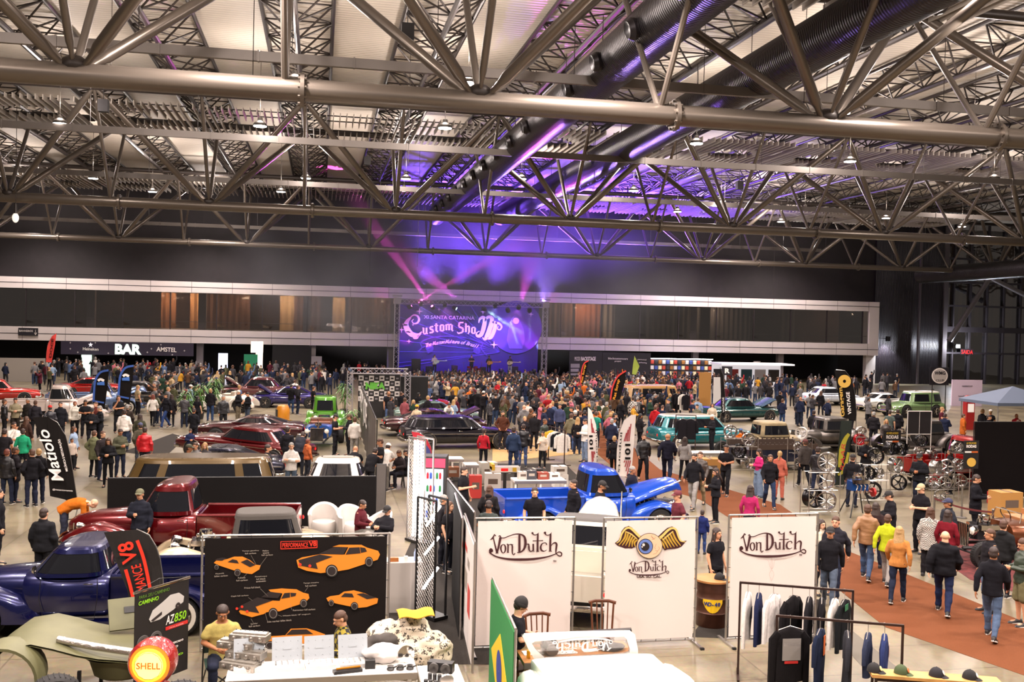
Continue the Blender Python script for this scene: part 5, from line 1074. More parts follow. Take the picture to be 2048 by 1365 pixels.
def poster_car(body, win, hood, wheels, lamps=(), ty=-.016):
 bp.poly('printed_car', q(body), ty, ty+.003, orange)
 for w_ in win: bp.poly('printed_window', q(w_), ty-.004, ty-.001, dkp)
 if hood: bp.poly('printed_hood', q(hood), ty-.004, ty-.001, dkp)
 for x, y, rx, ry in wheels:
  x, y = q([(x, y)])[0]; disc(bp, x, y, rx/5.39, ry/5.39, mat('0f0b0b', .7), ty-.005, 'printed_wheel'); disc(bp, x, y, rx/5.39*.8, ry/5.39*.8, silv, ty-.009, 'printed_rim'); disc(bp, x, y, rx/5.39*.68, ry/5.39*.68, dkp, ty-.013, 'printed_rim_face')
 for x, y, r_ in lamps: x, y = q([(x, y)])[0]; disc(bp, x, y, r_/5.39, r_/5.39, redp, ty-.012, 'printed_lamp')
poster_car([(1040, 300), (1100, 270), (1300, 235), (1560, 240), (1600, 160), (1430, 155), (1500, 135), (1740, 135), (1800, 165), (1920, 200), (1940, 240), (1915, 295), (1780, 340), (1600, 400), (1480, 420), (1300, 440), (1150, 415), (1060, 380)], [[(1570, 240), (1610, 165), (1720, 160), (1730, 225)], [(1735, 222), (1725, 160), (1780, 168), (1800, 205)], [(1280, 232), (1440, 160), (1590, 160), (1545, 238)]], [(1060, 300), (1290, 238), (1430, 262), (1250, 330), (1270, 395), (1090, 360)], [(1420, 415, 66, 68), (1822, 318, 44, 56)], [(1080, 345, 16), (1185, 360, 16)])
poster_car([(150, 330), (180, 300), (290, 290), (370, 262), (460, 262), (540, 300), (600, 350), (655, 355), (640, 400), (560, 450), (480, 440), (380, 415), (200, 355)], [[(300, 320), (350, 290), (400, 300), (420, 335)], [(440, 320), (510, 290), (600, 350), (540, 375)]], [(180, 285), (240, 272), (290, 278), (240, 305), (160, 300)], [(180, 375, 26, 32), (405, 435, 38, 42)])
poster_car([(420, 850), (480, 800), (600, 730), (860, 740), (890, 660), (760, 640), (740, 620), (880, 605), (1040, 615), (1110, 650), (1170, 665), (1180, 710), (1130, 760), (1000, 800), (860, 850), (720, 860), (690, 880), (560, 915), (440, 880)], [[(660, 700), (740, 640), (880, 655), (840, 710)], [(875, 715), (910, 655), (970, 650), (970, 700)], [(980, 695), (975, 650), (1040, 655), (1030, 685)]], [(480, 770), (620, 700), (780, 735), (600, 800), (640, 870), (400, 830), (440, 790)], [(790, 875, 52, 62), (1118, 765, 40, 48)], [(400, 820, 14), (455, 800, 14), (510, 850, 14)])
poster_car([(1362, 710), (1400, 690), (1500, 675), (1550, 640), (1660, 625), (1770, 655), (1850, 690), (1920, 715), (1910, 765), (1800, 805), (1700, 815), (1500, 775), (1380, 745)], [[(1520, 695), (1560, 655), (1640, 660), (1660, 700)], [(1690, 665), (1760, 655), (1900, 705), (1800, 720)]], None, [(1415, 762, 30, 36), (1665, 795, 40, 44)])
poster_car([(680, 1150), (760, 1120), (920, 1110), (980, 1040), (1150, 1035), (1240, 1060), (1350, 1100), (1290, 1170), (1100, 1200), (700, 1195)], [[(930, 1105), (990, 1048), (1150, 1045), (1220, 1095)]], None, [(755, 1215, 52, 44)])
for tt, p_, h_ in (('Tampa gasolina', (455, 212, 635, 205), 3), ('full carbon', (485, 238, 605, 232), 3), ('Moldura', (675, 208, 740, 206), 3), ('lanterna', (680, 232, 745, 228), 3), ('full carbon', (665, 255, 785, 250), 3), ('Maçaneta', (170, 458, 260, 450), 3.2), ('billet carbon', (158, 484, 300, 474), 3.2), ('Rabeta', (410, 500, 490, 496), 3.2), ('full carbon', (392, 530, 515, 522), 3.2), ('Parachoque', (595, 490, 722, 482), 3.2), ('full black', (607, 515, 707, 508), 3.2), ('embutido', (607, 540, 712, 532), 3.2),
 ('Frisos full black', (480, 610, 652, 600), 3.4), ('Capô full carbon', (335, 702, 522, 690), 3.4), ('Tampa traseira', (1115, 560, 1280, 550), 3.2), ('full carbon', (1135, 588, 1255, 580), 3.2), ('Retrovisor full carbon', (1002, 850, 1242, 838), 3.2), ('Wheels black 18" magnum', (892, 912, 1190, 890), 3.2), ('Side marker billet black', (725, 975, 988, 955), 3.4), ('Spoiler', (548, 1000, 625, 990), 3.2), ('full carbon', (527, 1025, 648, 1012), 3.2)):
 bp.text(tt, q([p_[:2]])[0], q([p_[2:]])[0], h_, offw, name='caption', ext=.001)
bp.strokes('caption_line', [(q(p_), .3*pmm) for p_ in ([(550, 245), (605, 345)], [(720, 262), (640, 370)], [(650, 605), (735, 690)], [(520, 700), (570, 738)], [(1165, 590), (1130, 640)], [(990, 835), (975, 770)], [(885, 905), (835, 890)], [(725, 950), (705, 870)], [(580, 980), (550, 930)], [(470, 485), (520, 430)])], offw, -.02)
# ---- feather flags: outline in pixels on an upright plane, pole along the bowed side
def flag(label, base, outline, m_, pole, tilt=None, Yb=None, wave=.03):
 g = G(*base) if Yb is None else V((WX(base[0], Yb, 0), Yb, 0)); b = Board.__new__(Board)
 yw = tilt if tilt is not None else -atan2(g.x, g.y)*1.; b.o = g; b.rz = yw; b.d = V((cos(yw), sin(yw), 0)); b.n = V((b.d.y, -b.d.x, 0)); b.w = 1
 b.root('feather_flag', label, 'flag'); pts = [b.uv(*p_) for p_ in outline]
 bm = bmesh.new(); vs = [bm.verts.new((x, 0, z)) for x, z in pts]; f_ = bm.faces.new(vs); bmesh.ops.triangulate(bm, faces=[f_]);
 bmesh.ops.subdivide_edges(bm, edges=bm.edges, cuts=2, use_grid_fill=True)
 for v in bm.verts: v.co.y = wave*(sin(v.co.z*6+v.co.x*3)+.5*sin(v.co.x*14))*.5
 ex = bmesh.ops.extrude_face_region(bm, geom=bm.faces[:])
 for v in [e for e in ex['geom'] if isinstance(e, bmesh.types.BMVert)]: v.co.y += .006
 bmesh.ops.recalc_face_normals(bm, faces=bm.faces)
 me = bpy.data.meshes.new('flag_cloth'); bm.to_mesh(me); bm.free(); me.materials.append(m_); link('flag_cloth', me, b.r)
 pp = [b.uv(*p_) for p_ in pole]; mb = MB(); mb.path([(0, .03, .02)]+[(x, .03, z) for x, z in pp], [.016]*2+[.012]*(len(pp)-1), 6); mb.build('flag_pole', mat('8a8682', .3, .7) if m_ is not None else black, b.r)
 mb = MB(); mb.box((0, .03, .012), (.6, .06, .02)); mb.box((0, .03, .014), (.06, .6, .02)); mb.build('flag_base', black, b.r)
 b.y = -.03-wave; return b
blk = mat('0f0b0a', .8, bump=.3, bscale=5, spec=.15); wht = mat('e6ddd8', .7)
f = flag('tall black feather flag with white diagonal brush script lettering, standing left of the red pickup', (150, 1040), [(65, 835), (95, 834), (115, 846), (131, 872), (140, 910), (148, 960), (156, 1016), (130, 1000), (100, 993), (97, 950), (92, 905), (80, 868)], blk, [(156, 1014), (148, 960), (140, 908), (131, 872), (114, 845), (92, 834)])
f.text('Matiolo', (128, 961), (96, 857), 23, wht, f.y, off=.012, shear=.3); f.text('MECÂNICA E RESTAURAÇÃO', (137, 942), (121, 878), 6.5, wht, f.y, off=.01); f.text('@mecanicamatiolo', (105, 981), (145, 984), 4, wht, f.y)
f = flag('black feather flag with big red letters beside the dark blue pickup', (322, 1262), [(208, 1065), (240, 1062), (275, 1060), (298, 1072), (312, 1095), (320, 1120), (325, 1160), (326, 1200), (300, 1222), (266, 1225), (255, 1180), (232, 1125)], mat('181210', .8, bump=.3, bscale=5), [(326, 1200), (325, 1160), (319, 1118), (311, 1094), (297, 1071), (272, 1060)], tilt=-.05, Yb=17.5)
rd = mat('e8301a', .6); f.strokes('red_bar', [([(276, 1080), (290, 1120), (302, 1178)], .055), ([(253, 1138), (262, 1170), (270, 1205)], .055)], rd, f.y)
f.text('V8', (278, 1120), (266, 1080), 32, rd, f.y, off=.02); f.text('MANCE', (296, 1178), (283, 1126), 20, rd, f.y)
f = flag('white feather flag with 101 and red stripes, left of the two', (1170, 1018), [(1176, 815), (1183, 822), (1192, 850), (1196, 885), (1195, 935), (1176, 937)], wht, [(1176, 936), (1176, 880), (1176, 816), (1181, 820)], wave=.01, Yb=34.5)
rs = mat('9a2a34', .7); f.strokes('red_stripe', [([(1182+i*2, 838+i*9), (1184+i*2, 866)], .03) for i in range(4)]+[([(1183+i*2, 903), (1185+i*1.5, 930-i*7)], .03) for i in range(4)], rs, f.y); f.text('101', (1178, 871), (1179, 899), 7.5, blk, f.y, off=.03)
f.text('imports', (1190, 860), (1192, 925), 4.5, blk, f.y)
f = flag('white feather flag with 101 imports and red stripes, right of the two', (1243, 988), [(1272, 830), (1270, 860), (1266, 910), (1262, 955), (1232, 952), (1234, 900), (1238, 868), (1248, 842), (1262, 831)], wht, [(1233, 952), (1234, 900), (1238, 868), (1248, 842), (1264, 830)], wave=.01, Yb=32.6)
f.strokes('red_stripe', [([(1262-i*3, 848+i*6), (1258-i*3.2, 883)], .035) for i in range(4)]+[([(1261-i*3.5, 921), (1254-i*2, 952-i*9)], .035) for i in range(4)], rs, f.y); f.text('101', (1250, 888), (1250, 919), 11, blk, f.y, off=.03); f.text('imports', (1239, 865), (1234, 945), 6.5, blk, f.y)
f = flag('black feather flag with gold crest and gold and white lettering on the right side', (1711, 880), [(1669, 741), (1690, 742), (1704, 760), (1710, 790), (1713, 830), (1711, 843), (1684, 835), (1680, 800), (1675, 765)], blk, [(1712, 843), (1713, 825), (1710, 790), (1704, 760), (1690, 742), (1672, 740)], Yb=38.8)
gold = mat('c9a044', .6); f.text('Garagem', (1692, 833), (1687, 775), 11, gold, f.y, off=.02); f.text('VINTAGE', (1703, 829), (1699, 784), 7, wht, f.y, off=.02); f.strokes('crest_ring', [([(1689+10.5*cos(t), 763+10.5*sin(t)) for t in [2*pi*i/20 for i in range(21)]], .1), ([(1689+6*cos(t), 763+6*sin(t)) for t in [2*pi*i/20 for i in range(21)]], .12)], gold, f.y)
f = flag('dark green yellow and black flag hanging on a pole beside the wheel racks', (1688, 1000), [(1682, 842), (1704, 842), (1703, 870), (1698, 920), (1690, 970), (1668, 972), (1674, 930), (1680, 890)], mat('15211a', .7), [(1690, 970), (1690, 900), (1692, 840)], Yb=32.8)
f.strokes('yellow_band', [([(1679, 935), (1684, 900), (1690, 880), (1698, 868)], [.1, .2, .15, .1]), ([(1676, 950), (1688, 940), (1697, 905)], [.08, .12, .08])], mat('a8a028', .7), f.y); f.text('RAAR', (1688, 942), (1691, 888), 8, mat('c03030', .7), f.y, shear=.2)
for i, (lab, x0) in enumerate((('blue edged black feather flag with oval badge, left of the pair by the pickup', 186), ('blue edged black feather flag with oval badge, right of the pair by the pickup', 236))):
 y0 = 740-i*9; f = flag(lab, (x0+18, 838), [(x0+32, y0), (x0+29, y0+35), (x0+23, y0+80), (x0, y0+66), (x0+1, y0+45), (x0+4, y0+20), (x0+14, y0+4)], blk, [(x0, y0+66), (x0+1, y0+45), (x0+4, y0+20), (x0+14, y0+4), (x0+32, y0)], Yb=52.5-i*2 if i else 52.5)
 bl_ = mat('2a4f9a', .6); f.strokes('blue_edge', [([(x0+1, y0+64), (x0+2, y0+45), (x0+5, y0+20), (x0+15, y0+5), (x0+31, y0+1)], .1), ([(x0+1, y0+62), (x0+22, y0+66)], .08)], bl_, f.y); f.strokes('badge', [([(x0+8, y0+28), (x0+23, y0+27)], [.12, .2])], mat('3a6ab8', .6), f.y); f.strokes('badge', [([(x0+10, y0+22), (x0+15, y0+19), (x0+22, y0+22)], .12)], wht, f.y)
f = flag('red feather flag with dark lettering at far left beside the bar sign', (96, 760), [(113, 667), (110, 690), (103, 726), (92, 724), (93, 705), (96, 688), (104, 673)], mat('c03028', .7), [(92, 724), (93, 705), (96, 688), (104, 673), (113, 667)], Yb=74)
f.text('DOCE', (103, 716), (108, 678), 5, blk, f.y, off=.02)
for lab, bx, Yb, ol, pl, tx_ in (('narrow black feather flag with orange letters and red edge in the crowd, left one', 1164, 62, [(1177, 722), (1173, 745), (1166, 768), (1160, 768), (1163, 745), (1168, 728)], [(1161, 768), (1163, 745), (1168, 728), (1177, 722)], ((1166, 766), (1173, 730), 5)),
 ('broad black feather flag with orange letters and red edge in the crowd, right one', 1228, 50, [(1252, 742), (1250, 765), (1240, 800), (1221, 800), (1225, 775), (1235, 755)], [(1221, 800), (1225, 775), (1235, 754), (1252, 742)], ((1232, 800), (1241, 760), 7))):
 f = flag(lab, (bx, 0), ol, blk, pl, Yb=Yb); f.text('Rat Scrap', tx_[0], tx_[1], tx_[2], mat('d89020', .7), f.y, off=.02); f.strokes('red_edge', [(pl, .08)], mat('c03028', .7), f.y)
f = flag('thin black feather flag with gold script in front of the dark cars', (1450, 860), [(1440, 735), (1446, 750), (1450, 790), (1450, 835), (1443, 832), (1442, 790)], blk, [(1450, 850), (1450, 790), (1446, 750), (1440, 735)], Yb=46); f.text('VINTAGE', (1449, 825), (1448, 795), 3.5, wht, f.y)
f = flag('yellow green flag held high on a thin pole above the crowd', (1292, 760), [(1269, 712), (1279, 733), (1272, 750), (1264, 749), (1266, 730)], mat('8a9a3a', .7), [(1268, 750), (1269, 712)], Yb=66)
f = flag('red and blue feather flag with white stars behind the bright mesh tower', (866, 960), [(823, 864), (838, 866), (852, 876), (862, 895), (866, 930), (852, 932), (838, 895), (828, 880)], mat('c02838', .7), [(866, 930), (862, 895), (852, 876), (838, 866), (824, 863)], Yb=30.5); f.strokes('blue_field', [([(840, 885), (850, 905), (856, 928)], [.2, .35, .25])], mat('3a3f7a', .7), f.y); f.text('U S', (852, 925), (856, 908), 9, wht, f.y-.01)
# ---- slanted side banners by the white booth
def side_board(name, label, pix, m_, z0Y, cat='banner', post=True):
 """upright panel seen edge-on; left edge and right edge columns with their depths"""
 (xl, Yl), (xr, Yr), zt_, zb_ = z0Y; a = V((WX(xl, Yl, 1), Yl, 0)); b_ = V((WX(xr, Yr, 1), Yr, 0)); b = Board.__new__(Board); b.o = a; d = b_-a; b.w = d.length; b.d = d.normalized(); b.n = V((b.d.y, -b.d.x, 0)); b.rz = atan2(d.y, d.x)
 b.root(name, label, cat); mb = MB(); mb.box((b.w/2, 0, (zt_+zb_)/2), (b.w, .02, zt_-zb_)); mb.build('printed_cloth', m_, b.r)
 if post:
  for x in (0, b.w): mb = MB(); mb.tube((x, .02, 0), (x, .02, zt_+.03), .02); mb.build('frame_post', pipe_m, b.r)
  mb = MB(); mb.tube((0, .02, zt_+.03), (b.w, .02, zt_+.03), .02); mb.build('frame_rail', pipe_m, b.r); mb = MB(); mb.tube((0, .02, zb_), (b.w, .02, zb_), .02); mb.build('frame_rail', pipe_m, b.r)
 return b
s1 = side_board('side_banner', 'white and red printed banner seen edge-on, closing the left end of the booth', None, mat('d8d0cc', .7), ((925, 18.3), (945, 15.9), 2.15, .15))
for x, z, w_, h_, c_ in ((.3, 1.9, .3, .12, 'b83a34'), (.9, 1.75, .5, .1, 'b83a34'), (1.5, 1.6, .4, .15, '8a8078'), (.8, 1.2, .9, .35, '9a8f84'), (1.7, 1.0, .5, .5, 'b83a34'), (.5, .7, .5, .2, '8a8078')): mb = MB(); mb.box((x, -.014, z), (w_, .004, h_)); mb.build('print_block', mat(c_, .7), s1.r)
s2 = side_board('flag_banner', 'green banner with yellow diamond and blue disc, seen steeply from the left of the table', None, mat('1f7a3c', .7), ((981, 15.2), (1026, 12.6), 1.75, .1))
w_ = s2.w; mb = MB(); mb.prism([(w_*.12, .75), (w_*.5, 1.3), (w_*.88, .75), (w_*.5, .2)], -.02, -.012); mb.build('yellow_diamond', mat('d8b820', .7), s2.r)
mb = MB(); mb.lathe([(.3, 0), (.01, 0)], (w_*.5, -.024, .75), 24, 'Y'); mb.build('blue_disc', mat('2a3a8a', .7), s2.r, fix=False)
s3 = side_board('drape_partition', 'black cloth partition standing behind the white booth at its left', None, blackcloth, ((893, 24.8), (946, 20.4), 1.75, .05), 'partition'); s3b = side_board('drape_partition', 'black drape wall running towards the viewer left of the white logo banners', None, blackcloth, ((906, 20.2), (920, 17.6), 2.2, .05), 'partition')
# black tarpaulin fences
def fence(label, x0, x1, Y, zt_, z0=.05, posts=5, m_=None, Y1=None):
 a = V((WX(x0, Y, zt_), Y, 0)); c_ = V((WX(x1, Y1 or Y, zt_), Y1 or Y, 0)); d = c_-a; L = d.length; r = thing('tarpaulin_fence', label, 'fence', a, atan2(d.y, d.x))
 mb = MB(); mb.grid(lambda u, v: V((L*u, .03*sin(u*L*3)*(1-v), z0+(zt_-z0)*v)), int(L*6), 6); mb.build('tarpaulin', m_ or blackcloth, r, fix=False)
 for i in range(posts): mb = MB(); x = L*i/(posts-1); mb.tube((x, .04, 0), (x, .04, zt_+.02), .02); mb.build('fence_post', black, r)
 mb = MB(); mb.tube((0, .03, zt_), (L, .03, zt_), .02); mb.build('fence_rail', black, r); return r
fence('black tarpaulin fence on tube posts behind the red pickup and white tub chairs', 216, 752, 27.4, 1.42, posts=7)
fence('grey gathered tarpaulin at the right end of the long black fence', 754, 772, 27.4, 1.75, posts=2, m_=mat('4a4440', .8, bump=.4, bscale=6))
fence('tall black mesh fence at the right edge behind the wheel stands', 1950, 2075, 30.3, 2.7, posts=3, m_=mat('120e0f', .9, spec=.1))
fr_ = fence('tall grey lettered banner wall running away beside the green hot rod', 722, 752, 51, 2.35, posts=4, m_=mat('4f4844', .5, .2, bump=.3, bscale=2), Y1=33.5)
lw_ = 17.5
for i, (t_, x) in enumerate((('HEY', 3.), ('JOE', 8.5))): o = text(t_, fr_, (x, -.06, 1.7), 1.5, wht, sx=1.8)
# NIKA wall
bn = Board.__new__(Board); bn.o = V((WX(712, 57, 0), 57, 0)); bn.d = V((1, 0, 0)); bn.n = V((0, -1, 0)); bn.rz = 0; bn.w = 3
bn.root('checker_backdrop', 'black and white checkered backdrop with big green letters on a truss frame', 'backdrop'); x0, z0_ = bn.uv(716, 803); x1, z1_ = bn.uv(800, 749); mb = MB(); mb.box(((x0+x1)/2, 0, z1_/2), (x1-x0, .05, z1_)); mb.build('board', mat('1a1718', .7), bn.r)
n_ = 8; cw = (x1-x0)/n_
for i in range(n_):
 for j in range(5):
  if (i+j) % 2 == 0: mb = MB(); mb.box((x0+cw*(i+.5), -.03, z1_-.1-cw*(j+.5)), (cw*.94, .01, cw*.94)); mb.build('white_square', mat('cfc8c4', .7), bn.r)
  mb = MB(); mb.box((x0+cw*(i+.5), -.045, z1_-.1-cw*(j+.5)), (cw*.5, .01, cw*.3)); mb.build('printed_mark', mat('8a8488' if (i+j) % 2 else '3a3436', .7), bn.r)
bn.text('NIKA', (731, 779), (770, 779), 14, mat('5fb03a', .6), -.07, off=.07)
box_truss('nika_truss', [(x0-.5, -.6, 0), (x0-.5, -.6, z1_+.2), (x1+.4, -.6, z1_+.2), (x1+.4, -.6, 0)], 'x', .3, parent=bn.r)
mb = MB(); mb.box((0, 0, 1.2), (1.6, 1.2, 2.4)); mb.build('partition_box', mat('141214', .8), loc=(WX(823, 57.8, 1)+.1, 57.8, 0), label='plain black partition block right of the checkered backdrop', cat='partition')
# ================================================================ stands, furniture and goods
wood = mat('a06c38', .5, noise_=.2, nscale=5); wood_d = mat('5a2f18', .45, noise_=.2, nscale=6); white_p = mat('e4ddd6', .5); steel_b = mat('3c2a26', .45, .5); alu = mat('b8b2ae', .3, .85); card = mat('a0784a', .8); cast = mat('a8a29a', .35, .8, noise_=.15, nscale=20)
def solo(name, mb, m_, label, cat, loc=None, rz=0., group=None, fix=True): return mb.build(name, m_, None, loc, rz, label, cat, group, fix=fix)
# sellers' white counter in front of the poster
def counter(x0, x1, Y0, Y1, z, label, legs=True, m_=None):
 r = thing('table', label, 'table', (0, 0, 0)); mb = MB(); mb.box(((x0+x1)/2, (Y0+Y1)/2, z-.03), (x1-x0, Y1-Y0, .06)); mb.mat(1); mb.box(((x0+x1)/2, Y0-.002, z-.05), (x1-x0, .02, .09)); mb.build('table_top', [m_ or white_p, alu], r)
 for x in (x0+.04, (x0+x1)/2, x1-.04):
  for y in (Y0+.04, Y1-.04): mb = MB(); mb.box((x, y, (z-.06)/2), (.06, .06, z-.06)); mb.build('leg', m_ or white_p, r)
 return r
TZ = .92; xa, xb = WX(455, 13.9, TZ), WX(830, 13.9, TZ)
counter(xa, xb, 13.55, 14.25, TZ, 'long white sellers counter with car parts at the bottom edge'); counter(WX(838, 13.5, TZ), WX(925, 13.3, TZ), 12.5, 13.8, TZ, 'short white counter turned sideways with gauges and horns, bottom centre')
def on(px, Y, z=TZ): return (WX(px, Y, z), Y, z)
for i, (px, w_) in enumerate(((498, .42), (575, .42), (640, .42), (708, .42))):
 r = thing('parts_case', 'clear plastic parts case with open lid on the white counter, %s' % ['beside the cylinder heads', 'second from the cylinder heads', 'second from the patterned bundle', 'nearest to the patterned bundle'][i], 'case', on(px, 13.95), .08, 'clear parts cases on the counter')
 mb = MB(); mb.box((0, 0, .03), (w_, .3, .06)); mb.build('case_tray', mat('cfcac6', .3), r); mb = MB(); mb.M = Matrix.Translation((0, .15, .06)) @ Euler((radians(-18), 0, 0)).to_matrix().to_4x4(); mb.box((0, 0, .16), (w_, .02, .32))
 for a_ in range(4):
  for b_ in range(3): mb.ell((-.15+a_*.1, -.012, .06+b_*.1), (.008, .006, .008), 6, 4)
 mb.box((0, -.012, .16), (.12, .006, .03)); mb.build('case_lid', mat('aab0b6', .12, coat=.5), r)
 for k in range(5): mb = MB(); mb.tube((-.16+k*.08, -.1, .07), (-.16+k*.08, .08, .07), .014); mb.build('chrome_part', chrome, r)
for i, (px, Y, z, rz, lab) in enumerate(((480, 14.0, TZ, .5, 'lowest cast aluminium cylinder head leaning at the counter end'), (492, 14.15, TZ+.1, .45, 'cast aluminium cylinder head second in the stack'), (475, 14.3, TZ+.2, .4, 'cast aluminium cylinder head third in the stack'), (500, 14.3, TZ+.3, .35, 'topmost cast aluminium cylinder head of the stack'))):
 r = thing('cylinder_head', lab, 'car part', (WX(px, Y, z), Y, z), -rz); mb = MB(); mb.box((0, 0, .05), (.55, .2, .09)); mb.box((0, .02, .1), (.5, .12, .03))
 for k in range(4): mb.lathe([(.03, 0), (.034, .02), (.02, .03)], (-.2+k*.13, -.1, .05), 10, 'Y'); mb.lathe([(.045, .095), (.03, .097), (.025, .08)], (-.2+k*.13, .0, 0), 12)
 mb.build('casting', cast, r); mb = MB()
 for k in range(8): mb.tube((-.24+k*.068, .07, .1), (-.24+k*.068, .07, .125), .009, n=6)
 mb.build('bolt_row', black, r)
mb = MB(); mb.box((0, 0, .35), (.5, .5, .7)); mb.mat(1); mb.box((0, -.26, .3), (.46, .02, .5)); solo('tool_crate', mb, [black, mat('8a1a1a', .5)], 'black and red crate under the stacked cylinder heads', 'crate', (WX(470, 13.2, .5), 13.2, 0))
mb = MB(); mb.box((0, 0, .02), (.4, .12, .04)); mb.mat(1); mb.tube((-.16, 0, .06), (.18, 0, .06), .016); solo('fuel_rail', mb, [black, mat('c07a18', .3, .5)], 'black and orange rail part lying on the counter by the last case', 'car part', on(695, 13.68), .2)
mb = MB(); mb.box((0, 0, .06), (.14, .1, .12)); solo('small_box', mb, black, 'small black box on the counter before the patterned bundle', 'box', on(740, 13.8))
for i, px in enumerate((781, 800, 820)): mb = MB(); mb.lathe([(.05, 0), (.055, .02), (.035, .05), (.05, .06)], n=14); mb.tube((.03, 0, .03), (.09, 0, .05), .012); solo('gauge', mb, [mat('2a2624', .4)], 'small dark round fitting on the white counter, %s' % ['left of three', 'middle of three', 'right of three'][i], 'gauge', on(px, 13.68), 0, 'round fittings on the counter')
mb = MB(); mb.lathe([(.11, 0), (.12, .03), (.02, .04)], (0, 0, .14), 20, 'Y'); mb.tube((0, 0, 0), (0, 0, .06), .03); solo('headlamp_part', mb, chrome, 'chrome round headlamp standing on the counter', 'car part', on(812, 13.95))
r = thing('sunglasses_case', 'black twin horn speakers with blue box on the side counter', 'horn', on(880, 13.5), -.4)
mb = MB(); mb.box((0, .05, .07), (.36, .14, .14)); mb.build('horn_body', black, r)
for x in (-.08, .09): mb = MB(); mb.lathe([(.075, 0), (.07, .03), (.02, -.0)], (x, -.03, .07), 18, 'Y'); mb.build('horn_mouth', mat('3a3634', .4), r)
for i in range(2): mb = MB(); [mb.lathe([(.025, 0), (.03, .01), (.03, .09), (.02, .1)], (-.12+k*.07, 0, 0), 8) for k in range(4)]; solo('spark_plug_row', mb, black, 'row of short black fittings on the side counter, %s' % ['near end', 'far end'][i], 'car part', on(868+i*8, 12.95+i*.22), -.5)
mb = MB(); mb.lathe([(.09, -.02), (.1, 0), (.09, .03), (.05, .04)], (0, 0, .1), 18, 'Y'); mb.tube((0, 0, 0), (0, 0, .03), .04); solo('clock_gauge', mb, alu, 'round white faced gauge on the side counter', 'gauge', on(893, 12.9))
# bundle of patterned cloth bags behind the counter
mb = MB()
for c_, r_ in (((0, 0, .55), (.55, .35, .4)), ((.35, -.05, .6), (.4, .32, .36)), ((-.3, .1, .75), (.38, .3, .35)), ((.1, .1, .9), (.3, .25, .3))): mb.ell(c_, r_, 16, 10)
pm_ = bpy.data.materials.new('printed_cloth'); pm_.use_nodes = True; nt = pm_.node_tree; b_ = nt.nodes['Principled BSDF']; tcn = nt.nodes.new('ShaderNodeTexCoord'); vo = nt.nodes.new('ShaderNodeTexVoronoi'); vo.inputs['Scale'].default_value = 11; vo.distance = 'CHEBYCHEV'; n3 = nt.nodes.new('ShaderNodeTexNoise'); n3.inputs['Scale'].default_value = 45
cr = nt.nodes.new('ShaderNodeValToRGB'); cr.color_ramp.elements[0].position = .42; cr.color_ramp.elements[0].color = S2L('3a322c'); cr.color_ramp.elements[1].position = .5; cr.color_ramp.elements[1].color = S2L('cfc0ac'); ad = nt.nodes.new('ShaderNodeMath'); ad.operation = 'ADD'; ml = nt.nodes.new('ShaderNodeMath'); ml.operation = 'MULTIPLY'; ml.inputs[1].default_value = .8
nt.links.new(tcn.outputs['Object'], vo.inputs[0]); nt.links.new(tcn.outputs['Object'], n3.inputs[0]); nt.links.new(vo.outputs[0], ml.inputs[0]); nt.links.new(ml.outputs[0], ad.inputs[0]); nt.links.new(n3.outputs[0], ad.inputs[1]); ad2 = nt.nodes.new('ShaderNodeMath'); ad2.operation = 'SUBTRACT'; ad2.inputs[1].default_value = .25; nt.links.new(ad.outputs[0], ad2.inputs[0]); nt.links.new(ad2.outputs[0], cr.inputs[0]); nt.links.new(cr.outputs[0], b_.inputs['Base Color']); b_.inputs['Roughness'].default_value = .8
me = remesh(mb, .03, 3, .03, 4); me.materials.append(pm_); gx, gy = WX(812, 15.3, .7), 15.3
link('cloth_bundle', me, None, (gx, gy, 0), 0, 'heap of beige and black printed cloth behind the white counter', 'cloth heap')
mb = MB(); mb.ell((0, 0, .5), (.42, .3, .32), 14, 8); mb.ell((.1, -.05, .75), (.25, .2, .15), 12, 6); me = remesh(mb, .03, 3, .035, 6); me.materials.append(mat('3c3632', .8)); link('jacket_pile', me, None, (WX(752, 15.1, .7), 15.1, .1), 0, 'pile of dark grey jackets beside the printed cloth heap', 'clothes pile')
mb = MB(); mb.grid(lambda u, v: V((-.28+.56*u, -.2+.4*v, .02*sin(u*9)+.06*sin(v*3))), 10, 8); mb.grid(lambda u, v: V((-.28+.56*u, -.2+.4*v, .02*sin(u*9)+.06*sin(v*3)+.012)), 10, 8); solo('yellow_cloth', mb, mat('b88a1c', .8), 'folded mustard yellow cloth on top of the printed heap', 'cloth', (gx+.12, gy-.05, 1.22), .1)
mb = MB(); mb.ell((0, 0, .12), (.3, .2, .14), 12, 8); me = remesh(mb, .02, 2, .03, 2); me.materials.append(mat('d8d0cc', .7)); link('plastic_bag', me, None, on(765, 14.05), 0, 'crumpled white and pink plastic bag on the counter', 'bag')
r = thing('side_table', 'pale grey cabinet block with cups and a bottle behind the poster edge', 'cabinet', (WX(805, 19.6, .5), 19.6, 0)); mb = MB(); mb.box((0, 0, .5), (.75, .5, 1.0)); mb.build('cabinet_body', mat('a8a09a', .6), r)
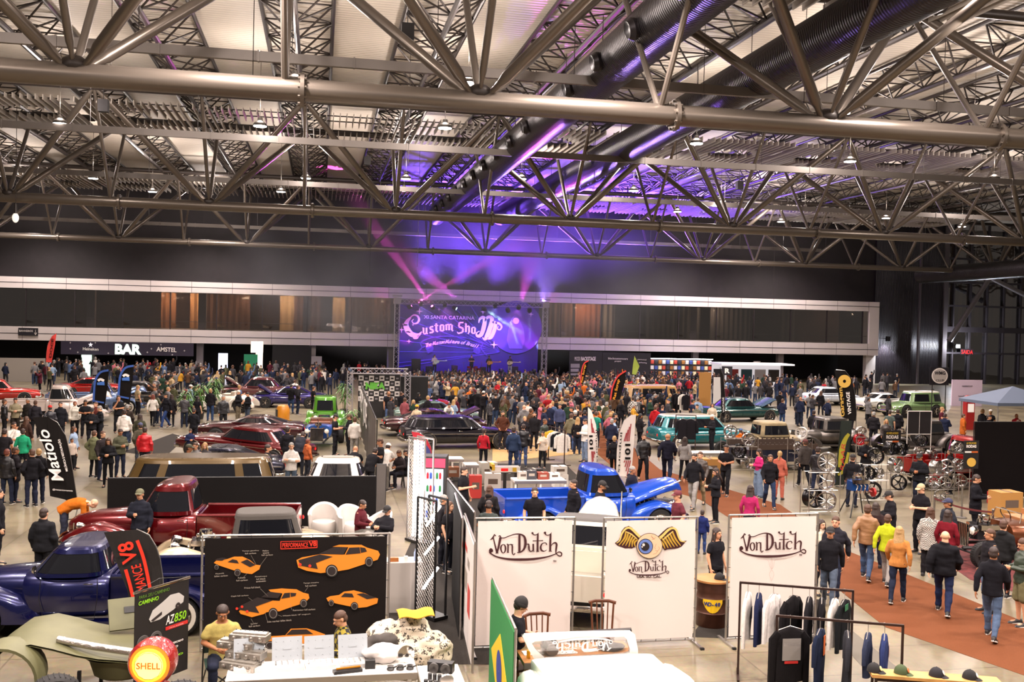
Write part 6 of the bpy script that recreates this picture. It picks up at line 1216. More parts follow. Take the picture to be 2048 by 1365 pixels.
for x, h_, c_, lb in ((-.2, .08, 'a06030', 'small orange box on the pale cabinet'), (.05, .1, 'e0dcd8', 'white paper cup on the pale cabinet'), (.24, .24, 'a8b8d8', 'clear water bottle on the pale cabinet')):
 mb = MB(); mb.lathe([(.035, 0), (.035, h_*.7), (.014, h_*.9), (.014, h_)], n=12) if h_ > .2 else (mb.lathe([(.03, 0), (.04, h_)], n=12) if c_ == 'e0dcd8' else mb.box((0, 0, h_/2), (.2, .1, h_))); solo('bottle' if h_ > .2 else ('cup' if c_ == 'e0dcd8' else 'snack_box'), mb, mat(c_, .3), lb, 'bottle' if h_ > .2 else 'cup', (r.location.x+x, 19.5, 1.0))
# camping chair, tub chairs, wooden chairs
def camp_chair(x, y, rz, label):
 r = thing('folding_chair', label, 'chair', (x, y, 0), rz); mb = MB(); mb.box((0, 0, .4), (.5, .44, .03)); mb.build('seat', mat('1a3a2c', .8), r); mb = MB(); mb.box((0, .26, .66), (.5, .03, .34)); mb.build('backrest', mat('1a2a24', .8), r)
 for s_ in (-1, 1):
  for a_, b_ in (((s_*.27, -.24, 0), (-s_*.25, -.22, .4)), ((s_*.27, .28, 0), (s_*.25, .27, .82)), ((s_*.27, .26, 0), (s_*.25, -.24, .4))): mb = MB(); mb.tube(a_, b_, .012, n=6); mb.build('leg', black, r)
def tub_chair(px, Y, rz, label):
 r = thing('tub_chair', label, 'chair', (WX(px, Y, .6), Y, 0), rz); m_ = mat('b4aca6', .4); mb = MB(); rr = []
 for i in range(19):
  a_ = radians(-20+220*i/18); h_ = .62+.24*max(0, sin(a_)); c, s_ = cos(a_), sin(a_)
  rr.append([(.36*c, .34*s_, .08), (.40*c, .38*s_, .3), (.43*c, .41*s_, h_), (.39*c, .37*s_, h_+.03), (.33*c, .31*s_, h_-.02), (.30*c, .28*s_, .3), (.30*c, .28*s_, .1)])
 mb.rings(rr); mb.build('shell', m_, r); mb = MB(); mb.lathe([(.02, .1), (.3, .1), (.33, .2), (.33, .4), (.3, .45), (.02, .46)], (0, -.03, 0), 20); mb.build('seat_cushion', m_, r)
 for x, y in ((-.22, -.2), (.22, -.2), (-.22, .2), (.22, .2)): mb = MB(); mb.tube((x, y, 0), (x, y, .12), .02); mb.build('leg', chrome, r)
tub_chair(648, 26.2, 0., 'white leather tub chair standing empty before the tarpaulin'); tub_chair(706, 25.9, .5, 'white tub chair with a person lying back across it'); tub_chair(752, 25.2, -1.2, 'white tub chair at the right with turned back')
def wood_chair(px, Y, rz, label):
 r = thing('wooden_chair', label, 'chair', (WX(px, Y, .8), Y, 0), rz); mb = MB(); mb.lathe([(.01, .42), (.2, .43), (.22, .45), (.21, .47), (.01, .46)], n=20); mb.build('seat', wood_d, r)
 mb = MB(); mb.path([(-.24, .22, .95), (-.12, .27, .97), (.12, .27, .97), (.24, .22, .95)], .03, 8, flat=(.5, 1)); mb.build('top_rail', wood_d, r)
 for x in (-.2, -.1, 0, .1, .2): mb = MB(); mb.tube((x*.85, .17, .46), (x, .25-abs(x)*.1, .96), .012 if abs(x) < .15 else .018); mb.build('spindle', wood_d, r)
 for x, y in ((-.15, -.15), (.15, -.15), (-.15, .15), (.15, .15)): mb = MB(); mb.tube((x*1.3, y*1.3, 0), (x, y, .43), .018); mb.build('leg', wood_d, r)
wood_chair(1082, 15.6, .1, 'brown spindle back chair left behind the table with a shirt on it'); wood_chair(1208, 16.2, -.15, 'brown spindle back chair right behind the table, seat turned to the banner')
counter(WX(1035, 14.6, .78), WX(1258, 14.6, .78), 14.1, 14.9, .78, 'light wooden table with shirts and stickers behind the white car', m_=wood)
tz = .78
for px, Y, w_, d_, c_, lb, cat_ in ((1065, 14.5, .3, .2, 'd8d0ca', 'white folded shirt on the left of the wooden table', 'shirt'), (1130, 14.45, .32, .14, 'e0d8d0', 'white lettered sticker sheet in the middle of the wooden table', 'paper'), (1180, 14.5, .24, .12, 'e4dcd4', 'white card on the wooden table beside the black shirt', 'card')):
 mb = MB(); mb.box((0, 0, .008), (w_, d_, .014)); solo('folded_shirt' if cat_ == 'shirt' else 'paper_sheet', mb, mat(c_, .7), lb, cat_, on(px, Y, tz), .05)
mb = MB(); mb.ell((0, 0, .03), (.26, .18, .04), 14, 6); me = remesh(mb, .02, 2, .02, 2); me.materials.append(mat('15161c', .8)); link('folded_shirt', me, None, on(1222, 14.55, tz+.01), 0, 'crumpled black shirt at the right end of the wooden table', 'shirt')
r = thing('helmet', 'black open helmet with white skull print on the wooden table', 'helmet', on(1098, 14.45, tz)); mb = MB(); mb.ell((0, 0, .12), (.14, .17, .14), 18, 12, cut=(-.85, 1)); mb.build('helmet_shell', mat('141214', .15, coat=1), r); mb = MB(); mb.lathe([(.1, 0), (.09, .02), (.05, .03)], (.02, -.15, .11), 16, 'Y'); mb.build('visor', mat('6a6460', .1, coat=1), r)
mb = MB(); mb.lathe([(.03, 0), (.032, .12)], n=12); solo('beer_glass', mb, mat('c98a18', .1, coat=1), 'small glass of beer at the left end of the wooden table', 'glass', on(1057, 14.3, tz))
# barrel
bx, by = WX(1424, 17.9, .5), 17.9; r = thing('oil_barrel', 'brown steel barrel with yellow shield label and wooden top, between two banners', 'barrel', (bx, by, 0), -.5); rust_b = mat('4a2c20', .4, .5, noise_=.25, nscale=5)
mb = MB(); pr = [(.3, 0), (.31, .02)]
for z in (.28, .56): pr += [(.3, z-.03), (.32, z), (.3, z+.03)]
for z in (.68, .74, .80): pr += [(.295, z), (.305, z+.025)]
mb.lathe(pr+[(.3, .86), (.31, .88)], n=32); mb.build('barrel_body', rust_b, r); mb = MB(); mb.lathe([(.01, .885), (.36, .885), (.36, .92), (.01, .92)], n=32); mb.build('wooden_top', wood, r)
mb = MB(); n_ = 16
sh = [(-.19, .46), (-.19, .40), (-.17, .3), (-.1, .24), (0, .21), (.1, .24), (.17, .3), (.19, .40), (.19, .46)]
vs = [(.318*sin(x/.31+.15), -.318*cos(x/.31+.15), z) for x, z in sh];
for i in range(8):
 x0, x1 = -.19+i*.0475, -.19+(i+1)*.0475; lo = lambda x: .21+.19*(abs(x)/.19)**2.2
 mb.add([(.322*sin(x/.31+.15), -.322*cos(x/.31+.15), z) for x, z in ((x0, lo(x0)), (x1, lo(x1)), (x1, .47), (x0, .47))], [(0, 1, 2, 3)])
mb.build('shield_label', mat('d8b010', .5), r, (0, 0, .1), fix=False)
for i, ch in enumerate('WD-40'): t_ = (-.115+i*.058)/.31+.15; me = text_mesh(ch, .1, .003, .004); me.materials.append(mat('1c2a6a', .5)); o = link('label_letter', me, r, (.328*sin(t_), -.328*cos(t_), .48)); o.rotation_euler = (pi/2, 0, t_)
def cap(x, y, z, rz, col, label, patch='e4dcd4', back=None):
 r = thing('baseball_cap', label, 'cap', (x, y, z), rz); mb = MB(); mb.ell((0, 0, .0), (.09, .105, .13), 20, 10, cut=(0, 1)); mb.build('crown', mat(col, .8), r); mb = MB()
 for dz in (0, .005): mb.grid(lambda u, v: V(((u-.5)*.17*(1-.3*v*v), -.085-.085*v*(1-(2*u-1)**2*.3), .012-.02*v*v+.01*(1-(2*u-1)**2)-dz)), 8, 5)
 mb.build('visor', mat(back or col, .8), r); mb = MB(); mb.M = Matrix.Translation((0, -.092, .062)) @ Euler((radians(-22), 0, 0)).to_matrix().to_4x4(); mb.lathe([(.036, 0), (.034, .008)], (0, 0, 0), 14, 'Y'); mb.build('badge', mat(patch, .7), r)
 mb = MB(); mb.ell((0, 0, .13), (.01, .01, .007), 8, 4); mb.build('top_button', mat(col, .8), r)
cap(bx+.1, by-.1, .92, .8, '141214', 'black mesh cap lying on the barrel top', '141214')
# clothes rails and garments
def rail(p0, p1, Y0, Y1, h, label):
 """tube rail: posts seen in columns p0 and p1 at depths Y0 and Y1"""
 a_ = V((WX(p0, Y0, h), Y0, 0)); b_ = V((WX(p1, Y1, h), Y1, 0)); d = b_-a_; r = thing('clothes_rail', label, 'clothes rail', a_, atan2(d.y, d.x)); L = d.length
 for x in (0, L): mb = MB(); mb.box((x, 0, h/2), (.035, .035, h)); mb.build('post', steel_b, r); mb = MB(); mb.box((x, 0, .02), (.04, .6, .03)); mb.build('foot', steel_b, r)
 mb = MB(); mb.box((L/2, 0, h), (L+.03, .035, .035)); mb.build('top_bar', steel_b, r); return a_, d.normalized(), L, h, r.rotation_euler.z
def garment(R, t, label, col, kind='shirt', ang=75, length=.75, sleeve=.5, w_=.48, prints=(), cat='shirt'):
 a_, d, L, h, rz = R; p = a_+d*L*t; r = thing(kind, label, cat, (p.x, p.y, h), rz+radians(ang)); z0 = -.19
 mb = MB(); mb.path([(0, 0, -.14), (0, 0, -.02), (.0, .02, .02), (.0, .0, .025)], .005, 5); mb.path([(-w_*.4, 0, -.2), (0, 0, -.14), (w_*.4, 0, -.2)], .007, 5); mb.build('hanger', mat('b8b0aa', .3, .6), r)
 out = []; n = 22
 for z, hw, th in ((z0+.03, .07, .035), (z0, .12, .045), (z0-.05, w_*.46, .05), (z0-.2, w_*.47, .06), (z0-.45, w_*.46, .06), (z0-length, w_*.48, .065)):
  out.append([V((hw*cos(2*pi*k/n), th*sin(2*pi*k/n)+.012*sin(6*pi*k/n+z*9)*(z < z0-.1), z)) for k in range(n)])
 m2 = MB(); m2.rings(out)
 for s_ in (-1, 1): m2.path([(s_*w_*.38, 0, z0-.06), (s_*w_*.56, .01, z0-.16), (s_*(w_*.6), .015, z0-.08-sleeve)], [.07, .075, .055], 8, flat=(.55, 1))
 m2.build('garment_body', cloth(col), r)
 for i, (x, z, a2, b2, c2) in enumerate(prints): mb = MB(); mb.box((x, -.072, z0+z), (a2, .006, b2)); mb.build('print', mat(c2, .8), r)
 return r
R1 = rail(1481, 1706, 15.2, 14.5, 1.58, 'rear brown metal clothes rail before the right white banner')
for t, lb, c_, kd, ang, ln, sl, pr in ((.07, 'white shirt with navy sleeves, first on the rear clothes rail', 'd8d0ca', 't_shirt', 80, .7, .75, ((.0, -.3, .1, .2, '1c2240'),)), (.17, 'navy and white long shirt, second on the rear rail', '1c2240', 't_shirt', 82, .78, .7, ()), (.3, 'white hooded sweater, third on the rear clothes rail', 'e0d8d4', 'hoodie', 62, .72, .65, ()), (.47, 'black sweater hanging wide, fourth on the rear rail', '171416', 'sweater', 55, .72, .7, ()), (.62, 'black patterned jacket with white edge, middle of the rear rail', '1c1a1e', 'jacket', 78, .7, .6, ((0, -.2, .12, .4, 'a8a09c'),)), (.73, 'dark sweatshirt with white sleeve letters on the rear rail', '141216', 'sweatshirt', 84, .75, .72, ()), (.84, 'white jersey with gold tag near the end of the rear rail', 'd8d0ca', 't_shirt', 72, .72, .65, ((.05, -.15, .03, .12, 'c9a030'),)), (.93, 'black jacket with green lining, last on the rear rail', '15171a', 'jacket', 66, .74, .7, ((-.12, -.05, .16, .1, '2a6a44'),))): garment(R1, t, lb, c_, kd, ang, ln, sl, prints=pr)
R2 = rail(1554, 1806, 14.0, 13.3, 1.38, 'front brown metal clothes rail at the bottom right of the booth')
for t, lb, c_, kd, ang, ln, sl, pr in ((.11, 'large black sweater with white and red skull print on the front rail', '151214', 'sweater', 20, .82, .8, ((0, -.3, .3, .34, '8a8480'), (0, -.22, .26, .05, 'c8c0bc'), (0, -.5, .22, .04, 'c02824'))), (.35, 'navy shirt with orange white print, second on the front rail', '1a2238', 't_shirt', 70, .8, .4, ((0, -.2, .1, .3, 'c05a24'),)), (.57, 'dark grey shirt edge on, third on the front rail', '2a2a30', 't_shirt', 86, .85, .4, ()), (.73, 'slate blue shirt, fourth on the front clothes rail', '2c3248', 't_shirt', 74, .6, .3, ()), (.86, 'blue shirt with white red print, last on the front rail', '2a3460', 't_shirt', 78, .6, .3, ((0, -.2, .08, .2, 'c8a0a0'),))): garment(R2, t, lb, c_, kd, ang, ln, sl, prints=pr)
# hat bench at the bottom edge
a_ = V((WX(1740, 12.8, .9), 12.8, 0)); b_ = V((WX(2000, 12.2, .9), 12.2, 0)); zb = .9; d = b_-a_; r = thing('display_bench', 'light wooden plank bench on dark steel legs with four caps, bottom right', 'bench', a_, atan2(d.y, d.x)); L = d.length
mb = MB(); mb.box((L/2, 0, zb-.02), (L, .3, .045)); mb.build('plank', mat('b8884e', .5, noise_=.2, nscale=6), r)
for x in (.06, L*.5, L-.06): mb = MB(); mb.box((x, -.12, (zb-.045)/2), (.035, .035, zb-.045)); mb.box((x, .12, (zb-.045)/2), (.035, .035, zb-.045)); mb.box((x, 0, zb-.06), (.035, .24, .03)); mb.build('leg', steel_b, r)
mb = MB(); mb.box((L/2, -.1, zb-.08), (L-.1, .03, .03)); mb.build('under_rail', steel_b, r)
for px, c_, lb, pt, rz in ((1770, '141214', 'black cap with yellow and white badge, leftmost on the bench', 'd8c890', .75), (1815, '3c4a2a', 'green cap with orange badge, second on the bench', 'c06a3a', .8), (1872, '15131a', 'black cap with white oval badge, third on the bench', 'd8d0ca', .85), (1925, '141214', 'black cap with white skull badge, rightmost on the bench', 'dcd4ce', .8)):
 t = (WX(px, 12.5, zb)-a_.x)/(b_.x-a_.x); p = a_+d*t; cap(p.x, p.y, zb+.003, rz, c_, lb, pt)
# roll-up sign with the tyre offer
bu = Board.__new__(Board); g = V((WX(268, 14.9, 1), 14.9, 0)); g2 = V((WX(376, 15.7, 1), 15.7, 0)); bu.o = g; dd = g2-g; bu.w = dd.length; bu.d = dd.normalized(); bu.n = V((bu.d.y, -bu.d.x, 0)); bu.rz = atan2(dd.y, dd.x); bu.root('rollup_sign', 'black roll-up sign with white sports car and green tyre offer, left front', 'sign')
zt_ = (bu.uv(268, 1186)[1]+bu.uv(376, 1158)[1])/2; zb_ = .35; mb = MB(); mb.box((bu.w/2, 0, (zt_+zb_)/2), (bu.w, .01, zt_-zb_)); mb.build('printed_sheet', mat('15100f', .6), bu.r); mb = MB(); mb.tube((-.02, 0, zt_), (bu.w+.02, 0, zt_), .02); mb.build('top_rod', chrome, bu.r); mb = MB(); mb.path([(0, .02, zt_+.01), (bu.w*.48, .05, zt_+.1), (bu.w, .02, zt_+.01)], .004, 4); mb.tube((bu.w*.48, .05, 0), (bu.w*.48, .05, zt_+.1), .012); mb.box((bu.w*.48, .05, .02), (.5, .3, .03)); mb.build('stand', black, bu.r)
W_ = bu.w; gre = mat('8ac820', .6)
def bt(body, x0, x1, z, h_, m_, sh=.2): me = text_mesh(body, 1, .002, .01, sh, 'LEFT'); xs = [v.co.x for v in me.vertices]; ys = [v.co.y for v in me.vertices]; me.transform(Matrix.Translation((-min(xs), -min(ys), 0))); me.transform(Matrix.Diagonal(((x1-x0)*W_/(max(xs)-min(xs)), h_/(max(ys)-min(ys)), 1, 1))); me.materials.append(m_); o = link('lettering', me, bu.r, (x0*W_, -.012, z)); o.rotation_euler = (pi/2, 0, 0)
bt('PARA SEU CAMINHO', .06, .62, zt_-.11, .05, mat('4a6a20', .6)); bt('CAMINHO', .06, .42, zt_-.2, .06, gre); bt('AZ', .56, .72, zt_-.62, .13, wht); bt('850', .72, .95, zt_-.62, .13, gre);
mb = MB(); mb.box((W_*.77, -.01, zt_-.68), (W_*.42, .008, .05)); mb.build('red_stripe', mat('c02420', .6), bu.r); bt('DRAG RADIAL', .62, .9, zt_-.695, .022, wht)
mb = MB(); mb.prism([(W_*(.25+.65*a2), zt_-.52+.34*b2) for a2, b2 in ((0, .2), (.1, .55), (.4, .8), (.6, 1), (.85, .98), (1, .75), (.98, .5), (.7, .3), (.3, .05), (.05, .05))], -.014, -.01); mb.build('printed_car', mat('b8b4b0', .6), bu.r); mb = MB(); mb.prism([(W_*(.28+.2*a2), zt_-.5+.12*b2) for a2, b2 in ((0, .2), (1, .9), (1, .5), (.2, 0))], -.018, -.014); mb.lathe([(.05, .02), (.01, .02)], (W_*.78, 0, zt_-.38), 16, 'Y'); mb.build('printed_car_detail', dkp, bu.r, fix=False)
for x in (.15, .38): mb = MB(); mb.lathe([(.12, .012), (.115, .02), (.075, .02), (.07, .012)], (W_*x, 0, zt_-.78), 24, 'Y', cap=False); mb.build('printed_tyre', mat('4a4644', .7), bu.r, fix=False)
for i, (t_, m_) in enumerate((('OS MELHORES PNEUS DO MERCADO', wht), ('PARA O SEU CARRO', wht), ('PNEUS DRAG RACING', wht), ('COMPETICAO', gre), ('CONSULTE', mat('c9a020', .6)))): bt(t_, .12, .9-.1*(i % 3), zt_-.95-.07*i, .028, m_)
# bright diamond-mesh light towers
glow = mat('fff6f2', emit=5.5, ecol='fff2ee')
def mesh_tower(label, p0, p1, Y0, Y1, z0, z1, tubes, frame_m, dense=.09):
 a_ = V((WX(p0, Y0, z1), Y0, 0)); b_ = V((WX(p1, Y1, z1), Y1, 0)); d = b_-a_; L = d.length; r = thing('light_tower', label, 'light tower', a_, atan2(d.y, d.x))
 for y in (0, .28):
  mb = MB()
  for p_, q_ in (((0, y, z0), (0, y, z1)), ((L, y, z0), (L, y, z1)), ((0, y, z0), (L, y, z0)), ((0, y, z1), (L, y, z1))): mb.tube(p_, q_, .025, n=6)
  mb.build('frame', frame_m, r)
 mb = MB(); n = int((z1-z0)/dense)
 for i in range(-int(L/dense)-1, n+1):
  for s_ in (1, -1):
   z_a = z0+i*dense; x0_, x1_ = 0, L; za, zb2 = (z_a, z_a+L) if s_ > 0 else (z_a+L, z_a)
   def cl(x, z, x2, z2):
    pts = []
    for (x, z), (x2, z2) in (((x, z), (x2, z2)),):
     t0, t1 = 0., 1.; dz = z2-z
     for lim, sg in ((z0, 1), (z1, -1)):
      f0, f1 = (z-lim)*sg, (z2-lim)*sg
      if f0 < 0 and f1 < 0: return None
      if f0 < 0: t0 = max(t0, f0/(f0-f1))
      if f1 < 0: t1 = min(t1, f0/(f0-f1))
     return (x+(x2-x)*t0, z+dz*t0, x+(x2-x)*t1, z+dz*t1) if t1 > t0 else None
   q_ = cl(0, za, L, zb2)
   if q_: mb.tube((q_[0], 0, q_[1]), (q_[2], 0, q_[3]), .006, n=4)
 mb.build('diamond_mesh', alu, r)
 for (x0_, za, x1_, zb2) in tubes: mb = MB(); mb.tube((x0_*L, .14, z0+za*(z1-z0)), (x1_*L, .14, z0+zb2*(z1-z0)), .028, n=8); mb.build('light_tube', glow, r)
 mb = MB(); mb.box((L/2, .14, z0-.0), (L+.1, .34, .06)); mb.build('base', black, r)
 return r
mesh_tower('black framed diamond mesh tower with slanting white light tubes, in front', 836, 873, 19.2, 18.7, .05, 2.35, ((.2, .75, .9, .95), (.15, .5, .85, .68), (.1, .2, .85, .42)), black)
mesh_tower('brightly lit white mesh tower behind the black framed one', 818, 851, 25.6, 25.0, .05, 2.75, tuple((.12+.2*i, .03, .12+.2*i, .97) for i in range(4)), alu)
light('tower_glow', 'POINT', (WX(836, 24.9, 2), 24.9, 1.6), 90, (1, .93, .9), .3)
r = thing('drinks_fridge', 'tall drinks fridge with lit shelves and red header beside the mesh tower', 'fridge', (WX(866, 27, 1), 27.2, 0), -.25); mb = MB(); mb.box((0, .3, 1.0), (.75, .6, 2.0)); mb.build('cabinet_body', black, r); mb = MB(); mb.box((0, -.005, .9), (.6, .02, 1.5)); mb.build('glass_door', mat('b8c8e0', .2, emit=.9), r); mb = MB(); mb.box((0, -.01, 1.82), (.7, .03, .25)); mb.build('header', mat('d02848', .5, emit=.6), r)
for i in range(4):
 for j in range(6): mb = MB(); mb.lathe([(.032, 0), (.034, .14), (.015, .18)], (-.22+j*.088, -.035, .3+i*.36), 8); mb.build('drink_can', mat(['c02028', '2a4aa8', 'd8d0c8', '2a7a3a'][(i+j) % 4], .4), r)
# ================================================================ far stands, bar, wheel racks, plants
def depthY(px, D): return D/(cos(YAW)+sin(YAW)*math.tan(YAW+math.atan((px-1024)/FPX)))
def panel_at(name, x0, x1, y0, y1, Y, m_, label, cat, th=.08, ground=False):
 a_ = AY(x0, y0, Y); b_ = AY(x1, y1, Y); b = Board.__new__(Board); b.o = V((a_.x, Y, 0)); b.d = V((1, 0, 0)); b.n = V((0, -1, 0)); b.rz = 0; b.w = b_.x-a_.x; b.root(name, label, cat)
 z0 = 0 if ground else b_.z; mb = MB(); mb.box((b.w/2, 0, (a_.z+z0)/2), (b.w, th, a_.z-z0)); mb.build('panel', m_, b.r); b.z0 = z0; b.z1 = a_.z; return b
drk = mat('17131c', .6); f_ = -.06
b = panel_at('bar_sign', 122, 387, 682, 713, 93.74, mat('241c30', .5), 'long dark bar sign with three white names and small stars', 'sign')
b.text('BAR', (230, 709), (283, 710), 21, mat('c8e0d0', .5, emit=.9), f_, off=.05); b.text('AMSTEL', (313, 703), (353, 705), 9, wht, f_, off=.02); b.text('Heineken', (166, 701), (197, 702), 6, wht, f_, off=.01)
b.poly('star', [(181.5+(5 if k % 2 == 0 else 2)*sin(pi*k/5), 690-(5 if k % 2 == 0 else 2)*cos(pi*k/5)) for k in range(10)], f_-.01, f_, mat('e8e0e8', .5, emit=.5))
for x, y in ((141, 686), (141, 698), (156, 705), (191, 686), (217, 707), (295, 705), (303, 698), (345, 710), (369, 702), (322, 690)): b.poly('star', [(x+k*cos(q_*pi/4), y+k*sin(q_*pi/4)) for q_ in range(8) for k in ((2.2 if q_ % 2 == 0 else .5),)], f_-.01, f_, wht)
b = panel_at('direction_sign', 37, 76, 656, 672, 93.62, drk, 'small dark hanging sign with white lettering and down arrow at far left', 'sign'); b.text('BANHEIROS', (39, 664), (66, 664.5), 4, wht, f_); b.text('↓', (69, 671), (74, 671), 11, wht, f_)
for x0, x1, y0, y1, Y, c, e, lb, ct in ((163, 183, 710, 740, 92.5, 'a8c8b8', 1.2, 'lit drinks cooler with red top under the bar sign', 'cooler'), (437, 455, 707, 742, 92.2, 'd8e0ff', 1.6, 'plain white lit screen panel right of the bar', 'screen'), (488, 515, 709, 740, 92, '0f5a3c', .5, 'green lit stand screen left of the black wall', 'screen'), (502, 526, 683, 706, 93.74, 'e8dcc8', 1.3, 'small cream lit sign above the green screen', 'sign'), (512, 525, 694, 735, 93.2, 'e8d8c8', 1.2, 'narrow cream light panel beside the green screen', 'screen')): panel_at('lit_screen', x0, x1, y0, y1, Y, mat(c, .5, emit=e), lb, ct, ground=ct != 'sign')
panel_at('partition_wall', 545, 622, 691, 750, 93, mat('0c0a0c', .8), 'plain black partition between green screen and grey door', 'partition', ground=True); panel_at('grey_cabinet', 623, 643, 713, 750, 92, mat('8a8488', .6), 'tall pale grey cabinet right of the black partition', 'cabinet', ground=True)
panel_at('bar_counter', 190, 420, 731, 750, 92.4, mat('6a6a74', .3, .6), 'metal bar counter behind the crowd under the bar sign', 'counter', .6, True); panel_at('partition_wall', 0, 90, 716, 750, 84, mat('8a827a', .7), 'pale low partition wall at the far left stand', 'partition', ground=True)
b = panel_at('booth_wall', 1139, 1203, 703, 756, 90.5, drk, 'black booth wall with white framed word, left of the flag', 'partition', ground=True); b.text('MODI', (1149, 722), (1160, 722), 8, wht, f_); b.text('BACKSTAGE', (1162, 722), (1191, 722), 8, wht, f_, off=.03)
for x, y, w_, h_ in ((1150, 733, 9, 5), (1149, 742, 8, 4), (1149, 750, 8, 3)): b.poly('logo_plate', [(x-w_, y-h_), (x+w_, y-h_), (x+w_, y+h_-2), (x-w_, y+h_-2)], f_-.01, f_, mat('8a8488', .6))
b = panel_at('booth_wall', 1205, 1300, 705, 756, 91, drk, 'black booth wall with two small white lines behind the flag', 'partition', ground=True); b.text('blackcustomcars', (1216, 719), (1255, 720), 4, wht, f_); b.text('project', (1229, 725), (1242, 725), 3.5, wht, f_); b.text('personal', (1275, 721), (1292, 722), 3, wht, f_); b.text('gathering', (1277, 727), (1293, 728), 3, wht, f_)
b = panel_at('product_wall', 1300, 1422, 718, 752, 92, mat('3a3438', .6), 'bright product wall with rows of goods right of the black booth', 'display', ground=True)
for j in range(3):
 for i in range(16): X = b.w*(i+.5)/16; mb = MB(); mb.box((X, -.12, b.z1-.3-j*.55), (.3, .14, .36)); mb.build('goods_box', mat(['a83a2c', 'd8c8a0', '3a4a8a', 'c8c0bc', '8a5a2a', '2c2a30'][(i*5+j*3) % 6], .5, emit=.25), b.r)  # goods glow faintly: the stall lighting is put into their material
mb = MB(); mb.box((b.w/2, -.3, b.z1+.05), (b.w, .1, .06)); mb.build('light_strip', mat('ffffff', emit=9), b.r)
b = panel_at('kiosk', 1424, 1560, 728, 756, 84, mat('d8d4d8', .5, emit=.35), 'white lit kiosk with round R sign at the back right', 'kiosk', .1, True); mb = MB(); mb.box((b.w/2, -1.2, b.z1+.1), (b.w+.3, 2.6, .14)); mb.build('roof', mat('e0dce0', .5, emit=.3), b.r); b.text('WHISKEY', (1482, 723), (1496, 723), 2.5, wht, -2.6)  # wall and roof glow faintly, kiosk lighting put into the surfaces
for i in range(5): X = b.w*(i+.5)/5; mb = MB(); mb.box((X, -.08, b.z1*.55), (b.w/5*.8, .04, b.z1*.5)); mb.build('shelf_picture', mat(['2a2c34', '8a2a24', '24424a', 'a8a0a0', '2a2420'][i], .5), b.r)
b = panel_at('round_sign', 1444, 1464, 733, 751, 74, drk, 'black round sign with white R above the kiosk crowd', 'sign'); b.text('R', (1449, 747), (1459, 747), 10, wht, f_, off=.04); mb = MB(); mb.tube((b.w/2, 0, 0), (b.w/2, 0, b.z0), .03); mb.build('pole', black, b.r)
b = panel_at('paper_board', 1399, 1421, 745, 790, 60, mat('a8783c', .7), 'tall plain brown wooden board in the crowd near the stalls', 'board', ground=True); panel_at('white_board', 1428, 1441, 755, 792, 58, mat('d8d2ce', .6), 'narrow white board right of the brown wooden board', 'board', ground=True)
b = panel_at('name_board', 1904, 1963, 760, 800, depthY(1930, 76), mat('c8b4c8', .6), 'pale pink board with small dark lettering behind the fuel pump', 'board', ground=True); b.text('HEADERSPARTS.COM', (1923, 774), (1944, 774), 2.5, drk, f_); b.text('heads', (1916, 794), (1929, 794), 3, drk, f_)
b = panel_at('exit_sign', 1921, 1946, 698, 710, YW+.83, mat('1c1016', .6), 'dark exit sign with red letters at the glazed end', 'sign'); b.text('SAIDA', (1922, 708), (1945, 709), 8, mat('b02020', .5, emit=1), f_)
p = AY(1915, 693, YW-.3); mb = MB(); mb.box((0, 0, 0), (.5, .2, .4)); mb.mat(1); mb.box((0, -.12, 0), (.42, .03, .32)); mb.mat(0); mb.tube((0, .1, .1), (0, 1.2, .1), .04); mb.build('flood_light', [black, mat('ffffff', emit=45)], loc=p, label='very bright white floodlight at the glazed end beside the exit sign', cat='lamp'); light('flood', 'POINT', p+V((0, -.8, 0)), 900, (.85, .9, 1), .2)
p = AY(1776, 678, YW-.8); mb = MB(); mb.box((0, 0, 0), (.4, .25, .5)); mb.tube((0, .1, 0), (0, .5, 0), .04); mb.build('wall_light', black, loc=p, label='wall light shining down on the corrugated dark wall', cat='lamp'); light('wall_flood', 'SPOT', p+V((0, -.2, -.3)), 1500, (.9, .95, 1), .1, aim=p+V((0, .9, -4)), spot=radians(100), blend=.7)
# round club sign on a post, canopy tent, striped lamp, green leaf plants
b = panel_at('club_sign', 1860, 1897, 735, 771, depthY(1878, 62), mat('17131c', .6), 'round black and white club sign on a tall stand', 'sign', .02); b.r.children[0].name = 'sign_back'; disc(b, 1878, 752, 19, 18, drk, -.05, 'sign_disc'); disc(b, 1878, 752, 16, 15.4, wht, -.07, 'sign_ring'); disc(b, 1878, 752, 14, 13.4, mat('a8a09c', .6), -.09, 'sign_face'); b.text('WMG', (1867, 750), (1889, 750), 7, drk, -.1, off=.04); b.text('CLUB', (1870, 763), (1886, 763), 4, drk, -.1)
for x in (.2, b.w-.2): mb = MB(); mb.tube((x, 0, 0), (x, 0, b.z0+.2), .03); mb.build('post', black, b.r)
g = V((WX(2025, depthY(2025, 50), 2.6), depthY(2025, 50), 0)); r = thing('canopy_tent', 'grey blue canopy tent roof at the right edge', 'tent', g); mb = MB(); mb.add([(-2, -1.5, 2.35), (2, -1.5, 2.35), (2, 1.5, 2.35), (-2, 1.5, 2.35), (0, 0, 3.1), (-2, -1.5, 2.2), (2, -1.5, 2.2), (2, 1.5, 2.2), (-2, 1.5, 2.2)], [(0, 1, 4), (1, 2, 4), (2, 3, 4), (3, 0, 4), (0, 1, 6, 5), (1, 2, 7, 6), (2, 3, 8, 7), (3, 0, 5, 8)]); mb.build('canopy', mat('5a6478', .8), r, fix=False)
for x in (-1.9, 1.9):
 for y in (-1.4, 1.4): mb = MB(); mb.tube((x, y, 0), (x, y, 2.3), .03); mb.build('leg', alu, r)
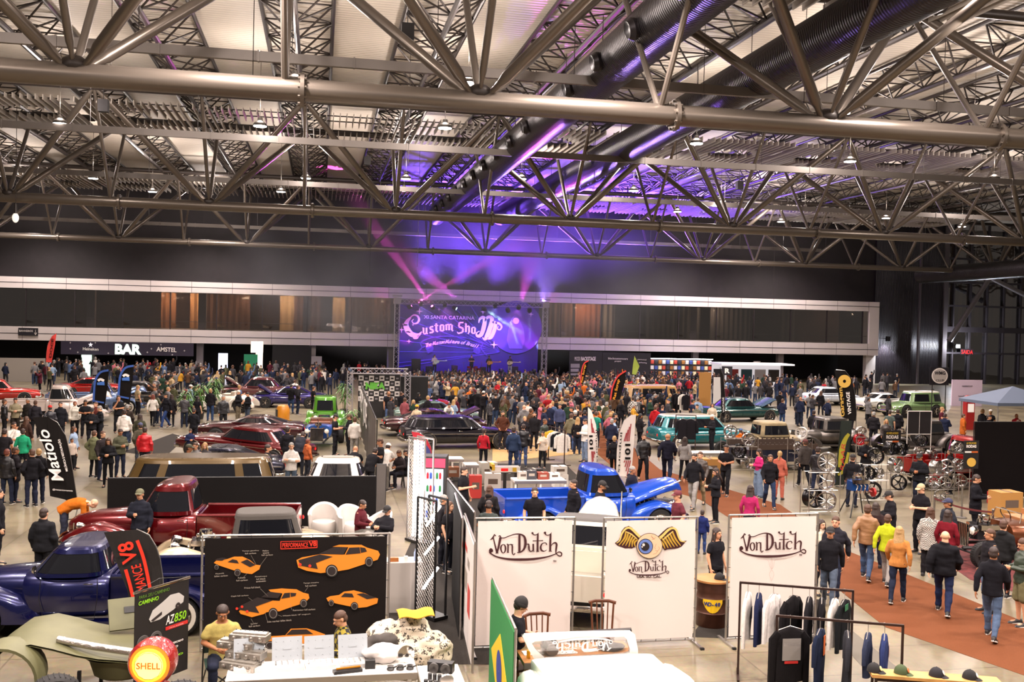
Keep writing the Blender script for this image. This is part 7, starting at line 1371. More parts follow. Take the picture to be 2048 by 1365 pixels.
mb = MB(); mb.box((0, 0, 1.05), (.55, .35, 1.3)); mb.lathe([(.3, 0), (.3, .3)], (0, .15, 1.75), 18, 'Y'); mb.box((0, 0, .2), (.65, .45, .4)); mb.mat(1); mb.box((0, -.19, 1.3), (.4, .02, .5)); mb.build('vintage_pump', [carpaint('a01418', .1), mat('d8d0c8', .4, emit=.3)], loc=(WX(1938, depthY(1938, 58), 1.5), depthY(1938, 58), 0), label='red and white vintage fuel pump before the pale pink board', cat='fuel pump')
def palm(px, py, Y, h_, lab):
 p = (WX(px, Y, .5), Y, 0); r = thing('potted_palm', lab, 'plant', p); mb = MB(); mb.lathe([(.18, 0), (.24, .4), (.21, .42), (.2, .36)], n=16); mb.build('pot', mat('2a2624', .6), r); mb = MB(); rr = random.Random(int(px))
 for i in range(7): a_ = rr.random()*6.28; q_ = .16*rr.random(); mb.path([(q_*cos(a_), q_*sin(a_), .36), (q_*1.6*cos(a_), q_*1.6*sin(a_), h_*rr.uniform(.5, .85))], [.016, .01], 5)
 mb.build('stems', mat('4a5a2a', .7), r); mb = MB()
 for i in range(110):
  a_ = rr.random()*6.28; z = h_*rr.uniform(.45, .95); L = rr.uniform(.3, .6); e = rr.uniform(-.2, .8); c, s_ = cos(a_), sin(a_); o_ = rr.uniform(0, .2)
  pts = [(o_+L*t, z+L*(e*t-.9*t*t)) for t in (0, .35, .7, 1)]; w_ = [.01, .035, .025, .003]; vs = []
  for (d_, zz), ww in zip(pts, w_): vs += [(d_*c-ww*s_, d_*s_+ww*c, zz), (d_*c+ww*s_, d_*s_-ww*c, zz)]
  mb.add(vs, [(k*2, k*2+1, k*2+3, k*2+2) for k in range(3)], True)
 mb.build('fronds', mat('3f6a22', .5, noise_=.3, nscale=4), r, fix=False)
for a_ in ((372, 0, 53.5, 1.9, 'leafy potted palm left of the white roadster'), (400, 0, 56, 2.1, 'taller potted palm behind the first one'), (428, 0, 59, 2.2, 'potted palm touching the white roadster'), (700, 0, 46.2, 1.6, 'potted palm beside the green hot rod and banner wall'), (688, 0, 58, 2, 'potted palm left of the checkered wall')): palm(*a_)
# wheel racks: rims on tube shelves
def rim(x, y, z, r_, rz, m_, label, st):
 t = thing('alloy_wheel', label, 'wheel rim', (x, y, z), rz, None); w_ = r_*1.0
 def mk():
  mb = MB(); mb.lathe([(r_, -w_/2), (r_*.96, -w_/2+.02), (r_*.86, -w_*.3), (r_*.8, 0), (r_*.88, w_*.35), (r_, w_/2), (r_*.93, w_/2), (r_*.8, w_*.3), (r_*.74, 0), (r_*.8, -w_*.3), (r_*.92, -w_/2)], (0, 0, r_), 24, 'Y', cap=False)
  ns = {'mesh': 12, 'five': 5, 'steel': 8}[st]; f2 = -w_*.3
  for q_ in range(ns): a_ = 2*pi*q_/ns; mb.path([(r_*.1*cos(a_), f2, r_+r_*.1*sin(a_)), (r_*.84*cos(a_), f2-.01, r_+r_*.84*sin(a_))], [r_*.1*(5/ns)**.5, r_*.06*(5/ns)**.5], 6)
  mb.lathe([(r_*.18, f2-.03), (r_*.18, f2+.03)], (0, 0, r_), 12, 'Y'); return mb.mesh('wheel_body', [chrome])
 o = link('wheel_body', cached(('rim', round(r_, 2), st), mk), t); o.material_slots[0].link = 'OBJECT'; o.material_slots[0].material = m_
sil = mat('a8a4a0', .25, .95); blkr = mat('1c1a1c', .25, .6); nr = 0
RK = [('by the bearded man in grey', 36, ((1603, 867, 12, 'w', 'steel'), (1597, 897, 10, 's', 'mesh'), (1598, 926, 10, 's', 'five'))), ('beside the dark flag', 30.5, ((1655, 925, 19, 's', 'mesh'), (1652, 962, 18, 's', 'five'), (1625, 997, 19, 'k', 'five'), (1653, 1003, 19, 's', 'mesh'))), ('left of the reading man', 33, ((1751, 913, 16, 'k', 'mesh'), (1735, 947, 14, 'k', 'mesh'), (1757, 948, 11, 's', 'five'), (1745, 982, 17, 'k', 'five'))), ('at the red rim stand', 41, ((1719, 880, 11, 'r', 'mesh'), (1722, 864, 10, 's', 'mesh'))), ('under the first rims sign', 34.5, ((1780, 898, 13, 'k', 'mesh'), (1803, 899, 13, 'k', 'five'), (1790, 931, 15, 's', 'steel'), (1797, 966, 15, 'k', 'five'))), ('behind the capped man', 37.5, ((1843, 882, 12, 'k', 'mesh'), (1838, 905, 10, 's', 'five'), (1862, 912, 12, 's', 'mesh'))), ('at the middle of the long rack', 33.5, ((1872, 936, 15, 's', 'steel'), (1894, 934, 14, 's', 'five'), (1868, 966, 12, 's', 'mesh'), (1890, 966, 12, 's', 'five'), (1880, 1003, 11, 's', 'mesh'))), ('at the right end of the racks', 34.5, ((1914, 895, 11, 's', 'mesh'), (1917, 930, 12, 's', 'mesh'), (1920, 962, 13, 's', 'five'), (1964, 922, 11, 'k', 'steel'))), ('near the turquoise wagon', 37.5, ((1461, 864, 13, 's', 'five'), (1497, 880, 13, 's', 'steel'), (1478, 903, 14, 'k', 'mesh'), (1494, 926, 13, 's', 'mesh')))]
for zn, D, rs_ in RK:
 P_ = []
 for px, py, rp, c, st in rs_:
  Y = depthY(px, D); rr_ = round(rp*D/FPX, 2); p = AY(px, py, Y); z = max(.0, p.z-rr_); P_.append((p.x, Y, z, rr_)); nr += 1
  rim(p.x, Y, z+.012, rr_, random.uniform(-.7, .5), {'s': sil, 'k': blkr, 'r': mat('b01820', .25, .5), 'w': mat('d8d2cc', .4)}[c], '%s %s rim %s, %s' % ({'s': 'chrome', 'k': 'black', 'r': 'red', 'w': 'white'}[c], {'five': 'five spoke', 'mesh': 'wire spoke', 'steel': 'steel'}[st], zn, 'on the top shelf' if py == min(q_[1] for q_ in rs_) else 'on the bottom shelf' if py == max(q_[1] for q_ in rs_) else 'middle shelf %s' % ('left' if px < sum(q_[0] for q_ in rs_)/len(rs_) else 'right')), st)
 xs = [q_[0] for q_ in P_]; y_ = sum(q_[1] for q_ in P_)/len(P_); x0, x1 = min(xs)-.3, max(xs)+.3; r = thing('wheel_rack', 'thin metal tube rack carrying rims ' + zn, 'rack', (0, 0, 0)); zt_ = max(q_[2] for q_ in P_)
 for x in (x0, x1):
  for dy in (-.28, .28): mb = MB(); mb.tube((x, y_+dy, 0), (x, y_+dy, zt_+.02), .014, n=5); mb.build('post', alu, r)
 for q_ in P_:
  if q_[2] > .03:
   for dy in (-.14, .14): mb = MB(); mb.tube((x0, q_[1]+dy, q_[2]-.004), (x1, q_[1]+dy, q_[2]-.004), .012, n=5); mb.build('shelf_tube', alu, r)
for px, y0, y1, w_, D, lb in ((1784, 861, 889, 34, 36.5, 'black rims sign with yellow and white letters, left one'), (1942, 882, 938, 28, 33, 'black rims sign with gold round seal, right one')):
 Y = depthY(px, D); b = panel_at('rims_sign', px-w_/2, px+w_/2, y0, y1, Y, mat('120e10', .6), lb, 'sign', .02); k_ = w_/34.
 b.text('AS MELHORES', (px-12*k_, y0+8*k_), (px+12*k_, y0+8*k_), 4*k_, mat('c9a830', .6), -.02); b.text('RODAS', (px-12*k_, y0+17*k_), (px+12*k_, y0+17*k_), 7*k_, wht, -.02, off=.03); b.poly('strip', [(px-13, y0+21), (px, y0+21), (px, y0+24), (px-13, y0+24)], -.024, -.02, wht); b.poly('strip', [(px, y0+21), (px+13, y0+21), (px+13, y0+24), (px, y0+24)], -.024, -.02, mat('c05a20', .6)); mb = MB(); mb.tube((b.w/2, .03, 0), (b.w/2, .03, b.z1), .015); mb.build('stand_pole', alu, b.r)
 if px > 1900: disc(b, px, y1-13, 9, 9, gold, -.02, 'seal')
b = panel_at('black_screen', 1815, 1861, 823, 869, depthY(1838, 39), mat('1a1618', .8), 'black double mesh panel in a white frame above the wheel racks', 'screen', .04)
for x in (0, b.w/2, b.w): mb = MB(); mb.tube((x, -.03, b.z0 if x == b.w/2 else 0), (x, -.03, b.z1), .02 if x != b.w/2 else .01); mb.build('frame_post', mat('c8c2bc', .5), b.r)
for z in (b.z0, b.z1): mb = MB(); mb.tube((0, -.03, z), (b.w, -.03, z), .02); mb.build('frame_rail', mat('c8c2bc', .5), b.r)
# engine stand, boxes of parts, folding tables in the middle
Y = depthY(1715, 30.5); r = thing('engine_stand', 'blue engine block with red parts on a black stand among the wheels', 'engine stand', (WX(1715, Y, .9), Y, 0)); v8(r, 0, .95, .9, cols=('1c4f9a',))
for x, y in ((-.3, -.25), (.3, -.25), (-.3, .25), (.3, .25)): mb = MB(); mb.tube((x*1.4, y*1.4, 0), (x*.5, y*.5, .8), .02); mb.build('leg', black, r)
mb = MB(); mb.lathe([(.14, 0), (.15, .06), (.1, .1)], (.45, -.1, .75), 16, 'X'); mb.tube((.3, 0, .8), (.5, -.1, .75), .03); mb.build('red_part', mat('a01418', .3), r)
def ftable(px0, px1, D, z, lab): Y = depthY((px0+px1)/2, D); return counter(WX(px0, Y, z), WX(px1, Y, z), Y-.35, Y+.35, z, lab), Y
_, Y1_ = ftable(1025, 1128, 31.2, .8, 'white folding table with boxed parts behind the bright blue pickup'); _, Y2_ = ftable(880, 925, 35.5, .8, 'white folding table with small chrome parts by the dark wagon'); _, Y3_ = ftable(928, 955, 34.5, .75, 'small white side table before the woman in red'); ftable(1380, 1450, 38.5, .85, 'table covered in chrome parts before the turquoise wagon')
bxs = [(1045, Y1_, .8, .3, .25, 'b8b0a8', 'white boxed part on the folding table, left'), (1062, Y1_, .8, .32, .28, '3a3a40', 'dark boxed part on the folding table, middle'), (1085, Y1_, .8, .35, .22, '8a3a2a', 'black and red boxed part on the folding table'), (1108, Y1_, .8, .34, .2, 'd8d0c8', 'white boxed part at the right end of the folding table'), (985, depthY(985, 33.5), 0, .55, .6, 'c8c0b8', 'tall white carton on the charcoal carpet'), (975, depthY(975, 35), 0, .6, .75, 'b8b0a6', 'stack height white carton behind the tall one'), (1120, depthY(1120, 34.5), 0, .5, .45, 'd8d2cc', 'lowest printed white carton right of the table'), (1118, depthY(1118, 34.5), .45, .5, .3, 'd0cac4', 'upper printed white carton right of the table'), (1068, depthY(1068, 36), 0, .55, .4, '2c2624', 'dark open carton on the carpet beside the plywood'), (950, depthY(950, 32), 0, .4, .75, 'b03028', 'red and white tower of boxes beside the eating man'), (905, depthY(905, 35), .2, .45, .35, '7a4a30', 'brown box under the chrome parts table'), (1418, depthY(1418, 37), 0, .75, .8, 'a8783c', 'large plain cardboard box under the chrome parts'), (2010, depthY(2010, 31), .0, .8, .8, 'a8783c', 'cardboard box by the black mesh fence'), (1990, depthY(1990, 33.2), 0, .4, .4, 'b02830', 'small red item box near the black mesh fence')]
for px, Y, z, w_, h_, c, lb in bxs:
 mb = MB(); mb.box((0, 0, h_/2), (w_, w_*.75, h_)); mb.mat(1); mb.box((0, 0, h_+.002), (w_*.12, w_*.76, .004)); mb.box((0, -w_*.378, h_*.55), (w_*.6, .004, h_*.3)); mb.build('carton', [mat(c, .7), mat('5a4a40' if c > '9' else 'a89c90', .7)], loc=(WX(px, Y, z+.2), Y, z+.001), rz=random.uniform(-.12, .12), label=lb, cat='box')
mb = MB(); mb.box((0, 0, 0), (1.0, .4, .18)); mb.mat(1); mb.box((-.05, -.202, .0), (.25, .01, .1)); mb.mat(2); mb.box((.3, -.202, 0), (.14, .01, .14)); mb.box((-.45, 0, .09), (.1, .5, .2)); mb.build('toy_racer', [mat('d8d0c8', .3, coat=1), red_l, mat('c9a020', .5)], loc=(WX(1010, depthY(1010, 33.8), .8), depthY(1010, 33.8), .7), label='white and red racing car nose model on its stand by the plaid man', cat='model car'); mb = MB(); [mb.box((x, 0, .3), (.05, .35, .6)) for x in (-.4, 0, .4)]; mb.box((0, 0, .59), (.95, .38, .03)); mb.build('model_stand', black, loc=(WX(1010, depthY(1010, 33.8), .8), depthY(1010, 33.8), 0), label='black low stand under the white and red racer model', cat='stand')
R3 = rail(1098, 1130, depthY(1098, 41), depthY(1130, 39.5), 1.45, 'small clothes rail with white and yellow shirts on the plywood')
for t, c in ((.15, 'c9a030'), (.4, 'd8d0c8'), (.62, '1a191e'), (.85, 'd0c8c0')): garment(R3, t, '%s shirt on the small rail by the white flags' % {'c9a030': 'yellow', 'd8d0c8': 'pale cream', '1a191e': 'black', 'd0c8c0': 'off white'}[c], c, 't_shirt', 80)
R4 = rail(1345, 1380, depthY(1345, 58), depthY(1380, 57), 1.9, 'tall clothes rail of black shirts in the crowd'); [garment(R4, .2+.2*k, 'black shirt edge on, %s on the tall crowd rail' % ordn[k], '17151a' if k != 2 else 'd8d0c8', 't_shirt', 80, .9) for k in range(4)]
R5 = rail(1352, 1392, depthY(1352, 42), depthY(1392, 42), 1.95, 'black rail in front of the turquoise wagon'); garment(R5, .35, 'black shirt with red back hanging before the turquoise wagon', '17151a', 't_shirt', 10, .85); garment(R5, .75, 'black shirt with small pink mark hanging before the turquoise wagon', '151318', 't_shirt', -10, .85)
# rope barrier, trash bin, floor cones
for i, (px, D) in enumerate(((1868, 28.5), (1924, 30.5), (1985, 26.5))): Y = depthY(px, D); mb = MB(); mb.lathe([(.16, 0), (.16, .03), (.03, .05), (.03, 1.0), (.045, 1.02), (.02, 1.05)], n=14); mb.build('barrier_post', mat('8a8684', .3, .8), loc=(WX(px, Y, .5), Y, 0), label='grey belt barrier post %s' % ['left, beside the houndstooth coat', 'in the middle, near the dark suit', 'right, in front of the copper hot rod'][i], cat='barrier post')
a_, c_ = [V((WX(px, depthY(px, D), .95), depthY(px, D), .95)) for px, D in ((1868, 28.5), (1985, 26.5))]; mb = MB(); mb.path([a_+(c_-a_)*t+V((0, 0, -.08*sin(pi*t))) for t in [k/10 for k in range(11)]], .03, 6, flat=(.15, 1)); mb.build('barrier_belt', mat('5a1a1c', .7), label='dark red belt strung between the barrier posts', cat='belt')
mb = MB(); mb.lathe([(.22, 0), (.26, .75), (.28, .8), (.2, .85), (.02, .88)], n=18); mb.build('waste_bin', mat('1a1a1c', .5), loc=(WX(1410, depthY(1410, 34.5), .4), depthY(1410, 34.5), 0), label='black waste bin in front of the large cardboard box', cat='bin')
Y = YW-3; a_ = AY(1980, 556, Y); c_ = AY(1898, 682, Y); mb = MB(); mb.path([c_, a_, AY(2070, 600, Y)], .28, 12); mb.build('column_40', mat('8a8488', .4, .4), kind='structure')
# ================================================================ the vehicles where they stand
def at_(px, Y, head, label, name, cat='car', sc=1., z=0.6, dz=0., tilt=0., group=None):
 if px > 1024: Y = Y/(cos(YAW)+sin(YAW)*math.tan(YAW+math.atan((px-1024)/FPX)))
 r = thing(name, label, cat, (WX(px, Y, z), Y, dz), radians(head), group); r.scale = (sc,)*3
 if tilt: r.rotation_euler = (0, -radians(tilt), radians(head))
 return r
cv = pickup(at_(196, 19.3, 178, 'dark blue chopped forties pickup parked at the left front', 'pickup_truck', 'truck'), '080d40', L=5.3, roof=1.62, wheel='white', wr=.37, metal=.5)
pickup(at_(372, 24.7, 176, 'deep red fifties pickup facing left before the tarpaulin fence', 'pickup_truck', 'truck'), '5c050c', L=5.4, roof=1.82, metal=.5)
pickup(at_(1178, 27.4, 4, 'bright blue old pickup with opened hood behind the white logo banners', 'pickup_truck', 'truck'), '1446b4', L=5.3, roof=1.84, hood_open=20, metal=.3, wheel='cap')
pickup(at_(112, 55.0, 6, 'cream white old pickup with opened hood near the blue edged flags', 'pickup_truck', 'truck'), 'd8c8c0', L=5.2, roof=1.9, hood_open=26, metal=.1)
pickup(at_(192, 59.5, 8, 'light blue metallic pickup with raised hood and whitewall tyres', 'pickup_truck', 'truck'), '5f7396', L=5.2, roof=1.8, hood_open=24)
pickup(at_(1930, 37.2, 10, 'red pickup on the right behind the black mesh fence', 'pickup_truck', 'truck'), '8c0c0a', L=5.4, roof=1.85, metal=.2)
cp = pickup(at_(1172, 20.8, 66, 'cream fifties pickup with grey roof and red tail lamp, seen between two banners', 'pickup_truck', 'truck'), 'c9c2b2', L=4.9, roof=1.7, roofm=mat('4a4644', .7), hood_open=38, metal=.05, dark_in='8a8478')
car(at_(405, 29.6, 180, 'olive brown old van with long rounded roof behind the fence', 'van', 'van'), '5a4626', 'van', L=4.3, W=.86, belt=1.1, roof=1.72, wheel='cap', metal=.3)
car(at_(430, 35.0, 176, 'dark navy low sedan between the olive van and the red sedan', 'car'), '12142a', 'muscle', L=4.9, roof=1.3, metal=.5)
car(at_(492, 40.0, 152, 'dark red sixties sedan with chrome window frames', 'car', tilt=2.5, dz=.05), '52060c', 'sedan', L=5.5, roof=1.42, wheel='cap')
car(at_(676, 31.8, 86, 'cream white coupe seen from behind beyond the tarpaulin fence', 'car'), 'e6dcd0', 'muscle', L=4.9, W=.93, roof=1.38, metal=.0)
hotrod(at_(650, 50.4, -92, 'bright green hot rod sedan facing the viewer with round headlamps', 'hot_rod'), '4f8a22', fenders=True, engine=False, roof=1.78, metal=.25)
hotrod(at_(640, 44.6, -95, 'bare blue hot rod chassis with exposed engine before the green hot rod', 'hot_rod'), '1c4f9a', top=False, open_=True, metal=.3)
car(at_(918, 44.2, 4, 'black sixties station wagon with violet reflections and star wheels', 'car'), '0e0a14', 'wagon', L=5.3, W=.98, roof=1.45, belt=.98, metal=.6, wheel='five', wr=.36)
car(at_(868, 48.8, 3, 'maroon muscle car with lit tail lamps and raised hood behind the black wagon', 'car'), '30080e', 'muscle', L=5.1, roof=1.32, metal=.6, hood_open=24)
car(at_(822, 60.5, 6, 'bright red lowered coupe left of the black wagon', 'car'), '9a0c1c', 'muscle', L=4.6, roof=1.3)
car(at_(868, 53.8, 4, 'pale green and silver coupe behind the maroon muscle car', 'car'), '6a8078', 'muscle', L=4.7, roof=1.32)
car(at_(1405, 46.6, 4, 'turquoise fifties station wagon with cream roof', 'car'), '18686f', 'wagon', 'd8cdb8', L=5.2, W=.97, roof=1.6, belt=1.0, wheel='white', metal=.2)
car(at_(1478, 60, 8, 'dark teal sedan with opened hood right of the gold script flag', 'car'), '1f4a4a', 'sedan', L=5, roof=1.45, hood_open=25)
hotrod(at_(1525, 43.6, 186, 'rusty tan patina rat rod cab with small rear window', 'hot_rod'), mat('8a7a5c', .6, .3, noise_=.35, nscale=3), fenders=False, roof=1.62, engine=True, metal=.2)
r = at_(1545, 40.4, 4, 'dark blue flatbed trailer body with patina side beside the rat rod', 'flatbed_trailer', 'trailer'); mb = MB(); mb.box((0, 0, .62), (3.1, 1.7, .5)); mb.build('bed_box', mat('1a2036', .4, .5, noise_=.5, nscale=2, coat=.6), r)
for s_ in (-1, 1):
 mb = MB(); mb.box((0, s_*.86, .98), (3.1, .05, .22))
 for i in range(15): mb.box((-1.45+i*.207, s_*.86, 1.12), (.05, .05, .08))
 mb.build('stake_rail', mat('3a2a20', .7), r)
 for x in (-.9, .9): add_wheel(r, x, s_*.8, .33, .2, 'cap', s_)
hotrod(at_(1648, 46.5, 188, 'bare metal hot rod coupe left of the gold crested flag', 'hot_rod'), mat('6a6460', .32, .85, noise_=.2, nscale=4), fenders=True, roof=1.6, engine=False)
hotrod(at_(1836, 46.5, 184, 'grey hot rod coupe with ribbed roof right of the gold crested flag', 'hot_rod'), mat('5c5654', .35, .8, noise_=.2, nscale=4), fenders=True, roof=1.58, engine=True)
car(at_(1824, 66, 190, 'pale green and white boxy off-road car in the back row', 'car'), '6f8a5c', 'suv', 'd8d4c4', L=4.4, roof=1.72, belt=1.0, wr=.4, metal=.1)
car(at_(1765, 70, 15, 'small white sports coupe left of the green off-road car', 'car'), 'e0dcd8', 'muscle', L=4.4, roof=1.3, metal=0)
car(at_(1655, 74, 8, 'pale blue and white car at the far back right', 'car'), 'c0c8d4', 'sedan', L=4.8, roof=1.4, metal=.1)
car(at_(-6, 65, 12, 'bright red rounded coupe cut by the left edge', 'car'), 'b81808', 'sedan', L=4.9, roof=1.5, metal=.2)
car(at_(186, 70, 5, 'red coupe behind the blue edged flags', 'car'), 'a01010', 'muscle', L=4.4, roof=1.35)
car(at_(285, 64, 10, 'black fifties car with whitewall tyres and raised hood by the orange carpet', 'car'), '151214', 'sedan', L=5, roof=1.5, hood_open=30, wheel='white')
car(at_(515, 69, 175, 'dusty maroon old sedan in the row left of the green hot rod', 'car'), '5a2c30', 'sedan', L=5, roof=1.55, hood_open=32)
car(at_(580, 63.5, 176, 'dark violet coupe with raised hood behind the yellow pedal car', 'car'), '241a5c', 'muscle', L=4.6, hood_open=32)
car(at_(1300, 63, 5, 'tan and orange patina van roof poking above the crowd', 'van', 'van'), 'a07a4a', 'van', L=4.0, roof=1.9, belt=1.1, metal=0.)
car(at_(508, 46.4, 172, 'glossy dark maroon low coupe behind the red sedan', 'car'), '3a0c12', 'muscle', L=4.8, roof=1.2)
hotrod(at_(446, 60.5, 170, 'white open roadster near the potted palms', 'hot_rod'), 'd8d0c4', top=False, open_=True, fenders=True, engine=False, metal=0, seatc='b0a090')
# cream roadster with grey canvas top, chrome engine bay
r = hotrod(at_(500, 22.4, 183, 'cream open roadster with grey canvas top behind the parts poster', 'hot_rod'), 'c9b494', top=True, topm=mat('45403c', .85, bump=.2), fenders=True, roof=1.58, engine=True, metal=.15, wheel='cap'); r.scale = (1., .8, .95)
# copper hot rod on the red carpet at the right edge
r = hotrod(at_(2030, 25.2, 182, 'copper brown open hot rod with chrome engine at the right edge', 'hot_rod'), carpaint('6a3a20', .6), top=False, open_=True, metal=.6, seatc='a06a40', wheel='six')
# yellow pedal car and lowered toys
r = at_(577, 51.2, -80, 'small yellow pedal car on the floor left of the green hot rod', 'pedal_car', 'toy car', sc=.42); car(r, 'd8a410', 'muscle', L=2.6, W=.72, roof=1.12, belt=.8, hood=.75, wr=.3, metal=.0)
r = at_(566, 53.5, -80, 'orange barrel shaped hot rod nose behind the yellow pedal car', 'grille_shell', 'car part'); mb = MB(); mb.lathe([(.3, 0), (.36, .1), (.36, .8), (.28, 1.0), (.1, 1.06)], n=20); mb.mat(1); mb.box((0, -.34, .5), (.4, .06, .6)); mb.build('shell', [mat('c07a18', .35, coat=1), black], r)
# bonnet and windscreen of the white off-roader at the bottom
jr = thing('off_road_car', 'overexposed white off-road car nose and folded windscreen with mirrored white lettering', 'car', (0, 0, 0)); jw = carpaint('f2ece6', 0, .25)
bj = Board.__new__(Board); bj.o = V((WX(1050, 13.6, 1.3), 13.6, 0)); bj.d = V((cos(-.02), sin(-.02), 0)); bj.n = V((0, -1, 0)); bj.rz = -.02; bj.w = 2; bj.r = jr
def jpt(px, py, Y): p = AY(px, py, Y); return (p.x, p.y, p.z)
def frame_loop(o_, i_, Y, th, m_, name):
 n = len(o_); vs = [jpt(*q_, Y) for q_ in o_]+[jpt(*q_, Y) for q_ in i_]; vs += [(x, y+th, z) for x, y, z in vs]; fs = []
 for k in range(n):
  l = (k+1) % n; fs += [(k, l, n+l, n+k), (2*n+k, 2*n+l, 3*n+l, 3*n+k), (k, l, 2*n+l, 2*n+k), (n+k, n+l, 3*n+l, 3*n+k)]
 mb = MB(); mb.add(vs, fs); return mb.build(name, m_, jr)
out_ = [(1046, 1276), (1050, 1270), (1150, 1266), (1262, 1264), (1270, 1270), (1276, 1300), (1276, 1316), (1262, 1322), (1160, 1330), (1085, 1334), (1070, 1322), (1056, 1298)]
in_ = [(1064, 1288), (1070, 1284), (1150, 1278), (1248, 1274), (1254, 1280), (1260, 1300), (1259, 1306), (1250, 1309), (1160, 1315), (1092, 1318), (1082, 1310), (1070, 1298)]
frame_loop(out_, in_, 13.4, .06, jw, 'windscreen_frame')
mb = MB(); mb.add([jpt(*q_, 13.44) for q_ in in_], [tuple(range(len(in_)))]); mb.build('windscreen_glass', GLASS, jr, fix=False)
mb = MB(); mb.add([jpt(1043, 1273, 13.5), jpt(1262, 1260, 13.5), jpt(1264, 1266, 13.5), jpt(1046, 1278, 13.5)]+[jpt(1043, 1269, 13.9), jpt(1262, 1256, 13.9), jpt(1264, 1262, 13.9), jpt(1046, 1274, 13.9)], [(0, 1, 2, 3), (4, 5, 6, 7), (0, 1, 5, 4), (2, 3, 7, 6), (0, 3, 7, 4), (1, 2, 6, 5)]); mb.build('windscreen_seal', black, jr)
bj2 = Board.__new__(Board); bj2.o = V((0, 13.39, 0)); bj2.d = V((1, 0, 0)); bj2.n = V((0, -1, 0)); bj2.w = 1
def jst():
 mb = MB(); ox, oy, s = 1093, 1279.5, .0855
 for pts, ws in VD:
  P_ = [bj2.uv(ox+(1680-x)*s, oy+(690-y_)*s*.62-(1680-x)*s*.035) for x, y_ in pts]; ribbon(mb, P_, [w_*s*.0088 for w_ in ws], 13.385)
 mb.build('logo_lettering', mat('f2eeea', .6), jr, fix=False)
jst()
hb = MB(); rings = []
for x, w_, z0, zs, zc in ((0, .86, .4, 1.0, 1.05), (.12, .9, .35, 1.05, 1.1), (.7, .88, .35, 1.08, 1.14), (1.2, .84, .4, 1.05, 1.12), (1.32, .8, .5, .95, 1.05)):
 rings.append([(w_*(abs(cos(a))**.5)*(1 if cos(a) > 0 else -1), -x, (zs+(zc-zs)*abs(sin(a))**.5 if sin(a) > 0 else zs-(zs-z0)*abs(sin(a))**.5)) for a in [2*pi*k/28 for k in range(28)]])
hb.rings(rings); o = hb.build('bonnet', jw, jr, loc=(WX(1185, 13.2, 1.), 13.3, .08));
for s_ in (-1, 1):
 mb = MB(); X = WX(1185, 13.2, 1.)
 mb.path([(X+s_*.95, 13.1, .5), (X+s_*.98, 12.8, .95), (X+s_*.98, 12.3, 1.0), (X+s_*.95, 11.9, .7)], [.16, .2, .2, .14], 12); mb.build('mudguard', jw, jr)
 add_wheel(jr, X+s_*.8, 12.3, .4, .24, 'steel', s_)
mb = MB(); mb.tube((WX(1300, 13, 1), 13.0, 1.0), (WX(1303, 13, 1), 12.9, 1.16), .04); mb.build('bonnet_catch', mat('4a3a34', .5), jr)
# olive fibreglass body shells with loose wheels at the bottom left
ol = mat('5c5a3c', .55, noise_=.12, nscale=3)
r = thing('body_shell', 'dull olive fibreglass buggy body shell with open hatch at the bottom left', 'car body', (WX(175, 15.6, .8), 15.6, 0));
def shell(mb, pts, w_, th=.03):
 n = len(pts); mb.grid(lambda u, v: V((pts[min(int(u*(n-1)+.001), n-1)][0]+0, (v-.5)*w_, pts[min(int(u*(n-1)+.001), n-1)][1]+.06*sin(pi*v))), n-1, 8); mb.grid(lambda u, v: V((pts[min(int(u*(n-1)+.001), n-1)][0], (v-.5)*w_, pts[min(int(u*(n-1)+.001), n-1)][1]+.06*sin(pi*v)-th)), n-1, 8)
mb = MB(); shell(mb, [(-1.7, .45), (-1.5, .5), (-1.2, .72), (-1.15, .9), (-.95, 1.05), (-.6, 1.1), (-.3, 1.02), (0, .92), (.3, .85), (.7, .8), (1.1, .84)], 1.5); mb.build('body_skin', ol, r)
mb = MB(); mb.rings([[( -.95+R_*cos(a), y, .62+R_*sin(a)) for a in [pi*k/14 for k in range(15)]]+[(-.95+(R_-.04)*cos(a), y, .62+(R_-.04)*sin(a)) for a in [pi*(14-k)/14 for k in range(15)]] for y, R_ in ((-.95, .5), (-.7, .56), (-.4, .5))]); mb.build('wheel_arch', ol, r)
mb = MB(); mb.M = Matrix.Translation((.75, .35, .95)) @ Euler((radians(-35), 0, radians(18))).to_matrix().to_4x4(); mb.box((0, 0, .25), (1.0, .05, .5)); mb.mat(1); mb.box((-.1, -.03, .3), (.35, .02, .1)); mb.build('hatch', [ol, black], r)
mb = MB(); mb.rings([[(.55+w_*cos(a), -.35+w_*.7*sin(a), z) for a in [2*pi*k/18 for k in range(18)]] for z, w_ in ((.45, .3), (.5, .38), (.72, .45), (.76, .5), (.74, .42), (.55, .34))]); mb.build('floor_pan', ol, r)
for x, y in ((-1.5, -.5), (-1.4, .5), (0, -.5), (.1, .5), (.95, -.3), (.95, .5)): mb = MB(); mb.box((x, y, .3), (.05, .05, .6)); mb.build('stand_leg', black, r)
mb = MB(); mb.path([(-.3, -.5, .98), (.2, -.62, .9), (1.0, -.78, .8)], .055, 10); mb.build('foil_hose', mat('c0b8b0', .25, .9, bump=.8, bscale=30), loc=r.location+V((0, 0, .1)), label='crumpled silver foil hose lying on the olive body shell', cat='hose')
for px, Y, rr, lab, st in ((108, 14.4, .4, 'large black tyre with five spoke rim leaning before the olive shell', 'five'), (358, 13.6, .46, 'black tyre half hidden behind the glowing red globe', 'five')):
 x = WX(px, Y, .5); t = thing('loose_wheel', lab, 'wheel', (x, Y, 0), radians(20)); add_wheel(t, 0, 0, rr, .28, st, -1, rimm=mat('5a5654', .3, .9))
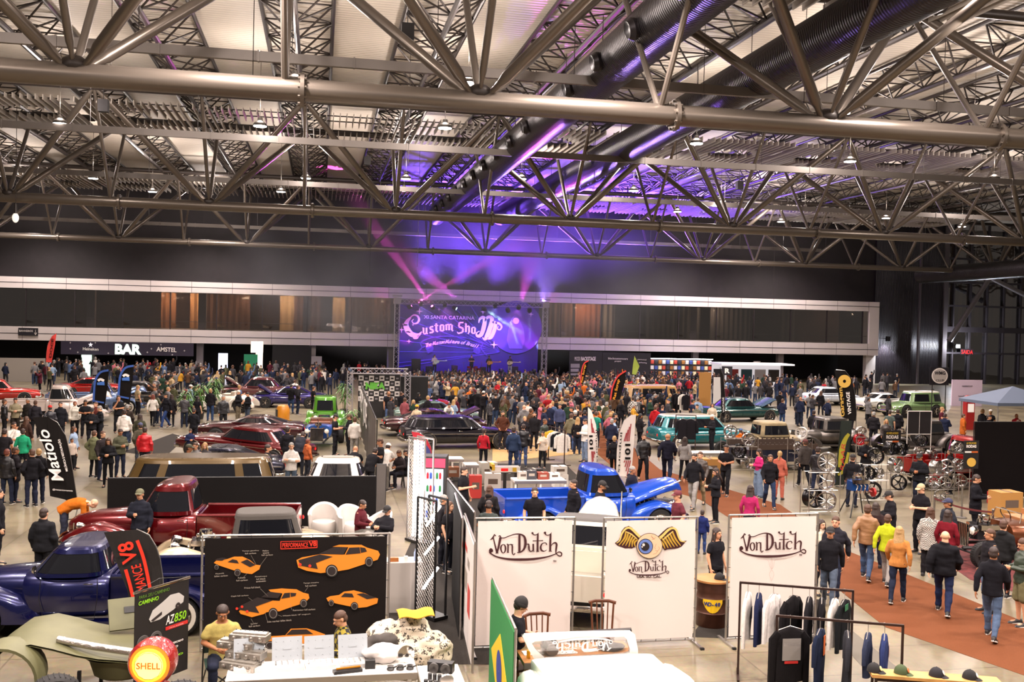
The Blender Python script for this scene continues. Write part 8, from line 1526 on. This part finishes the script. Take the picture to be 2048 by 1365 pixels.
r = thing('racing_chassis', 'red tubular kart chassis with dark axle parts in the bottom left corner', 'chassis', (WX(215, 12.6, .5), 12.6, 0)); rc = mat('7a101c', .4, .3, coat=.5)
mb = MB(); mb.path([(-1.2, -.4, .35), (-.4, -.35, .45), (.5, -.35, .45), (1.0, -.2, .55)], .045, 8); mb.path([(-1.2, .4, .35), (-.4, .35, .45), (.5, .35, .45), (1.0, .2, .55)], .045, 8); mb.tube((-.4, -.35, .45), (-.4, .35, .45), .04); mb.tube((.5, -.35, .45), (.5, .35, .45), .04); mb.box((.55, 0, .6), (.5, .45, .08)); mb.build('frame_tubes', rc, r)
mb = MB(); mb.tube((-.9, -.75, .36), (-.9, .75, .36), .05); mb.lathe([(.06, -.2), (.19, -.08), (.2, .05), (.08, .2)], (-.9, 0, .4), 16, 'Y'); mb.ell((-.3, -.1, .52), (.22, .16, .14), 12, 8); mb.build('axle', mat('3a3838', .35, .8), r)
for x, y in ((-.9, -.85), (-.9, .85), (.9, -.7), (.9, .7)): add_wheel(r, x, y, .28, .22, 'five', -1 if y < 0 else 1)
mb = MB(); mb.ell((0, 0, 0), (.26, .24, .2), 14, 10); mb.mat(1); mb.ell((0, .02, .12), (.18, .18, .1), 12, 6); mb.tube((0, 0, -.15), (0, 0, -.9), .02); mb.build('covered_engine', [mat('8a8078', .7), mat('4a4644', .6)], loc=(WX(45, 12.2, .9), 12.2, .9), label='greyish rounded air filter part blurred at the bottom left corner', cat='car part')
# red fuel pump with glowing globe
gp = thing('fuel_pump', 'red fuel pump column with round lamp head glowing yellow and orange', 'fuel pump', (WX(307, 12.1, 1.6), 12.1, 0)); gz = AY(307, 1322, 12.1).z
mb = MB(); mb.lathe([(.3, 0), (.3, .05), (.2, .08), (.2, gz-.3), (.12, gz-.26)], n=20); mb.build('pump_column', carpaint('9a0f12', .1, .3), gp)
mb = MB(); mb.lathe([(.2, -.17), (.25, -.14), (.275, -.05), (.275, .1), (.24, .16), (.235, .14)], (0, 0, gz), 32, 'Y', cap=False); mb.build('globe_casing', mat('8a0f10', .3, coat=1, bump=.4, bscale=30), gp).rotation_euler = (0, 0, -.15)
for r0, r1, y_, c_, e_ in ((.235, .2, .15, 'ff5a14', 1.6), (.2, .165, .165, 'ff9a28', 1.6), (.165, .01, .18, 'ffd46a', 1.5)): mb = MB(); mb.lathe([(r0, y_), (r1, y_+.012)], (0, 0, gz), 32, 'Y', cap=False); mb.build('globe_face', mat(c_, .5, emit=e_), gp, fix=False).rotation_euler = (0, 0, -.15)
o = text('SHELL', gp, (-.03, -.2, gz-.0), .105, mat('b85a20', .6), rz=-.15, ext=.002, off=.002)
mb = MB(); R_ = .155
for i in range(24): a = 2*pi*i/24; a2 = 2*pi*(i+1)/24; k1 = R_*(1+.05*(i % 2)); k2_ = R_*(1+.05*((i+1) % 2)); ribbon(mb, [(k1*cos(a), gz+k1*sin(a)), (k2_*cos(a2), gz+k2_*sin(a2))], .006, -.196, smooth_=1)
mb.build('shell_outline', mat('c8741c', .6), gp, fix=False).rotation_euler = (0, 0, -.15)
light('globe_glow', 'POINT', (-.06, -.4, gz), 2, (1, .6, .2), .15, gp)
# ================================================================ visitors, one line each: head column, head row, height, pose, facing, top, its colour, bottoms, their colour, hair, hair colour | label | options
TAB = """280 977 1.78 drink -15 jacket 1a1c26 trousers 1c1c22 short dark|man in dark jacket and camouflage cap holding a drink before the red pickup|hat=cap hatc=5a5840
128 1003 1.72 bend 80 hoodie a85a14 jeans 2a2c3a bald dark|balding man in orange sweater bending forward near the tall black flag|
88 1014 1.75 stand 150 puffer 17171b trousers 17171b short dark|man in black puffer jacket in front of the bending man|
14 897 1.68 stand2 150 jacket 1a181c jeans 23283a short auburn|woman with short auburn hair in dark jacket at the left edge|fem=1
31 893 1.7 drink 100 coat 1a161a jeans 1c2030 short brown|woman in black coat over magenta blouse facing a man by the left edge|fem=1
64 897 1.74 pockets 200 jacket 16151a jeans 1c2032 short brown|man in black jacket seen from behind beside the magenta blouse|
78 896 1.68 stand 170 jacket 18171b jeans 1c2030 short blonde|blonde woman in black seen from behind next to the tall black flag|fem=1
46 856 1.7 stand 170 shirt 1f8a62 leggings 17171b short dark|woman in bright green top with crossed bag strap, back turned|fem=1
28 843 1.8 face 30 shirt d0c8c0 jeans 2a3040 short dark|man in white shirt with a hand at his mouth, far left|
9 856 1.76 stand 170 tee 1c1a1e trousers 202024 short dark|man in dark shirt at the left edge behind the green top|
53 832 1.7 stand2 140 jacket 3a2822 trousers 1c1a1e long brown|long haired woman in brown jacket behind the green top|fem=1
100 810 1.74 stand 190 jacket 23222a trousers 1c1c20 short dark|man in red cap and dark jacket near the cream pickup|hat=cap hatc=b02018
121 803 1.8 stand -10 coat 1a1a20 trousers 1c1c22 short dark|tall man in open black coat near the cream pickup|
150 802 1.68 stand 10 jacket cfc8bc trousers 1c1c20 short auburn|woman in cream cardigan over dark dress near the cream pickup|fem=1
171 799 1.78 hold 0 tee 18181c trousers 1a1a20 short dark|man in black shirt right of the cream cardigan|
184 816 1.72 hold -5 hoodie 1a1a1e jeans 1c1c24 short dark|man in black cap and hooded sweater with white print|hat=cap
200 811 1.8 hold -70 jacket 16161a trousers 1a1a20 short grey|grey haired man in black jacket facing left in the talking group|
192 803 1.74 stand -40 jacket 5a2a26 jeans 1c2030 short brown|man in dark red jacket at the back of the talking group|
237 790 1.84 face 10 tee 17171b trousers 17171b short dark|tall man in black with a raised hand, standing alone on the pale floor|
249 818 1.78 stand 175 hoodie d8d0c8 jeans 2a3448 short dark|man in cream hooded sweater seen from behind|
255 808 1.76 stand 170 jacket 2c2420 jeans 2a3040 short grey|man in brown jacket partly behind the cream hooded sweater|
280 827 1.68 stand 170 jacket 3a3a2c jeans 23283a long dark|long haired woman in olive jacket right of the cream sweater|fem=1
281 845 1.72 stand2 190 jacket 4a4438 jeans 30343c short dark|man in grey cap and olive jacket beside the red racing jacket|hat=cap hatc=3a3c58
290 853 1.74 stand 165 jacket b01820 jeans 1a1c24 short dark|man in red and black racing jacket, back turned|
241 857 1.74 hold 20 jacket 4a4a3a jeans 1c2030 short dark|man in camouflage jacket looking at a phone|
217 875 1.66 hold -10 hoodie 18181c leggings 15151a long brown|young woman in black with long hair holding a phone|fem=1
206 861 1.74 stand 40 jacket 2c2628 jeans 23283a short brown|man in dark plaid jacket behind the woman with the phone|
189 860 1.68 pockets 140 coat 6a6c50 leggings 1a1a1e short brown|woman in pale green parka with back half turned|fem=1
148 852 1.6 stand 60 shirt 8a9cb4 trousers 1a1a1e long brown|girl in light denim shirt facing right beside the tall flag|fem=1
144 876 1.2 stand 30 shirt b0a094 trousers 1c1c20 short dark|small child in dark clothes below the denim girl|
332 786 1.78 walk -60 jacket 16161c jeans 2a3c68 short dark|man in black jacket and blue jeans striding across the pale floor|hat=cap
306 788 1.66 walk 170 shirt d4ccc4 leggings 16161a long auburn|woman in white sweater with long red brown hair, walking away|fem=1
318 779 1.76 walk2 175 tee 1c1c20 jeans 2a3654 short dark|man in dark shirt beside the white sweater, walking away|
343 788 1.7 stand 160 coat 1e1a1e leggings 16161a long dark|woman in long dark coat behind the striding man|fem=1
388 816 1.72 hold 150 jacket 15151a trousers 1a1a20 short dark|man in black jacket left of the dark red sedan nose|
447 790 1.82 stand 20 jacket 1e1e22 trousers 1c1c20 short grey|tall dark haired man by the white open roadster|
477 780 1.76 hold 60 jacket 17171b trousers 6a6050 short white|white haired man in dark jacket and beige trousers|
496 784 1.74 hold -60 jacket 17171b jeans 3a4250 short dark|man in black facing the white haired man|
381 857 1.3 hold 10 shirt 1c2240 jeans 23283a short dark|boy in navy sweater with red stripe before the dark navy sedan|
378 888 1.72 stand2 80 tee 6a6864 jeans 2a3040 short dark|man in grey shirt and olive cap at the dark sedan|hat=cap hatc=4a4a38
391 884 1.76 stand -20 shirt 7a7876 jeans 23283a short brown|man in grey sweater between the cap and the blonde woman|
410 884 1.68 stand -10 jacket 4a4648 jeans 23283a long blonde|blonde woman in grey jacket beside the dark sedan|fem=1
31 795 1.8 hold 0 shirt 8a8068 trousers 2a2420 short dark|man in beige shirt looking down at far left|
9 798 1.74 stand 100 jacket 1c1a1e trousers 1c1c20 short brown|man in dark jacket at the far left edge|
56 796 1.76 stand -40 jacket 2c2826 trousers 1c1c20 short grey|man in dark shirt leaning in at far left|
71 800 1.74 stand 170 jacket 26242a trousers 1c1c20 short brown|man with dark backpack at far left|
-4 975 1.8 stand 90 coat 141318 trousers 141318 short dark|person in black cut by the left edge of the picture|
671 828 1.76 hold 80 tee 18171b trousers 1a1a1e short dark|man in black cap and shirt facing right by the green hot rod|hat=cap
699 828 1.78 hold -80 jacket 18181c trousers 1a1a1e short brown|man in black jacket handing something beside the banner wall|hat=cap hatc=4a3a2a
710 833 1.74 stand 170 shirt c8c0b8 jeans 8a8680 short brown|man in white shirt behind the black jacket at the banner wall|
536 888 1.84 stand 70 shirt 2c2a30 jeans 23283a short dark|tall bearded man in dark grey sweater beside the olive van|beard=1
583 884 1.76 crossed 5 shirt d0cac4 jeans 4a5868 short grey|grey haired man in white sweater with crossed arms|
599 866 1.76 lean 160 puffer 23242c jeans 2a2c34 short dark|man in dark quilted jacket leaning towards the white coupe|
576 852 1.8 stand 150 jacket 1a191e jeans 1c1c24 short dark|man in black with back turned behind the crossed arms man|
616 877 1.45 stand 120 hoodie b05a34 jeans 2a2c34 short auburn|red haired boy in orange top left of the white coupe|
707 895 1.8 lean 170 tee 17171b trousers 1a1a1e bald dark|bald man in black shirt with white back print|
739 899 1.76 lean 150 hoodie 17161a trousers 1a1a1e short dark|man in black hooded sweater right of the bald man|
769 890 1.74 lean 160 tee cfc9c2 trousers 6a6660 short dark|man in white cap and white shirt near the fence corner|hat=cap hatc=e0dad4
761 876 1.8 hold -80 tee 1a191d jeans 23283a short brown|brown haired man in black reaching over the white cap|
800 900 1.7 sit -40 shirt 2a2426 jeans 1c1c24 short brown|person in dark clothes sitting behind the white cap man|
815 899 1.7 sit -90 jacket 19181c jeans 1c1c24 short dark|person in black sitting with back to the mesh tower|
968 856 1.66 stand 165 crop a01c28 leggings 18171b pony dark|woman in red top and black leggings before the dark wagon|fem=1
1006 821 1.78 pockets 10 jacket 4a2a1e trousers 23222a short dark|bearded man in brown jacket and scarf right of the dark wagon|beard=1
778 782 1.84 stand 5 tee 18171c jeans 4a5c80 bald dark|bald bearded man in black shirt and blue jeans by the checkered wall|beard=1
810 795 1.72 stand 150 shirt 8a4a50 jeans 2a2c3a short brown|man in pink plaid shirt right of the bald bearded man|
834 809 1.7 stand 160 jacket b8a488 trousers 2a2a30 short dark|man in yellow cap and beige sweater before the dark wagon|hat=cap hatc=d89a18
894 805 1.76 lean 20 tee d0c8c0 jeans 2a2c3a short dark|man in white shirt leaning over the maroon car|
928 932 1.78 drink 60 polo 17161a trousers 1a1a1e short dark|man in black polo eating beside the stacked boxes|
979 969 1.66 stand2 170 hoodie 1e1c1e jeans 1c1c24 long brown|woman with long brown hair and dark hood by the boxes|fem=1
978 1000 1.72 hold 175 tee 3c4240 jeans 23283a short dark|man in grey green shirt with white back print behind the left logo banner|
888 988 1.72 stand 70 shirt 2a282c jeans 1c1c24 short grey|grey haired man behind the long haired woman near the mesh tower|
899 1001 1.68 stand 60 tee 19181c leggings 1c1e26 long brown|woman with long hair in black with orange backpack by the mesh tower|fem=1
760 1016 1.74 recline -30 jacket 16151a trousers 8a8680 short dark|man in black jacket and cap lying back in the tub chair|hat=cap z=.12
722 1000 1.68 sit 60 shirt 4a141c trousers 6a6660 short dark|person in dark red sweater slumped in the tub chair|
1028 852 1.84 stand 165 shirt 26324a jeans 26304a short dark|man in blue plaid shirt and dark jeans, back turned, on the plywood|
1047 847 1.76 stand 175 jacket 1a191e jeans 3c4a6c short dark|man in dark jacket with light jeans next to the plaid shirt|
1050 832 1.66 stand 20 jacket 1c1a20 jeans 1c1c24 short blonde|woman in black jacket behind the dark jacket man|fem=1
1069 823 1.78 stand 0 shirt 19181c trousers 1a1a20 short dark|bearded man in black sweater with gold front print|beard=1
1086 862 1.5 drink -20 shirt c0b0a0 leggings 17171b pony dark|small woman in flowered blouse eating on the plywood floor|fem=1
1090 837 1.74 stand 50 jacket 26302a trousers 2a2a24 short brown|man in dark green jacket next to the flowered blouse|
1120 807 1.8 stand 0 shirt 3c4260 jeans 23283a short dark|tall man in slate blue sweater above the clothes rack|
1143 826 1.76 stand 165 hoodie 6a6450 jeans 3c5078 short brown|man in olive hooded jacket and jeans, back turned|
1171 837 1.84 hold -60 shirt d4ccc6 jeans 6a7890 short dark|tall man in white shirt and pale jeans left of the first white flag|
1193 822 1.74 stand 150 tee 1f7a68 trousers 23222a short brown|man in teal shirt between the white flags|
1221 818 1.7 stand -10 shirt 6a6a4a trousers 2a2a24 short dark|person in olive shirt above the second white flag|
1224 837 1.76 stand 170 shirt 1e2236 jeans 1c2030 short grey|man in navy sweater between the white flags, back turned|
1229 871 1.66 walk 175 jacket 16151a leggings 16151a short blonde|blonde woman in black jacket walking away between the white flags|fem=1
1288 867 1.78 walk 10 jacket 17161b trousers 1a1a20 short brown|bearded man in black leather jacket walking towards the viewer on the aisle|beard=1
1336 866 1.84 walk 175 jacket 1a1a28 jeans 1c2236 bald dark|big man in navy hooded jacket walking away on the aisle|wide=1.12
1370 873 1.68 walk2 170 shirt 8a8684 leggings 17171c long dark|woman in light grey sweater walking away beside the navy jacket|fem=1
1389 906 1.8 walk -20 shirt 17161b jeans 8a8684 short dark|bearded man in black shirt and grey jeans walking on the aisle|beard=1
1401 902 1.78 walk2 -10 jacket 3c302a trousers 8a7a60 short brown|man in brown jacket and beige trousers behind the black shirt|
1433 935 1.66 hold -70 jacket 18171c leggings 15151a long dark|curly haired woman in black jacket and heeled boots holding a phone|fem=1
1453 888 1.78 walk_hold -10 tee 16151a trousers 1a1a1e short dark|young man in all black walking towards the viewer|
1425 829 1.76 hold -70 jacket 1a191e trousers 1a1a20 short white|white haired man in black jacket facing the turquoise wagon|
1481 858 1.7 sit 170 hoodie b85a14 jeans 2a2c34 short dark|man in orange hooded sweater sitting by the chrome wheels|hat=cap hatc=3a5a8a
1519 897 1.68 hold -60 crop b8286a wide 6a7c94 long dark|woman in pink top and wide jeans left of the wheel racks|fem=1
1425 806 1.66 stand 0 shirt c0b09c trousers 3a342e long dark|woman in cream blouse behind the turquoise wagon|fem=1
1201 962 1.76 sit 70 tee 18171b jeans 1c1c24 short dark|bearded man in black cap sitting inside the bright blue pickup|hat=cap beard=1 z=.5
1265 931 1.76 stand 60 hoodie 1a1a26 jeans 1c2030 short grey|grey haired man in navy jacket behind the blue pickup hood|
1148 958 1.76 stand -60 jacket 15141a jeans 1c1c24 short dark|man in black leather jacket leaning at the blue pickup bed|
1070 973 1.8 stand 5 polo 141318 trousers 17171b short dark|man in black polo shirt with white badge above the left logo banner|
1356 981 1.76 stand2 -60 tee 5a2630 jeans 2a2c3a short dark|man in maroon shirt and dark red cap above the middle logo banner|hat=cap hatc=5a1a24
1405 1019 1.15 stand 170 shirt 1a2456 jeans 2a3a68 short dark|small boy in blue sweater between two logo banners|
1501 969 1.68 stand 165 crop a02458 leggings 1c1a20 long dark|woman in magenta top with very long black hair above the right logo banner|fem=1
1434 1054 1.68 stand 50 tee 15141a trousers 17171b long dark|woman in black shirt with lanyard standing behind the barrel|fem=1
1311 811 1.76 stand 160 hoodie a01820 trousers 1a1a20 short brown|man in red hooded sweater left of the turquoise wagon|
1266 793 1.76 stand 165 shirt d8d0c8,141418 jeans 23283a short dark|man in black and white checked shirt in the crowd|pat=check
1541 908 1.76 walk 10 jacket 16151a jeans 23304a short brown|man in black jacket over yellow print walking towards the viewer|
1560 901 1.68 stand 165 shirt a85a4a trousers a85a4a pony blonde|woman in salmon pink overall, back turned, near the wheels|fem=1
1611 878 1.78 walk -160 jacket 46403e trousers 1a1a20 short brown|bearded man in grey jacket and dark cap walking left of the wheel racks|hat=cap hatc=5a2a2a beard=1
1636 893 1.74 walk2 170 jacket 17161b jeans 1c2236 short dark|man in black jacket behind the grey jacket, by the tall wheel rack|
1706 908 1.76 stand 165 jacket 17161b jeans 1c2030 short brown|man in black jacket right of the dark flag|hat=cap
1628 820 1.76 stand 170 jacket 1c1a1e jeans 23222a short dark|man in black jacket with orange shoulders near the bare metal coupe|
1733 877 1.76 hold 0 hoodie 19181d trousers 1a1a20 short dark|bearded man in black looking at a phone among the wheels|beard=1
1773 838 1.62 stand 10 jacket 3a3230 trousers 1c1c20 long blonde|fair long haired woman between two dark backs|fem=1
1780 820 1.78 stand 170 tee 4a5450 jeans 23283a short dark|man in grey green shirt seen from behind at the grey hot rod|
1796 818 1.78 stand 175 jacket 17161b trousers 1a1a20 short dark|man in black right of the grey green shirt, back turned|
1748 823 1.74 stand 170 jacket 1e1c20 trousers 1a1a20 short grey|grey haired man in black leather, back turned, at the grey hot rod|wide=1.1
1840 906 1.78 hold -20 puffer 17171c jeans 1c2030 short dark|man in black cap and quilted vest with phone among the wheel racks|hat=cap
1901 897 1.66 stand -70 jacket 1c1a1e leggings 1a1a20 long dark|dark haired woman in black behind the wheel racks|fem=1
1843 967 1.84 hold -40 polo 141318 trousers 16151a short dark|tall man in black polo and beige cap looking down at his phone|hat=cap hatc=a89878
1782 983 1.76 sit -70 jacket 17161b jeans 1c1c24 short dark|man in black leather jacket and cap sitting by the blue engine stand|hat=cap z=.3
1736 1007 1.8 walk 170 jacket 8a6444 jeans 3c4c68 short brown|man in tan leather jacket and blue jeans walking away|
1752 1004 1.66 walk2 170 jacket 2a1c1c jeans 23283a long dark|long dark haired woman beside the tan jacket|fem=1
1776 1027 1.66 walk 165 shirt a8b020 leggings 8a8480 short brown|woman in yellow green top with blue jacket tied at the waist|fem=1
1799 1051 1.68 walk2 175 shirt b0743c jeans 1c2234 long blonde|blonde woman in mustard sweater and rolled jeans walking away|fem=1
1861 1013 1.68 stand 175 coat d8d0c8,17161b trousers 1c1a1e long brown|woman in black and white houndstooth coat, back turned|fem=1 pat=houndstooth
1896 1018 1.68 stand 170 shirt 6a1420 leggings 1a191d long dark|woman in dark red with very long black hair by the rope barrier|fem=1
1897 996 1.74 stand -60 puffer 22242c jeans 23283a short dark|man in dark cap and quilted jacket at the rope barrier|hat=cap hatc=2a2c48
1953 948 1.84 hold 80 coat 131218 trousers 131218 short dark|tall man in black suit standing at the copper hot rod|
1891 1060 1.76 walk 175 puffer 121116 jeans 1c2440 bald dark|bald man in black quilted jacket and jeans walking away holding hands|wide=1.08
2008 1038 1.74 stand 160 hoodie 1c1c1e jeans 1c1c24 short brown|man in dark grey hooded jacket at the right edge, back turned|
1981 1056 1.78 stand -60 jacket 1a181c jeans 5a6a84 short brown|man with glasses in black sweater with orange band near the right edge|
1988 1092 1.8 walk 170 shirt 15141a jeans 4a5a74 short dark|man in black sweater and washed jeans walking away at the lower right|
2048 1075 1.78 hold -60 jacket 2a3428 shorts 6a6448 short brown|man in green jacket and olive shorts cut by the right edge|
1643 1037 1.68 stand 40 jacket c8b8a4 trousers 23222a long dark|dark haired woman in cream jacket beside the right logo banner|fem=1
1672 1031 1.8 walk -10 jacket 23222a jeans 1c2030 short brown|man in black jacket over white shirt with a beer cup|
1661 1053 1.74 walk -5 shirt 141318 jeans 4a5464 short dark|man in black cap and black sweater looking down beside the right logo banner|hat=cap
445 1208 1.74 sit 5 tee a89858 jeans 1c2030 short dark|heavy man in beige shirt sitting in a folding chair by the poster|wide=1.15
687 1221 1.76 sit -70 shirt 8a7a20,141318 jeans 3a4c6c short brown|man with glasses in yellow and black plaid shirt sitting before the poster|pat=check
1036 1196 1.76 sit 100 tee 15141a trousers 8a7a58 short dark|man in black knit hat and black shirt sitting at the wooden table|hat=beanie z=.2"""
for ln in TAB.split('\n'):
 a, lab, op = ln.split('|'); a = a.split(); kw = {}
 for o in op.split():
  k_, v_ = o.split('='); kw[k_] = v_ if k_ in ('hat', 'hatc', 'pat') else float(v_)
  if k_ in ('fem', 'beard'): kw[k_] = int(v_)
 r = P(float(a[0]), float(a[1]), float(a[2]), a[3], float(a[4]), a[5], a[6], a[7], a[8], a[9], a[10], lab, **kw)
 if lab.startswith('heavy'): camp_chair(r.location.x, r.location.y, r.rotation_euler.z, 'green and black folding chair under the man in beige')
 elif 'plaid shirt sitting' in lab: camp_chair(r.location.x, r.location.y, r.rotation_euler.z, 'dark folding chair under the man in plaid before the poster')
 elif 'wooden table' in lab: wood_chair(1030, r.location.y, pi*.6, 'brown wooden chair under the man in the knit hat')
 elif a[3] == 'sit' and 'slumped' not in lab and 'inside' not in lab:
  mb = MB(); zs = r.location.z; mb.lathe([(.02, .36+zs), (.2, .36+zs), (.21, .4+zs), (.02, .41+zs)], n=16); [mb.tube((x, y, 0), (x*.8, y*.8, .37+zs), .015) for x in (-.18, .18) for y in (-.18, .18)]
  mb.build('stool', black, loc=(r.location.x, r.location.y+.03, 0), label='low black stool under the ' + lab.split(' sitting')[0], cat='stool')
# ---- the crowd: countable people first, nearest rows; the deep rows beyond are one mass
TC = [('black', '16151a'), ('black', '1a181c'), ('dark grey', '38363a'), ('navy', '1c2238'), ('grey', '6a686a'), ('white', 'd0c8c0'), ('red', '901820'), ('olive', '4a4a34'), ('brown', '4a3424'), ('black', '141317'), ('denim blue', '4a5c7c'), ('beige', 'a08c6c'), ('maroon', '4a1824'), ('dark green', '24382c'), ('orange', 'b05a20'), ('pink', 'b06070'), ('pale blue', '8094ac'), ('mustard', 'b8862c')]
GC = [('jacket', 'jacket'), ('hooded top', 'hoodie'), ('shirt', 'shirt'), ('t-shirt', 'tee'), ('coat', 'coat')]
BC = [('dark trousers', 'trousers', '1c1b20'), ('blue jeans', 'jeans', '2a3c5c'), ('black leggings', 'leggings', '16151a'), ('dark jeans', 'jeans', '1e2434')]
HCN = [('dark', 'dark'), ('black', 'black'), ('brown', 'brown'), ('fair', 'blonde'), ('grey', 'grey'), ('dark', 'dark'), ('brown', 'brown'), ('black', 'black')]
PS = ['stand', 'stand2', 'hold', 'pockets', 'drink', 'phone_up', 'crossed']
PW = {'stand': 'upright', 'stand2': 'slouching', 'hold': 'hands joined', 'pockets': 'elbows out', 'drink': 'drinking', 'phone_up': 'filming', 'crossed': 'arms crossed'}
ZN = [(760, 1000, 758, 800, 38, 'left before stage', 175), (1000, 1240, 752, 830, 62, 'centre before stage', 170), (1240, 1420, 752, 812, 24, 'near stalls', 120), (250, 430, 745, 790, 24, 'near the bar', 150), (430, 640, 738, 772, 16, 'behind hot rods', 150), (1560, 1700, 765, 800, 12, 'far right row', 150), (1840, 2040, 800, 840, 8, 'by canopy', 120), (1060, 1320, 795, 835, 14, 'beyond white flags', 120), (1700, 1900, 775, 800, 5, 'behind grey rod', 90), (20, 250, 730, 745, 6, 'under bar sign', 160)]
rc = random.Random(11); used = {}; VEH = [(o.location.x, o.location.y) for o in COL.objects if o.parent is None and o.get('category') in ('car', 'truck', 'van', 'trailer')]; VEH.append((WX(823, 57.8, 1), 57.8))
def free(x, y, d=.62): return all((x-a)**2+(y-b)**2 > d*d for a, b in PEOPLE) and all(abs(x-a) > 3.1 or abs(y-b) > 1.45 for a, b in VEH)
for x0, x1, y0, y1, n, zn, ang in ZN:
 k = 0; tries = 0
 while k < n and tries < 4000:
  tries += 1; g = G(rc.uniform(x0, x1), rc.uniform(y0, y1), 1.73)
  if g.y > 84 or not free(g.x, g.y): continue
  cn, cc = rc.choice(TC+TC[:5]*3); gn, gk = rc.choice(GC); bn_, bk, bc = rc.choice(BC); fem = int(rc.random() < .35); hk = rc.choice(['long', 'pony', 'long']) if fem else rc.choice(['short', 'short', 'short', 'bald']); hn, hc = rc.choice(HCN); ps = rc.choice(PS); hat = 'cap' if (not fem and rc.random() < .2) else None
  lab = '%s %s, %s, %s %s %s' % (cn, gn, bn_, ('cap' if hat else 'bald' if hk == 'bald' else hn+' '+('long hair' if fem else 'hair')), PW[ps], zn)
  if lab in used: continue
  used[lab] = 1; person(g.x, g.y, facing(g.x, g.y, ang+rc.uniform(-50, 50)+(180 if rc.random() < .12 else 0)), ps, gk, cc, bk, bc, hk, hc, ('woman in ' if fem else 'man in ')+lab, h=rc.uniform(1.6, 1.7) if fem else rc.uniform(1.68, 1.84), fem=fem, hat=hat, hatc=rc.choice(['141318', '2a2c48', '6a1418', 'c8c0b8']), face=False, group='visitors '+zn); k += 1
def low(pose, gk, bk, hk):
 """one light figure: (verts, faces, slot) for skin, top, bottoms, hair"""
 p = POSES[pose]; out = []
 for f_, sl in ((lambda m: (torso(m, p, .02, -.1), [m.capsule(V(p['s'+q]), V(p['e'+q]), .06, .055, 6, 1) for q in 'LR'], [m.capsule(V(p['e'+q]), V(p['w'+q]), .055, .045, 6, 1) for q in 'LR']), 1), (lambda m: [(m.capsule(V(p['h'+q]), V(p['k'+q]), .1, .07, 6, 1), m.capsule(V(p['k'+q]), V(p['a'+q]), .07, .055, 6, 1)) for q in 'LR'], 2), (lambda m: (m.capsule(V(p['shl']), V(p['hed'])-V((0, 0, .06)), .055, .055, 6, 1), m.ell(V(p['hed'])+V((0, -.01, -.01)), (.078, .09, .115), 8, 6), [m.ell(V(p['w'+q])+V((0, -.02, -.05)), (.03, .03, .06), 6, 4) for q in 'LR']), 0), (lambda m: (m.ell(V(p['hed'])+V((0, .02, .04)), (.09, .1, .09), 8, 5), m.ell(V(p['hed'])+V((0, .06, -.1)), (.09, .05, .2), 8, 5) if hk else 0), 3)):
  m = MB(); f_(m); out.append((m.v, m.f, sl))
 return out
LOW = [low(ps, 0, 0, hk) for ps in ('stand', 'hold', 'pockets', 'arm_up', 'phone_up', 'stand2') for hk in (0, 1)]
PALM = [mat('b88a6c', .6), mat('c89a7c', .6)]+[mat(c, .85, spec=.2) for _, c in TC]+[mat('1c1b20', .85), mat('2a3c5c', .85), mat('1e2434', .85)]+[mat(c, .7) for c in ('17100e', '2b1a14', '4a2d1c', '8a8580')]
mb = MB(); cnt = 0
for x0, x1, y0, y1, n in ((760, 1090, 739, 757, 200), (1090, 1420, 740, 757, 130), (800, 1330, 757, 790, 110), (560, 780, 722, 745, 45), (230, 560, 712, 745, 80), (1420, 1700, 741, 768, 65), (0, 240, 708, 728, 30), (1700, 1800, 742, 760, 14)):
 k = 0; tries = 0
 while k < n and tries < 5000:
  tries += 1; g = G(rc.uniform(x0, x1), rc.uniform(y0, y1), 1.73)
  if (g.y > 84 and 7 < g.x < 30) or g.y > 91.6 or (g.y > 80.5 and (g.x > 30 and g.x < 52 or g.x < -22)) or not free(g.x, g.y, .5): continue
  PEOPLE.append((g.x, g.y)); a_ = facing(g.x, g.y, 170+rc.uniform(-50, 50)); k_ = rc.uniform(.92, 1.05); Mx = Matrix.Translation((g.x, g.y, 0)) @ Matrix.Rotation(a_, 4, 'Z') @ Matrix.Scale(k_, 4); q_ = rc.choice(LOW); sel = (rc.randrange(2), 2+(rc.randrange(5) if rc.random() < .68 else rc.randrange(len(TC))), 2+len(TC)+rc.randrange(3), 5+len(TC)+(rc.randrange(4) if rc.random() < .3 else rc.randrange(3)))
  mb.M = Mx
  for vs, fs, sl in q_: mb.cur = sel[sl]; mb.add(vs, fs, True)
  k += 1; cnt += 1
mb.M = Matrix.Identity(4); mb.build('crowd', PALM, label='dense mass of visitors deep in the hall before the stage, bar and stalls', cat='crowd', kind='stuff', fix=False)
bpy.data.scenes.remove(S2)
